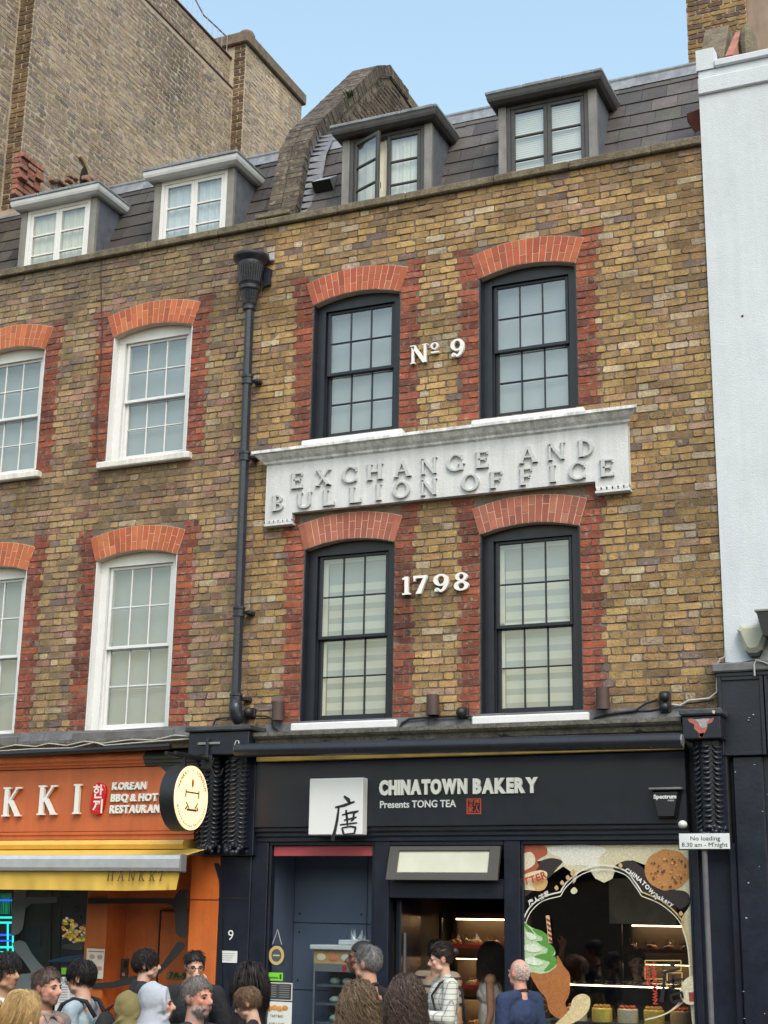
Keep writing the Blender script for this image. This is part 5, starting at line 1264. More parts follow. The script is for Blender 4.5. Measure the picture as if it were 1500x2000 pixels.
for u, v in ((1087, 1734), (1098, 1724), (1109, 1714), (1118, 1706), (1120, 1702), (1212, 1690), (1330, 1784), (1336, 1794)): decal('almond', [(u - 4, v), (u, v - 5), (u + 4, v + 1), (u, v + 5)], (.6, .40, .18))
def curve_text(body, u0, v0, ang0, ang1, cap, M, name='lettering', adv=None, bold=.03):
    """letters of a word along a gently turning line; pixel start, angles in degrees"""
    x, z = xz(u0, v0, YD); n = len(body)
    for i, ch in enumerate(body):
        a = R_(ang0 + (ang1 - ang0) * i / max(1, n - 1)); wd = adv or cap * .8
        if ch != ' ':
            vs, fs = font_mesh(ch, cap / .73, bold * cap, .0003); 
            MB().add([(x + v[0] * math.cos(a) - v[2] * math.sin(a), YD - .036 + v[1], z + v[0] * math.sin(a) + v[2] * math.cos(a)) for v in vs], fs).build('letter', M, WF_)
            if vs: wd = max(v[0] for v in vs) + .12 * cap
        else: wd = cap * .4
        x += math.cos(a) * wd; z += math.sin(a) * wd
VW = mat('white_vinyl')
curve_text('CHINATOWN', 1222, 1702, -30, -52, .037, VW, bold=.06); curve_text('Bakery', 1279, 1752, -22, -34, .038, VW, bold=.04)
curve_text('ETTER', 1017, 1731, 12, 22, .062, mat('vinyl_red', (.45, .05, .03), rough=.5), bold=.05)
curve_text('唐人餅家', 1036, 1768, 22, 30, .038, VW, bold=.03)
GO = (.62, .46, .16)
for (u0, v0, u1, v1) in ((1260, 1876, 1296, 1912), (1296, 1876, 1330, 1896), (1303, 1900, 1332, 1930)):
    for q in (((u0, v0), (u1, v0)), ((u1, v0), (u1, v1)), ((u1, v1), (u0, v1)), ((u0, v1), (u0, v0))): lvl[0] = 62 + random.randint(0, 3); dline('gold_line', list(q), .004, GO)
for txt, u, v in (('BAKERY', 1262, 1880), ('CHINATOWN', 1275, 1878)):
    x, z = xz(u, v, YD); vs, fs = font_mesh(txt, .055, .002, .0003); MB().add([(x + q[2], YD - .038 + q[1], z - q[0] * (.26 / .26)) for q in vs], fs).build('red_lettering', mat('vinyl_red'), WF_)
ink2 = MB()
for pts, ws in ((((1304, 1880), (1316, 1884)), (.012, .02)), (((1292, 1900), (1312, 1896), (1326, 1892)), (.008, .012, .007)), (((1298, 1900), (1296, 1930), (1292, 1955)), (.01, .014, .02)), (((1302, 1918), (1320, 1914), (1334, 1912)), (.007, .012, .006)), (((1314, 1904), (1316, 1935)), (.012, .008)), (((1306, 1930), (1330, 1924)), (.007, .01)), (((1310, 1944), (1312, 1956)), (.01, .01)), (((1310, 1944), (1332, 1938), (1333, 1948)), (.008, .01, .012)), (((1312, 1958), (1332, 1954)), (.01, .01))):
    stroke(ink2, pts, ws, YD - .038, .0006)
ink2.build('brushed_character', mat('ink_black'), WF_)
decal('red_seal', [(1345, 1938), (1360, 1938), (1361, 1956), (1346, 1956)], (.30, .05, .05), sm=False)
# ------------------------------------------------------------------ dark shopfront of the white house
for n, (x0, x1, y0, z0, z1) in {'pilaster_panel': (-2.485, -2.10, -.10, 3.44, 4.12), 'next_panel': (-2.085, -1.2, -.09, 3.44, 4.12), 'fascia_panel': (-1.19, 4, -.09, 3.44, 4.12)}.items():
    MB().bbox(x0, x1, y0, .02, z0, z1, .01).build(n, NAVY, WHI)
    b = MB()
    for (a, c, d, e) in ((x0 - .004, x0 + .03, z0 - .004, z1 + .004), (x1 - .03, x1 + .004, z0 - .004, z1 + .004), (x0 + .03, x1 - .03, z0 - .004, z0 + .03), (x0 + .03, x1 - .03, z1 - .03, z1 + .004)): b.bbox(a, c, y0 - .018, y0 + .004, d, e, .006)
    b.build('panel_moulding', NAVY, WHI)
MB().bbox(-2.53, 4, -.14, .02, 4.165, 4.245, .012).build('cornice', mat('grey_cornice', (.16, .165, .175), rough=.7, var=.3, scale=6), WHI)
MB().bbox(-2.50, 4, -.11, .02, 4.124, 4.163, .006).build('cornice_bed', NAVY, WHI)
MB().bbox(-2.40, -2.14, -.07, .05, 0, 3.435, .012).build('pilaster', NAVY, WHI)
MB().bbox(-2.47, -2.405, -.03, .05, 0, 2.70, .008).build('pilaster_return', NAVY, WHI)
MB().bbox(-2.40, 4, -.03, .05, 0, 4.2, .008).build('shopfront_boarding', NAVY, WHI)
for k in range(16):
    x = random.uniform(-2.45, -2.1); z = random.uniform(1.2, 3.9); MB().bbox(x, x + random.uniform(.006, .018), -.1205 if z > 3.45 else -.0715, -.05, z, z + random.uniform(.004, .012), .0015).build('paint_chip', mat('chip_grey', (.4, .42, .45), rough=.7), WHI)
MB().box(-2.795, -2.40, .06, .3, 0, 2.735).build('party_pier', NAVY, BAK); MB().box(-7.27, -2.40, .06, .3, 2.736, 3.648).build('bressummer', NAVY, BAK); MB().box(-11.4, -7.275, .06, .3, 2.76, 3.648).build('bressummer', BLK, RES)
AL2 = empty('cream_alarm_box', (-2.17, -.05, 4.28), 'cream shield shaped alarm box on the white wall', 'alarm')
o = [(-2.295, 4.54), (-2.26, 4.575), (-2.05, 4.575), (-2.02, 4.54), (-2.09, 4.35), (-2.13, 4.325), (-2.20, 4.325), (-2.235, 4.35)]
MB().prism(o, -.14, -.031, bev=.03).build('cover', mat('alarm_cream', (.46, .47, .38), rough=.45, var=.08), AL2)
MB().prism([(-2.235, 4.35), (-2.09, 4.35), (-2.12, 4.295), (-2.20, 4.295)], -.11, -.031).build('foot', BLK, AL2)
LP = empty('black_wall_light', (-2.02, -.2, 4.45), 'black angular wall light cut by the right edge of the picture', 'lamp')
MB().prism([(-2.085, 4.64), (-1.9, 4.66), (-1.9, 4.40), (-2.04, 4.44)], -.32, -.031).build('housing', BLK, LP); MB().bbox(-2.10, -1.9, -.33, -.031, 4.645, 4.665, .004).build('hood', mat('grey_lid'), LP)
cable([(1405, 1294), (1440, 1296), (1470, 1290), (1500, 1292)], .007, CBL, 'black cable lying along the grey cornice of the white house', -.12)
cable([(1474, 1320), (1473, 1298), (1477, 1289), (1488, 1292), (1502, 1297)], .008, CBW, 'pale cable hooked over the grey cornice under the cream alarm box', -.155)

MB().ball((at(1450, 617, -.031).x, -.031, at(1450, 617, -.031).z), .012, 8, 6).build('fixing', mat('rust'), WHI)
# ------------------------------------------------------------------ restaurant shopfront
ORG = mat('orange_paint', (.60, .145, .028), rough=.5, var=.16, scale=3, var2=.06, streak=.12)
ORD = mat('orange_fascia', (.48, .125, .042), rough=.5, var=.14, scale=2.5, var2=.06, streak=.10)
MB().bbox(-11.4, -7.735, -.10, .02, 2.84, 3.49, .006).build('fascia', ORD, RES)
MB().xprism([(-.16, 3.585), (-.16, 3.56), (-.14, 3.55), (-.14, 3.525), (-.115, 3.515), (-.115, 3.495), (0, 3.495), (0, 3.66), (-.1, 3.66)], -11.4, -8.36).build('fascia_head', ORD, RES)
MB().xprism([(-.16, 3.585), (-.16, 3.56), (-.14, 3.55), (-.14, 3.525), (-.115, 3.515), (-.115, 3.495), (0, 3.495), (0, 3.66), (-.1, 3.66)], -8.358, -7.735).build('fascia_head', mat('bottle_black', (.03, .036, .034), rough=.5, var=.2), RES)
MB().xprism([(-.13, 2.83), (-.13, 2.81), (-.115, 2.80), (-.115, 2.76), (0, 2.76), (0, 2.838), (-.10, 2.838)], -11.4, -7.735).build('fascia_foot', ORD, RES)
def pxd(name, pts, Y, M, parent, dep=.003, sm=False):
    b = MB(); px_prism(b, smooth_pts(pts) if sm else pts, Y, dep); return b.build(name, M, parent)
pxd('fascia_corner', [(294, 1487), (314, 1498), (330, 1512), (343, 1533), (352, 1565), (388, 1565), (388, 1483)], -.104, mat('bottle_black', (.03, .036, .034), rough=.5, var=.2), RES, .002)
SR = empty('restaurant_sign', (-9.2, -.1, 3.0), 'white HANKKI lettering with red seal on the orange fascia', 'sign')
for ch, u, v in (('N', -62, 1600), ('K', 5, 1595), ('K', 74, 1592), ('I', 143, 1590)):
    x, z = xz(u, v, -.13); serif_letter(ch, x, z, .305, -.15, .035, mat('sign_white'), SR, T=.17, t=.085)
c = at(193, 1560, -.12)
seal = [(c.x + .10 * math.cos(a) * (1 - .2 * math.cos(2 * a + .6)) , c.z + .165 * math.sin(a)) for a in [i * pi / 12 for i in range(24)]]
MB().prism(seal, -.14, -.101, bev=.004).build('red_seal', mat('seal_gloss_red', (.52, .01, .02), rough=.25), SR)
line_text('한', c.x - .06, c.z + .015, .11, -.1425, .002, SBM, SR, .12, bold=.03, name='seal_character'); line_text('끼', c.x - .055, c.z - .135, .11, -.1425, .002, SBM, SR, .12, bold=.03, name='seal_character')
letters_text('KOREAN', -8.735, 3.262, .073, -.13, .028, SBM, SR, .41, bold=.06, skew=.06)
letters_text('BBQ & HOT POT', -8.742, 3.143, .073, -.13, .028, SBM, SR, .80, bold=.06, skew=.06)
letters_text('RESTAURANT', -8.748, 3.025, .078, -.13, .028, SBM, SR, .665, bold=.06, skew=.06)
# black rail carrying the projecting sign and its lit drum
MB().tube([(-11.4, -.30, 3.62), (-7.95, -.30, 3.665)], .03, 8).build('light_rail', BLK, None, label='thin black light rail along the top of the orange fascia', cat='rail')
PS = empty('projecting_sign', (-7.45, -.62, 3.0), 'round lit cream sign HANKKI LONDON hanging out beside the corbels', 'sign')
px_, py_, pz_, pr_ = -7.45, -.67, 3.115, .315
def disc(x0, x1, r, n=48):
    b = MB(); vs = [(x, py_ + r * math.cos(2 * pi * k / n), pz_ + r * math.sin(2 * pi * k / n)) for x in (x0, x1) for k in range(n)]
    return b.add(vs, [tuple(range(n))[::-1], tuple(range(n, 2 * n))] + [(k, (k + 1) % n, n + (k + 1) % n, n + k) for k in range(n)])
disc(px_ - .17, px_ - .012, pr_).build('drum', BLK, PS, smooth=40)
disc(px_ - .012, px_, pr_ * .965).build('lit_face', mat('lit_cream', (.8, .58, .34), emis=.75, ecol=(1, .62, .34), var=0), PS)
def face_text(body, x_, M, cap, radius, a0, a1, inward=False):
    n = len(body)
    for i, ch in enumerate(body):
        if ch == ' ': continue
        an = R_(a0 + (a1 - a0) * i / (n - 1)); vs, fs = font_mesh(ch, cap / .73, .001, .0008); w0 = (max(v[0] for v in vs) + min(v[0] for v in vs)) / 2
        oy, oz = py_ + radius * math.cos(an), pz_ + radius * math.sin(an); ta = an - pi / 2 if not inward else an + pi / 2
        MB().add([(px_ + .0015 - v[1], oy + (v[0] - w0) * math.cos(ta) - v[2] * math.sin(ta), oz + (v[0] - w0) * math.sin(ta) + v[2] * math.cos(ta)) for v in vs], fs).build('letter', M, PS)
INK = mat('sign_brown_ink', (.10, .05, .025), rough=.6)
face_text('HANKKI • LONDON', 0, INK, .036, .245, 158, 22); face_text('Modern Korean Restaurant', 0, mat('seal_red'), .026, .275, 200, 340, True)
def fbar(y0, z0, y1, z1, w_, k):
    a = Vector((0, y0, z0)); b = Vector((0, y1, z1)); d = (b - a).normalized(); n_ = Vector((0, -d.z, d.y)) * w_
    P = [a + n_, b + n_, b - n_, a - n_]; MB().add([(px_ + .001 + k * .0004, py_ + q.y, pz_ + q.z) for q in P] + [(px_ + .004 + k * .0004, py_ + q.y, pz_ + q.z) for q in P], [(4, 5, 6, 7), (0, 1, 5, 4), (1, 2, 6, 5), (2, 3, 7, 6), (3, 0, 4, 7)]).build('bowl_mark', INK, PS)
for k, q in enumerate(((-.12, .05, .13, .05, .007), (-.115, .0, -.115, .075, .008), (.125, .0, .125, .075, .008), (-.10, -.045, -.05, -.10, .007), (.11, -.045, .06, -.10, .007), (-.085, -.115, .095, -.115, .010), (-.12, -.115, -.085, -.085, .008), (.12, -.118, .095, -.085, .008))): fbar(*q, k)
MB().ball((px_ + .002, py_ + .005, pz_ + .14), (.002, .02, .042), 10, 7).build('red_drop', mat('seal_red'), PS)
for dx in (-.14, -.04): MB().bbox(px_ + dx, px_ + dx + .03, -.98, -.12, 3.50, 3.53, .004).build('arm', BLK, PS)
MB().bbox(px_ - .12, px_ - .08, -.70, -.66, 3.42, 3.50, .004).build('hanger', BLK, PS)
MB().bbox(px_ - .10, px_ + .02, -.36, -.345, 3.42, 3.56, .004).build('wall_plate', BLK, PS)
# yellow awning, nearly closed
AW = empty('yellow_awning', (-9.5, -.4, 2.3), 'yellow awning with silver front bar and HANKKI valance', 'awning')
YEL = mat('yellow_canvas', (.66, .43, .075), rough=.75, var=.08, scale=3, bump=.1, bscale=8)
MB().xprism([(-.30, 2.74), (-.32, 2.70), (-.30, 2.655), (-.0, 2.655), (-.0, 2.755), (-.12, 2.755)], -11.4, -7.74).build('cassette', mat('yellow_metal', (.68, .42, .09), rough=.4), AW)
fb = MB(); n = 40
for i in range(n):
    xa = -11.2 + (3.70) * i / n; xb = -11.2 + 3.70 * (i + 1) / n
    fb.add([(xa, -.22, 2.66), (xb, -.22, 2.66), (xb, -.70, 2.565), (xa, -.70, 2.565)], [(3, 2, 1, 0)])
fb.build('canopy', YEL, AW)
MB().xprism([(-.665, 2.425), (-.745, 2.43), (-.765, 2.46), (-.765, 2.54), (-.74, 2.575), (-.68, 2.58)], -11.2, -7.49).build('front_bar', mat('aluminium', (.62, .63, .64), rough=.35, metal=.5), AW)
MB().bbox(-7.489, -7.475, -.77, -.66, 2.42, 2.585, .01).build('bar_cap', mat('grey_lid'), AW)
vl = MB(); rows = 5
P = lambda i, j: (-11.2 + 3.68 * i / 120 - (.035 * j / rows if i > 116 else 0), -.70 + .012 * math.sin(i * .33) * j / rows + .006 * math.sin(i * 1.1 + 1) * j / rows - .012 * max(0, i - 108) / 12 * j / rows, 2.43 - (.185 - .012 * max(0, i - 100) / 20) * j / rows)
vl.add([P(i, j) for j in range(rows + 1) for i in range(121)], [(j * 121 + i, (j + 1) * 121 + i, (j + 1) * 121 + i + 1, j * 121 + i + 1) for j in range(rows) for i in range(120)])
vl.build('valance', YEL, AW, smooth=True)
HK = mat('valance_ink', (.10, .06, .02), rough=.7)
for k, ch in enumerate('HANKKI'):
    x = at(208 + k * 20.4, 1722, -.735).x; serif_letter(ch, x, 2.336, .094, -.735, .006, HK, AW, T=.10, t=.05, slant=.02 + .03 * k)
MB().tube([(-7.62, -.12, 2.62), (-7.58, -.45, 2.60), (-7.55, -.68, 2.53)], .018, 6).build('folding_arm', mat('galvanised'), AW)
# piers, recess, door
MB().bbox(-9.02, -8.77, -.02, .10, 0, 2.755, .006).build('pier', ORG, RES)
MB().box(-8.80, -8.77, .10, .32, 0, 2.755).build('recess_side', ORG, RES)
MB().bbox(-8.77, -7.80, .32, .36, 0, 2.755, .004).build('recess_wall', ORG, RES)
MB().bbox(-8.33, -7.815, .306, .322, 0, 2.06, .004).build('side_door', ORG, RES); MB().box(-8.345, -8.335, .30, .322, 0, 2.075).build('door_gap', BLK, RES); MB().box(-8.335, -7.81, .30, .322, 2.066, 2.076).build('door_gap', BLK, RES)
MB().bbox(-7.80, -7.473, -.03, .33, 0, 2.60, .006).build('pier', ORG, RES)
MB().bbox(-7.80, -7.473, -.034, -.03, 2.172, 2.182, .001).build('pier_joint', mat('orange_groove', (.16, .03, .01), rough=.6), RES)
# interior behind glass
MB().box(-11.35, -9.03, .04, .05, .3, 2.755).build('shop_pane', SHOPGLASS, RES); MB().bbox(-11.35, -9.03, -.01, .1, 0, .3, .006).build('stall_riser', BLK, RES)
rl = MB(); rl.add([(-11.4, 3, 0), (-8.9, 3, 0), (-8.9, 3, 2.755), (-11.4, 3, 2.755)], [(0, 1, 2, 3)]); rl.add([(-8.9, .11, 0), (-8.9, 3, 0), (-8.9, 3, 2.755), (-8.9, .11, 2.755)], [(3, 2, 1, 0)]); rl.add([(-11.4, .11, 2.755), (-8.9, .11, 2.755), (-8.9, 3, 2.755), (-11.4, 3, 2.755)], [(3, 2, 1, 0)]); rl.add([(-11.4, .11, .02), (-8.9, .11, .02), (-8.9, 3, .02), (-11.4, 3, .02)], [(0, 1, 2, 3)]); rl.add([(-11.4, .11, 0), (-11.4, 3, 0), (-11.4, 3, 2.755), (-11.4, .11, 2.755)], [(0, 1, 2, 3)])
rl.build('shop_lining', IN, RES)
yb = .55
pxd('inner_door', [(48, 1740), (103, 1740), (100, 1935), (40, 1935)], yb, mat('brown_black', (.035, .03, .028), rough=.5, var=.3, scale=5), RES, .03); pxd('inner_jamb', [(108, 1740), (122, 1740), (118, 1935), (104, 1935)], yb - .04, BLK, RES, .03)
pxd('door_plate', [(68, 1808), (82, 1808), (80, 1850), (66, 1850)], yb - .032, BLK, RES, .006)
# dark backlit screen showing dishes; the food shapes are given a glow
FP = empty('food_screen', (-9.2, .1, 1.5), 'dark backlit screen with a picture of glazed dishes in the restaurant window', 'poster'); yq = .12
pxd('sheet', [(122, 1738), (173, 1738), (168, 1905), (118, 1905)], yq, mat('screen_navy', (.014, .018, .032), rough=.3), FP, .003)
for i in range(120):
    u = 123 + random.random() * 46; v = 1800 + random.random() * 45 - 8 * math.sin((u - 123) / 46 * 2 * pi); s = random.uniform(1.2, 4)
    px = MB(); px_prism(px, [(u + s * math.cos(a), v + s * .9 * math.sin(a)) for a in [k * .7 for k in range(9)]], yq - .004 - i * .00004, .0004, jit(random.choice([(.45, .12, .03), (.6, .32, .05), (.66, .48, .06), (.3, .16, .04), (.5, .4, .3), (.2, .26, .03)]), .2)); px.build('screen_food', mat('screen_print', attr=True, rough=.3, var=.2, scale=60, emis=.35), FP)
pxd('printed_dish', [(122, 1845), (168, 1838), (168, 1850), (150, 1856), (122, 1852)], yq - .0095, mat('screen_grey', (.10, .09, .08), rough=.4), FP, .0004); pxd('printed_plate', [(94, 1876), (130, 1868), (168, 1863), (168, 1874), (130, 1879), (94, 1879)], yq - .0035, mat('plate_blue', (.035, .09, .17), rough=.4, var=.2), FP, .0005)
# green and blue lit display at the far left
NEO = mat('cyan_glow', (.02, .5, .45), emis=1.1, ecol=(.02, .75, .6), var=0); NEB = mat('blue_glow', (.02, .06, .6), emis=1.1, ecol=(.02, .1, .9), var=0)
NE = empty('light_display', (-10.1, .3, 1.6), 'green and blue glowing display at the far left window', 'display')
pxd('backing', [(-60, 1738), (24, 1738), (20, 1900), (-60, 1900)], .34, BLK, NE, .01)
for k, (u0, v0, u1, v1, m_) in enumerate(((-40, 1790, 24, 1794, 0), (-40, 1800, 24, 1804, 0), (-40, 1824, 26, 1828, 1), (-40, 1848, 30, 1852, 0), (-40, 1858, 26, 1861, 0), (-40, 1870, 30, 1873, 0), (-40, 1880, 30, 1884, 0), (14, 1800, 17, 1880, 0), (24, 1826, 27, 1884, 0), (-40, 1757, 24, 1760, 1), (-10, 1836, 24, 1839, 1))): pxd('glow_tube', [(u0, v0), (u1, v0), (u1, v1), (u0, v1)], .31 - .001 * k, NEB if m_ else NEO, NE, .006)
for k in range(16): u = -15 + k * 2.4; pxd('glow_strand', [(u, 1745 + random.random() * 10), (u + .8, 1745), (u + .8 + random.uniform(-2, 2), 1785), (u + random.uniform(-2, 2), 1785)], .325, mat('green_strand', (.01, .2, .12), emis=.3, ecol=(.01, .4, .2), var=0), NE, .002)
# bowl emblem across glass and recess (printed on the glass screen)
EM = empty('bowl_emblem', (-9, 0, 1.4), 'large bowl emblem printed across restaurant glass and orange recess', 'emblem')
GRY = mat('grey_vinyl', (.14, .165, .175), rough=.5, var=.06); BKV = mat('black_vinyl', (.022, .022, .024), rough=.5, var=.1)
ye = .034
pxd('emblem_post', [(28, 1738), (52, 1738), (50, 1752), (112, 1752), (112, 1763), (62, 1765), (50, 1774), (47, 1800), (44, 1815), (36, 1824), (24, 1828), (22, 1826), (25, 1760)], ye, GRY, EM, .002)
pxd('emblem_foot', [(24, 1842), (38, 1836), (50, 1840), (62, 1862), (76, 1880), (92, 1895), (106, 1912), (100, 1935), (-20, 1935), (-20, 1898), (46, 1902), (60, 1901), (60, 1896), (46, 1876), (28, 1856)], ye, GRY, EM, .002)
ye2 = -.04
EMG = MB().box(-9.02, -7.80, -.0385, -.036, .3, 2.66).build('screen_pane', glass('clear_screen', (.97, .97, .97), .25, 1.45, .02), EM)
pxd('emblem_bar', [(172, 1754), (340, 1754), (344, 1746), (352, 1737), (367, 1736), (363, 1832), (352, 1832), (343, 1822), (341, 1780), (336, 1768), (325, 1765), (172, 1765)], ye2, BKV, EM, .002)
pxd('emblem_bowl', [(318, 1882), (345, 1842), (352, 1838), (360, 1842), (362, 1850), (330, 1885), (312, 1902), (300, 1912), (260, 1922), (220, 1930), (180, 1930), (182, 1920), (220, 1918), (250, 1908), (275, 1904), (300, 1895)], ye2, BKV, EM, .002)
pxd('emblem_curve', [(418, 1686), (428, 1686), (434, 1700), (434, 2010), (425, 2010), (430, 1760), (428, 1720)], -.037, NAVY, EM, .002)
mn = empty('menu_card', (-8.9, -.03, 1.5), 'pale menu card with small pictures on the orange pier', 'menu'); pxd('card', [(170, 1852), (205, 1854), (201, 1912), (168, 1910)], -.05, mat('card_cream', (.66, .60, .52), rough=.6), mn, .004)
for k, (u, v) in enumerate(((180, 1868), (195, 1869), (180, 1890), (194, 1891))): pxd('printed_dish', [(u - 4, v - 3), (u + 4, v - 3), (u + 4, v + 4), (u - 4, v + 4)], -.0545, mat('dish_brown', (.42, .28, .2), rough=.6), mn, .0005, True)
pxd('card_heading', [(173, 1857), (203, 1858), (203, 1860), (173, 1859)], -.0545, mat('heading_red', (.35, .12, .1)), mn, .0005)
EP = empty('entry_phone', (-8.6, .3, 1.55), 'brown door entry panel on the orange recess wall', 'entry phone'); pxd('plate', [(233, 1872), (253, 1872), (250, 1910), (231, 1910)], .318, mat('bronze_frame'), EP, .03); pxd('reader', [(243, 1876), (249, 1876), (248, 1890), (242, 1890)], .286, BLK, EP, .006); pxd('button', [(239, 1900), (244, 1900), (244, 1906), (239, 1906)], .286, mat('button_pale', (.6, .4, .35)), EP, .005)
NP = empty('door_number_plate', (-8, .3, 1.5), 'olive number plate reading 7A-9 on the orange side door', 'number plate'); pxd('plate', [(326, 1900), (372, 1900), (371, 1912), (325, 1912)], .30, mat('olive_plate', (.16, .16, .04), rough=.5), NP, .006); q = xz(330, 1910, .29); line_text('7A-9', q[0], q[1], .06, .289, .003, mat('sign_ink'), NP, .2, bold=.03)
GS2 = empty('rating_sticker', (-9.4, .03, 1.5), 'bright green rating sticker on the restaurant glass', 'sticker'); pxd('backing', [(118, 1884), (143, 1884), (142, 1906), (118, 1906)], .036, BLK, GS2, .001); pxd('sheet', [(120, 1890), (141, 1890), (140, 1903), (120, 1903)], .0345, mat('rating_green', (.2, .55, .04), rough=.5), GS2, .001)
MP = empty('menu_sheet', (-9.3, .03, 1.2), 'tall white printed menu sheet in the restaurant window', 'menu'); pxd('sheet', [(112, 1908), (152, 1908), (148, 2010), (104, 2010)], .033, mat('paper'), MP, .001)
q = xz(118, 1921, .03); line_text('HANKKI', q[0], q[1], .045, .030, .001, mat('menu_blue', (.12, .2, .4)), MP, .2)
for k in range(14): pxd('text_line', [(114 + k % 3, 1927 + k * 5), (132, 1927 + k * 5), (132, 1929 + k * 5), (114 + k % 3, 1929 + k * 5)], .0312, mat('grey_ink'), MP, .0005); pxd('text_line', [(136, 1927 + k * 5), (147 - k % 2, 1927 + k * 5), (147 - k % 2, 1929 + k * 5), (136, 1929 + k * 5)], .0312, mat('grey_ink'), MP, .0005)
# ------------------------------------------------------------------ terrace across the street (seen only as reflections)
OP = empty('opposite_terrace', (-5, -18, 0), 'plain brick terrace across the street behind the camera', 'building')
MB().box(-40, 30, -30, -18, -.1, 5.6).build('wall', mat('opposite_brick', (.24, .18, .13), rough=.95, var=.25, scale=2), OP)
for i in range(16):
    for z in (3.7,): MB().box(-38 + i * 4.2, -36.4 + i * 4.2, -18.0, -17.96, z, z + 1.5).build('window', mat('opposite_glass', (.05, .06, .07), rough=.1), OP)
MB().box(-40, 30, -18.2, -17.95, 2.8, 3.6).build('fascia', NAVY, OP)
# loose wires over the restaurant ledge
for lb, pts in (('tangled grey wire along the ledge over the restaurant', [(-5, 1462), (30, 1455), (70, 1458), (95, 1452), (130, 1456), (165, 1448), (200, 1452), (260, 1444), (300, 1446), (340, 1436), (372, 1438)]), ('second grey wire sagging along the restaurant ledge', [(-5, 1467), (60, 1463), (140, 1461), (185, 1450), (205, 1456), (290, 1449), (370, 1443)])):
    cable(pts, .007, CBW, lb, -.29)
cable([(462, 1470), (458, 1455), (461, 1447), (466, 1447), (467, 1462)], .006, CBW, 'short grey wire hooked at the end of the awning roller', -.43)
cable([(418, 1480), (412, 1500), (420, 1517), (432, 1512), (436, 1500)], .006, CBL, 'black wire loop hanging between the two left corbels', -.36)
# ------------------------------------------------------------------ people
SKIN = mat('skin', attr=True, rough=.55, var=.12, scale=22, var2=.06, scale2=120, spec=.3); HAIRM = mat('hair', attr=True, rough=.5, var=.25, scale=60); CLOTH = mat('cloth', attr=True, rough=.88, var=.22, scale=8, var2=.10, scale2=150, bump=2.2, bscale=13)
SOFTC = mat('fleece', attr=True, rough=.95, var=.10, scale=7, var2=.05, scale2=160, bump=1.0, bscale=16)
EYEM = mat('eye_dark', (.03, .022, .018), rough=.25, var=0)
def pattern_cloth(name, c1, c2, kind):
    M = bpy.data.materials.new(name); M.use_nodes = True; t = M.node_tree; N = t.nodes; L = t.links; b = N['Principled BSDF']; b.inputs['Roughness'].default_value = .9
    tc = N.new('ShaderNodeTexCoord'); mp = N.new('ShaderNodeMapping'); L.new(tc.outputs['Object'], mp.inputs[0]); mx = N.new('ShaderNodeMix'); mx.data_type = 'RGBA'; mx.inputs[6].default_value = (*c1, 1); mx.inputs[7].default_value = (*c2, 1)
    sep = N.new('ShaderNodeSeparateXYZ'); L.new(mp.outputs[0], sep.inputs[0])
    def band(o, per, duty):
        m1 = N.new('ShaderNodeMath'); m1.operation = 'FRACT'; m0 = N.new('ShaderNodeMath'); m0.operation = 'MULTIPLY'; m0.inputs[1].default_value = 1 / per; L.new(sep.outputs[o], m0.inputs[0]); L.new(m0.outputs[0], m1.inputs[0])
        m2 = N.new('ShaderNodeMath'); m2.operation = 'LESS_THAN'; m2.inputs[1].default_value = duty; L.new(m1.outputs[0], m2.inputs[0]); return m2.outputs[0]
    if kind == 'stripe': L.new(band(2, .075, .33), mx.inputs[0])
    else:
        a = N.new('ShaderNodeMath'); a.operation = 'MAXIMUM'; L.new(band(0, .042, .16), a.inputs[0]); L.new(band(2, .042, .16), a.inputs[1])
        n = N.new('ShaderNodeTexNoise'); n.inputs['Scale'].default_value = 60; L.new(tc.outputs['Object'], n.inputs['Vector']); a2 = N.new('ShaderNodeMath'); a2.operation = 'MULTIPLY'; L.new(a.outputs[0], a2.inputs[0]); L.new(n.outputs[0], a2.inputs[1]); a3 = N.new('ShaderNodeMath'); a3.operation = 'MULTIPLY'; a3.inputs[1].default_value = 1.4; a3.use_clamp = True; L.new(a2.outputs[0], a3.inputs[0]); L.new(a3.outputs[0], mx.inputs[0])
    L.new(mx.outputs[2], b.inputs['Base Color']); return M
TWEED = pattern_cloth('tweed', (.56, .57, .52), (.10, .11, .12), 'check'); STRIPE = pattern_cloth('striped_jersey', (.36, .29, .22), (.05, .04, .045), 'stripe')
JOBS = []
def cone(b, p0, p1, r0, r1, n=12):
    b.tube([p0, p1], [r0, r1], n); b.ball(p0, r0, n, 8); b.ball(p1, r1, n, 8)
def soft(name, b, voxel, smooth, parent, M, colfn, s):
    """union of the shapes in b becomes one continuous skin (voxel remesh), coloured point by point"""
    me, _ = b.mesh(name, False); o = bpy.data.objects.new('tmp', me)
    md = o.modifiers.new('r', 'REMESH'); md.mode = 'VOXEL'; md.voxel_size = voxel
    m2 = o.modifiers.new('s', 'SMOOTH'); m2.factor = .5; m2.iterations = smooth
    JOBS.append((o, name, parent, M, colfn, s))
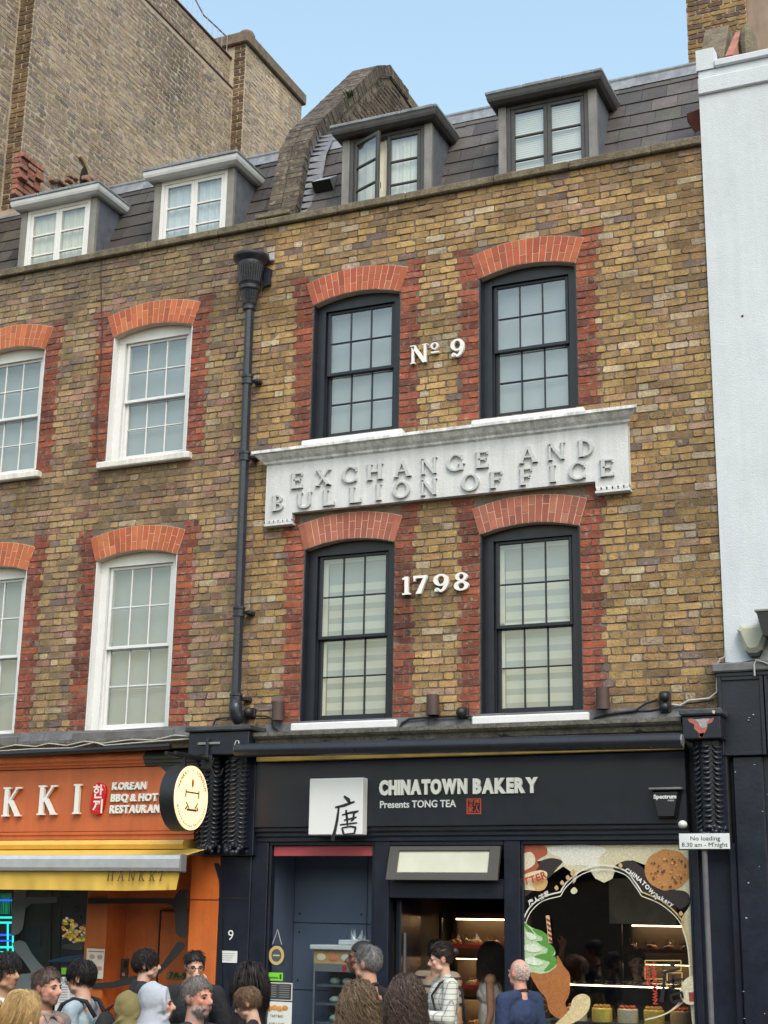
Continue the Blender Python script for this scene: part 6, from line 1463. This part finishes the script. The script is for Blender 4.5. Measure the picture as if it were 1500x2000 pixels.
def flush_jobs():
    for j in JOBS: COL.objects.link(j[0])
    dg = bpy.context.evaluated_depsgraph_get()
    for (o, name, parent, M, colfn, s) in JOBS:
        me = bpy.data.meshes.new_from_object(o.evaluated_get(dg)); me.name = name
        for a in list(me.color_attributes): me.color_attributes.remove(a)
        ca = me.color_attributes.new('Col', 'FLOAT_COLOR', 'POINT'); buf = []
        for v in me.vertices: buf += (*colfn(v.co), 1)
        ca.data.foreach_set('color', buf); me.polygons.foreach_set('use_smooth', [True] * len(me.polygons))
        me.transform(Matrix.Scale(s, 4)); me.materials.clear(); me.materials.append(M)
        ob = bpy.data.objects.new(name, me); COL.objects.link(ob); ob.parent = parent
    for j in JOBS: 
        m_ = j[0].data; bpy.data.objects.remove(j[0]); bpy.data.meshes.remove(m_)
def mixc(a, b, t): return tuple(x * (1 - t) + y * t for x, y in zip(a, b))
def hand(b, W, d, n, curl=1., fr=.0085):
    W = Vector(W); d = Vector(d).normalized(); n = Vector(n); n = (n - d * n.dot(d)).normalized(); sd = d.cross(n)
    for o in (-.024, 0, .024): cone(b, W + sd * o * .6, W + d * .082 + sd * o, .016, .014, 8)
    for k, (o, ln) in enumerate(((-.030, .9), (-.010, 1.08), (.011, 1.0), (.031, .78))):
        p0 = W + d * .085 + sd * o; p1 = p0 + d * .036 * ln + n * .010 * curl; p2 = p1 + d * .022 * ln * (1.2 - .4 * curl) + n * .020 * curl; p3 = p2 + d * .010 * ln * (1.3 - curl) + n * .018 * curl
        cone(b, p0, p1, fr, fr * .95, 7); cone(b, p1, p2, fr * .95, fr * .88, 7); cone(b, p2, p3, fr * .88, fr * .75, 7)
    t0 = W + d * .025 - sd * .028; t1 = t0 - sd * .026 + d * .032 + n * .012; t2 = t1 + d * .030 + n * .012 - sd * .002; cone(b, t0, t1, .013, .0105, 7); cone(b, t1, t2, .0105, .0085, 7)

def person(label, pos, rz, H, skin, hair, hcol, top, tcol, pants=(.03, .032, .04), pitch=0., yaw=0., female=False, sleeve='long', beard=None, glasses=False, arms=None, voxel=.0085, topmat=None, hoodup=None, collar=None, seed=0, extra=None):
    rnd = random.Random(seed + 77); s = H / 1.75
    P = empty('person', pos, label, 'person', None, rz)
    piv = Vector((0, .012, 1.525)); RM = Matrix.Rotation(yaw, 3, 'Z') @ Matrix.Rotation(pitch, 3, 'X')
    def hd(p): return RM @ (Vector(p) - piv) + piv
    def ihd(p): return RM.transposed() @ (Vector(p) - piv) + piv
    sw = .90 if female else 1.0
    sh = {k: Vector((k * .185 * sw, .008, 1.415)) for k in (-1, 1)}
    A = {}
    for k in (-1, 1):
        A[k] = (sh[k], Vector((k * .225 * sw, .02, 1.13)), Vector((k * .215 * sw, -.05, .89)))
    if arms:
        for k, v in arms.items(): A[k] = (sh[k], Vector(v[0]), Vector(v[1]))
    # --- body
    b = MB(); hb = MB()
    hb.ball((0, .012, 1.652), (.073, .093, .096), 18, 12); hb.ball((0, -.030, 1.604), (.057 if not female else .054, .064, .080), 16, 12); hb.ball((0, -.054, 1.549), (.034 if not female else .026, .032, .027), 12, 8)
    hb.ball((0, -.076, 1.648), (.050, .015, .013), 12, 8); hb.tube([(0, -.086, 1.645), (0, -.098, 1.625), (0, -.114, 1.607)], [.008, .011, .013], 8); hb.ball((0, -.108, 1.605), .0135, 8, 6)
    for k in (-1, 1):
        hb.ball((k * .012, -.096, 1.601), .0095, 8, 6); hb.ball((k * .037, -.064, 1.612), .021, 8, 6); hb.ball((k * .076, .010, 1.625), (.010, .021, .033), 10, 8); hb.ball((k * .043, -.03, 1.565), (.02, .035, .022), 8, 6)
    hb.ball((0, -.088, 1.576), (.021, .009, .0065), 10, 6); hb.ball((0, -.086, 1.566), (.018, .009, .0065), 10, 6)
    hb.v = [tuple(hd(v)) for v in hb.v]; b.add(hb.v, hb.f)
    cone(b, (0, .024, 1.44), tuple(hd((0, .010, 1.57))), .060 if not female else .050, .053 if not female else .045, 14)
    b.ball((0, .01, 1.33), (.155 * sw, .095, .14), 14, 10); b.ball((0, .0, 1.08), (.13, .09, .18), 14, 10); b.ball((0, .005, .93), (.145, .10, .12), 14, 10)
    for k in (-1, 1):
        S, E, Wt = A[k]; cone(b, (0, .012, 1.43), S, .06, .052); cone(b, S, E, .046 * sw, .038 * sw); cone(b, E, Wt, .038 * sw, .026)
        d = (Wt - E).normalized(); nrm = arms[k][2] if arms and k in arms and len(arms[k]) > 2 else (-k, -.2, 0)
        hand(b, Wt, arms[k][3] if arms and k in arms and len(arms[k]) > 3 else d, nrm, .9)
        cone(b, (k * .085, .0, .9), (k * .09, -.01, .5), .075, .052); cone(b, (k * .09, -.01, .5), (k * .095, .015, .1), .05, .036); b.ball((k * .095, -.04, .05), (.036, .1, .035), 10, 6)
    lip = mixc(skin, (.42, .12, .10), .55); hc = hcol
    def scol(p):
        q = ihd(p); c = skin
        if q.z > 1.5:
            if abs(q.x) < .023 and 1.561 < q.z < 1.581 and q.y < -.078: c = lip
            ck = max(0, 1 - ((abs(q.x) - .04) ** 2 + (q.z - 1.605) ** 2) / .0009)
            if q.y < -.04: c = mixc(c, (c[0] * 1.05, c[1] * .72, c[2] * .66), ck * .5)
            if abs(q.x) > .068: c = (c[0] * 1.03, c[1] * .80, c[2] * .76)
            if .017 < abs(q.x) < .046 and 1.626 < q.z < 1.646 and q.y < -.055: c = mixc(c, (c[0] * .55, c[1] * .45, c[2] * .42), .6)
            if beard and q.z < 1.592 and q.y < .005 and not (abs(q.x) < .023 and q.z > 1.561 and q.y < -.07): c = mixc(c, beard, .62)
            if hair in ('buzz', 'short', 'fade') and q.z > 1.60 and q.y > -.02 + (1.66 - q.z) * .2: c = mixc(c, hc, .6)
        return c
    soft('body', b, voxel, 3, P, SKIN, scol, s)
    # --- eyes and brows
    for k in (-1, 1):
        e = MB(); e.ball(hd((k * .031, -.080, 1.634)), (.0125, .008, .0058), 8, 6); e.v = [tuple(Vector(v) * s) for v in e.v]; e.build('eye', EYEM, P, smooth=True, local=True)
        e = MB(); e.tube([hd((k * .015, -.090, 1.651)), hd((k * .032, -.089, 1.656)), hd((k * .048, -.077, 1.650))], [.003, .0042, .002], 5, col=mixc(hcol, (.05, .035, .025), .5) if hair != 'bald' else (.5, .46, .42)); e.v = [tuple(Vector(v) * s) for v in e.v]; e.build('eyebrow', HAIRM, P, local=True)
    # --- hair
    h = MB(); hr = random.Random(seed + 5)
    def hcolr(): k = hr.uniform(.7, 1.35); return tuple(min(1, x * k) for x in hcol)
    big = {'buzz': .3, 'fade': .9, 'short': .7, 'curtain': 1.5, 'long': 1.3, 'curly': 1.6, 'locs': 1.3, 'bun': .9, 'bald': 0, 'mop': 1.5}[hair]
    hl = {'curtain': 1.665, 'mop': 1.665, 'long': 1.685, 'buzz': 1.70, 'short': 1.69, 'fade': 1.695, 'curly': 1.69, 'locs': 1.69, 'bun': 1.692, 'bald': 1.8}[hair]
    def is_hair(p):
        f = (p.y + .085) / .19                 # 0 at the brow, 1 at the back
        zc = hl - (hl - 1.60) * min(1, max(0, f * 1.7)) if f < .55 else 1.60 - (f - .55) * .12
        if hair in ('bun',): zc -= .0
        return p.z > zc
    if hoodup: pass
    elif hair == 'bald':
        for i in range(420):
            a = hr.uniform(-.1, pi + .1); z = hr.uniform(1.59, 1.715); k_ = math.sqrt(max(.05, 1 - ((z - 1.652) / .100) ** 2)); p = Vector((math.cos(a) * .0745 * k_, .012 + math.sin(a) * .0945 * k_, z)); h.tube([hd(p), hd(p + Vector((0, .004, -.014)))], [.0028, .001], 3, col=hcolr())
    else:
        n1, n2 = 44, 28; vs = []; fs = []; cs = []
        for i in range(n2 + 1):
            th = pi * i / n2
            for k in range(n1):
                a = 2 * pi * k / n1; p = Vector((math.sin(th) * math.cos(a) * .076, .014 + math.sin(th) * math.sin(a) * .097, 1.655 + math.cos(th) * .099))
                lock = noise.noise(Vector((math.cos(a) * 5 + seed, math.sin(a) * 5, th * 1.3))) + .5 * noise.noise(Vector((math.cos(a) * 13, math.sin(a) * 13 + seed, th * 2.)))
                g = 1 + .035 * big + .030 * big * lock
                c0 = Vector((0, .012, 1.655))
                if not is_hair(p): g = .80
                vs.append(hd(c0 + (p - c0) * g)); cs.append(shade(hcol, .85 + .5 * lock))
        for i in range(n2):
            for k in range(n1): fs.append((i * n1 + k, (i + 1) * n1 + k, (i + 1) * n1 + (k + 1) % n1, i * n1 + (k + 1) % n1))
        h.add(vs, fs); h.c[-len(vs):] = cs
        cnt = {'buzz': 0, 'fade': 800, 'short': 900, 'curtain': 1000, 'long': 1500, 'curly': 1500, 'locs': 420, 'bun': 700, 'mop': 1000}[hair]
        for i in range(cnt):
            while True:
                th = math.acos(hr.uniform(-.45, 1)); a = hr.uniform(0, 2 * pi); p = Vector((math.sin(th) * math.cos(a) * .076, .014 + math.sin(th) * math.sin(a) * .097, 1.655 + math.cos(th) * .099))
                if is_hair(p): break
            c0 = Vector((0, .012, 1.655)); o = (p - c0).normalized(); L_ = 1 + .03 * big
            root = c0 + (p - c0) * L_; crown = Vector((0, .04, 1.76)); down = (Vector((0, 0, -1)) - o * (-o.z)); fl = (root - crown); fl = (fl - o * fl.dot(o)).normalized() if fl.length > .01 else Vector((0, -1, 0))
            r = .0015
            if hair in ('short', 'fade'):
                ln = hr.uniform(.020, .038) * (1.15 if p.z > 1.70 else .55); up = .22 if (hair == 'fade' and p.z > 1.69) else .05
                dd = (fl * (1 - up) + Vector((hr.uniform(-.25, .25), hr.uniform(-.25, .2), 0)) + o * up).normalized(); path = [root - o * .002, root + dd * ln * .5 + o * .003, root + dd * ln]
            elif hair in ('curtain', 'mop'):
                ln = hr.uniform(.05, .085); path = [root, root + fl * ln * .5 + o * (.006 + hr.uniform(0, .004)), root + fl * ln * .9 - o * hr.uniform(.004, .016)]; r = .0017
                if hair == 'mop': path[2] += Vector((hr.uniform(-.02, .02), hr.uniform(-.02, .02), 0))
            elif hair == 'bun': ln = hr.uniform(.05, .08); bk = Vector((0, .11, 1.66)) - root; bk = (bk - o * bk.dot(o)).normalized(); path = [root, root + bk * ln * .5 + o * .006, root + bk * ln + o * .001]; r = .0015
            elif hair == 'long':
                ln = hr.uniform(.22, .34); side = Vector((math.copysign(.05, p.x), .02, 0)); mid = root + fl * .06 + o * .004; path = [root, mid, mid + Vector((o.x * .02, o.y * .02 + .01, -ln * .4)), mid + Vector((o.x * .015 + hr.uniform(-.02, .02), .015, -ln * .75)), mid + Vector((hr.uniform(-.02, .02), .01, -ln))]; r = .0018
            elif hair == 'locs':
                ln = hr.uniform(.12, .26); mid = root + fl * .04 + o * .014; path = [root, mid, mid + Vector((o.x * .05, o.y * .05, -ln * .5)), mid + Vector((o.x * .04 + hr.uniform(-.03, .03), o.y * .04, -ln))]; r = .0036
            else:   # curly
                ln = hr.uniform(.16, .36); path = []; ph = hr.uniform(0, 6.28); rad = hr.uniform(.008, .017); tint = hr.choice((.55, .8, 1.1, 1.6, 2.0))
                for q in range(11):
                    t = q / 10; bp_ = root + o * (.002 + .016 * min(1, t * 3)) + fl * .04 * min(1, t * 4) + Vector((o.x * .03 * t, o.y * .03 * t + .01 * t, -ln * max(0, t - .1)))
                    path.append(bp_ + Vector((math.cos(ph + q * 1.9), math.sin(ph + q * 1.9), .4 * math.sin(q * 2))) * rad)
                r = .0016
            rr = [r * (1 - .55 * q / (len(path) - 1)) for q in range(len(path))]
            h.tube([hd(q) for q in path], rr, 3, col=shade(hcol, tint * hr.uniform(.85, 1.15)) if hair == 'curly' else hcolr())
        if hair in ('long', 'curly') and not hoodup:
            for zz, rr_, yy in ((1.60, .080, .035), (1.52, .080, .045), (1.44, .070, .055)): h.ball(hd((0, yy, zz)), (rr_, .054, .075), 14, 9, col=shade(hcol, .65))
        if hair == 'bun': h.ball(hd((0, .125, 1.665)), (.034, .034, .034), 10, 8, col=hcolr())
    if hair != 'bald' or True:
        h.v = [tuple(Vector(v) * s) for v in h.v]
        if h.v: h.build('hair', HAIRM, P, smooth=True, local=True)
    if beard and beard[0] > .12:
        g = MB()
        for i in range(380):
            a = hr.uniform(-1.25, 1.25); z = hr.uniform(1.535, 1.588); rr = .062 - .028 * (1.59 - z) / .06
            p = Vector((math.sin(a) * (rr + .002), -.022 - math.cos(a) * (rr + .008), z))
            if abs(p.x) < .022 and 1.561 < z < 1.58: continue
            g.tube([hd(p), hd(p + Vector((p.x * .1, -.003, -.018)))], [.0022, .0008], 3, col=shade(beard, hr.uniform(.6, 1.3)))
        g.v = [tuple(Vector(v) * s) for v in g.v]; g.build('beard', HAIRM, P, smooth=True, local=True)
    if glasses:
        g = MB()
        for k in (-1, 1):
            g.tube([hd((k * .033 + math.cos(t) * .023, -.098 + abs(math.cos(t)) * .002, 1.632 + math.sin(t) * .016)) for t in [i * pi / 8 for i in range(17)]], .0022, 5); g.tube([hd((k * .056, -.095, 1.637)), hd((k * .076, .0, 1.640))], .002, 5)
        g.tube([hd((-.010, -.100, 1.637)), hd((.010, -.100, 1.637))], .002, 5); g.v = [tuple(Vector(v) * s) for v in g.v]; g.build('glasses', BLK, P, local=True)
    # --- clothes
    t = MB(); puff = {'puffer': .022, 'jacket': .012, 'hoodie': .014}.get(top, .0)
    t.ball((0, .0, 1.30), (.178 * sw + puff, .118 + puff, .16), 16, 12); t.ball((0, -.005, 1.10), (.158 * sw + puff, .115 + puff, .18), 16, 12); t.ball((0, 0, .96), (.165 * sw + puff, .12 + puff, .12), 16, 10)
    if female: t.ball((0, -.07, 1.28), (.12, .065, .07), 12, 8)
    for k in (-1, 1):
        S, E, Wt = A[k]
        if top != 'tank': cone(t, (k * .045, .020, 1.450), S, .052 + puff * .5, .060 + puff * .7)
        else: cone(t, (k * .05, .02, 1.40), (k * .085, .015, 1.42), .04, .03)
        if sleeve == 'long': cone(t, S, E, .058 * sw + puff, .050 * sw + puff); cone(t, E, E.lerp(Wt, .93), .050 * sw + puff, .036 + puff * .6)
        elif sleeve == 'short': cone(t, S, S.lerp(E, .72), .060 * sw, .060 * sw)
    if top in ('hoodie', 'puffer') and not hoodup: t.tube([(.07 * math.cos(a), .02 + .075 * math.sin(a), 1.475 + .02 * math.sin(a)) for a in [i * pi / 8 for i in range(17)]], .024, 8); t.ball((0, .095, 1.43), (.085, .04, .06), 12, 8)
    if hoodup:
        t.ball(hd((0, .030, 1.652)), (.096, .112, .118), 18, 14); t.ball(hd((0, .075, 1.70)), (.07, .07, .07), 14, 10); cone(t, (0, .03, 1.44), hd((0, .035, 1.58)), .135, .092, 14); t.tube([hd((.088 * math.cos(q), -.055 + .01 * math.sin(q), 1.635 + .105 * math.sin(q))) for q in [i * pi / 8 - .6 for i in range(12)]], .014, 6)
    if hoodup:
        for q in range(9):
            a0 = rnd.uniform(0, 6.28); z0 = rnd.uniform(1.46, 1.60); t.tube([hd((math.cos(a0 + k * .22) * (.135 - (z0 + k * .012 - 1.44) * .28), .03 + math.sin(a0 + k * .22) * (.14 - (z0 + k * .012 - 1.44) * .2), z0 + k * .014 * (1 if q % 2 else -1))) for k in range(6)], [.004, .011, .014, .014, .011, .004], 6)
        t.tube([hd((0, .03 + .122 * math.cos(k * .3 - .2), 1.655 + .128 * math.sin(k * .3 - .2))) for k in range(7)], .009, 6)
    tc = tcol
    soft('top', t, .011, 5, P, topmat or CLOTH, lambda p: tc, s)
    if collar:
        c = MB(); c.tube([(.060 * math.cos(a), .014 + .062 * math.sin(a), 1.482 + .018 * math.sin(a)) for a in [i * pi / 10 for i in range(21)]], .013, 7, col=collar); 
        for k in (-1, 1): c.add([(k * .012, -.058, 1.462), (k * .055, -.035, 1.475), (k * .062, -.075, 1.425)], [(0, 1, 2)] if k < 0 else [(0, 2, 1)], collar)
        c.v = [tuple(Vector(v) * s) for v in c.v]; c.build('collar', CLOTH, P, smooth=True, local=True)
    tr = MB(); tr.ball((0, 0, .92), (.158, .112, .11), 14, 10)
    for k in (-1, 1): cone(tr, (k * .082, 0, .88), (k * .09, -.008, .5), .088, .066); cone(tr, (k * .09, -.008, .5), (k * .095, .015, .09), .066, .054)
    soft('trousers', tr, .016, 4, P, CLOTH, lambda p: pants, s)
    for k in (-1, 1):
        f = MB(); f.ball((k * .095, -.045, .05), (.044, .125, .05), 12, 8); f.box(k * .095 - .04, k * .095 + .04, -.16, .07, 0, .022); f.v = [tuple(Vector(v) * s) for v in f.v]; f.build('shoe', mat('shoe', (.05, .045, .04), rough=.6), P, smooth=30, local=True)
    if extra: extra(P, s, hd)
    return P
def spot(u, v, ztop):
    d = FWD + RGT * ((u - 750) / F_PX) - UPV * ((v - 1000) / F_PX); t = (ztop - CAMP.z) / d.z; p = CAMP + d * t; g = -.125 if p.y < -3.26 else .004
    return (p.x, p.y, g), ztop - g
LIGHT = (.58, .34, .25); PINK = (.60, .32, .24); TAN = (.47, .27, .17); BROWN = (.16, .075, .045); PALE = (.62, .38, .29); OLIVE = (.42, .25, .165)
BLKH = (.016, .014, .014); 
def who(label, u, v, zt, face, *a, **k):
    pos, H = spot(u, v, zt); return person(label, pos, R_(face), H, *a, **k)
def scarf(P, s, hd):
    g = MB(); g.tube([(.075 * math.cos(a) * s, (.01 + .08 * math.sin(a)) * s, (1.47 + .02 * math.sin(a * 2)) * s) for a in [i * pi / 8 for i in range(17)]], .034 * s, 8, col=(.13, .025, .035)); g.build('scarf', CLOTH, P, smooth=True, local=True)
n = 0
who('person in a black top with white collar at the left edge', 14, 1862, 1.76, 82, TAN, 'curtain', BLKH, 'tee', (.02, .02, .022), collar=(.6, .6, .58), seed=1)
who('person in a pale top looking down in the lower left corner', 40, 1932, 1.60, 70, LIGHT, 'long', (.56, .38, .17), 'tee', (.5, .33, .24), pitch=R_(22), female=True, sleeve='short', seed=2)
who('person in a taupe polo shirt facing right near the left edge', 95, 1893, 1.67, 86, PINK, 'fade', (.10, .065, .05), 'tee', (.27, .225, .205), sleeve='short', beard=(.10, .06, .045), collar=(.25, .21, .19), seed=3)
who('person in a light blue T-shirt wearing a black backpack, facing left', 163, 1876, 1.69, -78, LIGHT, 'curtain', BLKH, 'tee', (.33, .42, .47), sleeve='short', pitch=R_(8), glasses=True, seed=4)
who('person in a black hooded top turned towards the orange door', 288, 1855, 1.75, 118, PALE, 'curtain', (.022, .017, .016), 'hoodie', (.014, .014, .018), seed=5)
who('person in glasses and black puffer jacket with a hand at the mouth', 381, 1858, 1.75, 42, LIGHT, 'fade', BLKH, 'puffer', (.014, .015, .02), glasses=True, arms={1: ((.25, -.06, 1.17), (.075, -.165, 1.48), (0, .9, .3), (-.75, .05, .6))}, pitch=R_(8), seed=6)
who('person in an olive hood seen from behind near the picture bottom', 262, 1943, 1.51, 150, LIGHT, 'short', BLKH, 'hoodie', (.20, .165, .07), hoodup=True, seed=7, topmat=SOFTC)
who('person in a pale grey hood seen from behind', 312, 1926, 1.57, 112, LIGHT, 'short', BLKH, 'hoodie', (.40, .43, .49), hoodup=True, seed=8, topmat=SOFTC)
who('person in a dark navy T-shirt in front of the black puffer jacket', 388, 1908, 1.67, 78, (.60, .29, .21), 'short', (.20, .18, .165), 'tee', (.02, .024, .038), sleeve='short', beard=(.36, .34, .33), seed=9)
who('person in glasses, maroon scarf and dark coat facing left', 487, 1880, 1.69, -80, BROWN, 'locs', (.016, .010, .012), 'jacket', (.016, .012, .015), female=True, glasses=True, seed=10, extra=scarf)
who('person in a black T-shirt looking down beside the maroon scarf', 494, 1927, 1.54, -70, PALE, 'mop', (.20, .125, .075), 'tee', (.012, .012, .015), sleeve='short', pitch=R_(24), seed=11)
who('person in glasses and black collared shirt facing left by the steamer', 718, 1847, 1.84, -98, (.55, .30, .21), 'short', (.17, .165, .17), 'tee', (.014, .014, .018), glasses=True, collar=(.02, .02, .024), seed=12)
who('person in a blue shirt half hidden behind the black collared shirt', 706, 1838, 1.86, -60, BROWN, 'buzz', BLKH, 'tee', (.16, .24, .38), collar=(.2, .28, .42), seed=13)
who('person in a black sleeveless top with back turned below the steamer', 705, 1918, 1.67, 175, LIGHT, 'curly', (.15, .10, .06), 'tank', (.015, .015, .017), female=True, sleeve='none', seed=14)
who('person in a black T-shirt with back turned beside the bakery door', 795, 1906, 1.70, 190, LIGHT, 'curly', (.085, .055, .045), 'tee', (.015, .015, .017), female=True, seed=15)
pos17, H17 = spot(867, 1842, 1.84)
person('person in a pale tweed jacket holding a phone and paper bag', (pos17[0], pos17[1], .10), R_(-52), H17 - .10, PALE, 'bun', (.028, .017, .014), 'jacket', (.5, .5, .46), pitch=R_(12), yaw=R_(-12), female=True, voxel=.0068, topmat=TWEED, seed=16,
       arms={-1: ((-.235, -.03, 1.15), (-.10, -.25, 1.13), (0, -.3, 1), (.75, -.6, .05)), 1: ((.235, -.03, 1.16), (.09, -.26, 1.20), (-.7, .3, .5), (-.75, -.55, .35))})
# inside the bakery
person('person in a brown striped T-shirt standing inside the bakery door', (-5.33, .42, .06), R_(172), 1.78, TAN, 'short', BLKH, 'tee', (.3, .25, .2), sleeve='short', topmat=STRIPE, seed=17)
person('person in a white sleeveless top inside the bakery', (-4.92, .75, .06), R_(-75), 1.76, (.36, .19, .12), 'curly', (.02, .014, .013), 'tank', (.55, .53, .47), female=True, sleeve='none', seed=18)
person('person in dark clothes raising an arm at the back of the bakery', (-4.9, 1.75, .06), R_(60), 1.84, LIGHT, 'short', BLKH, 'tee', (.05, .035, .03), sleeve='short', seed=19, arms={1: ((.30, -.12, 1.38), (.22, -.28, 1.62)), -1: ((-.30, -.10, 1.36), (-.2, -.26, 1.56))})
who('person in a navy jacket in front of the ice cream print', 1013, 1873, 1.72, -118, (.62, .33, .25), 'bald', (.62, .56, .52), 'jacket', (.022, .04, .10), collar=(.05, .02, .025), seed=20)
person('person in black standing behind the right shop window', (-3.75, 1.75, .06), R_(20), 1.70, LIGHT, 'bun', BLKH, 'tee', (.02, .02, .022), female=True, seed=21)
flush_jobs()
# ------------------------------------------------------------------ things they carry
def along_person(P_, p): 
    a = P_[1]; return Vector((P_[0][0] + p[0] * math.cos(a) - p[1] * math.sin(a), P_[0][1] + p[0] * math.sin(a) + p[1] * math.cos(a), P_[0][2] + p[2]))
p4, H4 = spot(163, 1876, 1.69); k4 = H4 / 1.75
bp = empty('backpack', p4, 'black backpack on the person in the light blue T-shirt', 'backpack', None, R_(-78))
b = MB(); b.ball((0, .20 * k4, 1.20 * k4), (.15, .085, .22), 16, 12, col=(.015, .015, .018)); b.ball((0, .255 * k4, 1.14 * k4), (.11, .05, .13), 14, 10, col=(.02, .02, .024)); b.build('bag', CLOTH, bp, smooth=True, local=True)
for k in (-1, 1):
    g = MB(); g.tube([Vector(q) * k4 for q in ((k * .10, .16, 1.37), (k * .115, .09, 1.475), (k * .125, .0, 1.49), (k * .13, -.085, 1.45), (k * .14, -.135, 1.34), (k * .16, -.12, 1.2), (k * .17, .02, 1.08), (k * .13, .15, 1.06))], .017, 6, col=(.014, .014, .017)); g.build('strap', CLOTH, bp, smooth=True, local=True)
g = MB(); g.tube([Vector(q) * k4 for q in ((-.03, .20, 1.41), (-.03, .24, 1.45), (.03, .24, 1.45), (.03, .20, 1.41))], .007, 6, col=(.1, .03, .025)); g.build('loop', CLOTH, bp, smooth=True, local=True)
W17 = ((pos17[0], pos17[1], .10), R_(-52)); k17 = (H17 - .10) / 1.75
def at17(p): return along_person(W17, Vector(p) * k17)
ph = empty('phone', at17((.0, -.32, 1.21)), 'brown cased phone held by the person in the tweed jacket', 'phone', None, R_(-52))
b = MB(); b.bbox(-.037, .037, -.006, .006, -.075, .075, .004); b.v = [tuple(Matrix.Rotation(R_(-35), 3, 'X') @ Vector(v)) for v in b.v]; b.build('case', mat('phone_case', (.25, .10, .06), rough=.5), ph, local=True)
b = MB(); b.box(-.033, .033, -.0075, -.0062, -.070, .070); b.v = [tuple(Matrix.Rotation(R_(-35), 3, 'X') @ Vector(v)) for v in b.v]; b.build('screen', BLK, ph, local=True)
pb = empty('paper_bag', at17((.12, -.25, .72)), 'brown paper carrier bag on the arm of the person in tweed', 'bag', None, R_(-45))
b = MB(); w1, d1, h1 = .16, .065, .36
b.add([(-w1, -d1, 0), (w1, -d1, 0), (w1, d1, 0), (-w1, d1, 0), (-w1 * 1.04, -d1 * 1.1, h1), (w1 * .98, -d1 * 1.2, h1 + .01), (w1 * 1.02, d1 * .9, h1 - .006), (-w1, d1 * 1.1, h1 + .008), (w1 * .9, 0, h1 * .5), (-w1 * .9, 0, h1 * .5)], [(3, 2, 1, 0), (0, 1, 5, 4), (2, 3, 7, 6), (1, 2, 8), (2, 6, 8), (6, 5, 8), (5, 1, 8), (0, 4, 9), (4, 7, 9), (7, 3, 9), (3, 0, 9)]); b.build('bag', mat('kraft_paper', (.42, .27, .15), rough=.8, var=.1, bump=.4, bscale=12), pb, local=True)
for y in (-d1, d1): b = MB(); b.tube([(-.07, y, h1), (-.06, y * .6, h1 + .10), (0, y * .4, h1 + .135), (.06, y * .6, h1 + .10), (.07, y, h1)], .005, 6); b.build('handle', mat('kraft_paper'), pb, local=True)
b = MB(); b.box(-.05, .05, -d1 * 1.16, -d1 * 1.13, .10, .19); b.build('label', mat('paper'), pb, local=True)
rb = empty('red_bag', at17((.26, -.20, .72)), 'red carrier bag behind the brown paper bag', 'bag', None, R_(-45))
b = MB(); b.add([(-.1, -.03, 0), (.1, -.03, 0), (.1, .03, 0), (-.1, .03, 0), (-.13, -.04, .33), (.12, -.04, .34), (.12, .04, .33), (-.13, .04, .34)], [(3, 2, 1, 0), (0, 1, 5, 4), (1, 2, 6, 5), (2, 3, 7, 6), (3, 0, 4, 7)]); b.build('bag', mat('red_paper', (.5, .03, .04), rough=.6), rb, local=True)
sb = empty('shoulder_bag', at17((.24, .06, .92)), 'black shoulder bag worn by the person in tweed', 'bag', None, R_(-52))
b = MB(); b.ball((0, 0, .08), (.06, .14, .13), 14, 10, col=(.015, .015, .017)); b.build('bag', CLOTH, sb, smooth=True, local=True)
b = MB(); b.tube([Vector(q) * k17 - Vector((.24, .06, .92)) * k17 for q in ((.24, .12, 1.12), (.19, .10, 1.38), (.145, .02, 1.485), (.13, -.07, 1.44), (.11, -.135, 1.34), (.20, -.10, 1.12), (.24, 0, 1.02))], .011, 6, col=(.015, .015, .017)); b.build('strap', CLOTH, sb, smooth=True, local=True)
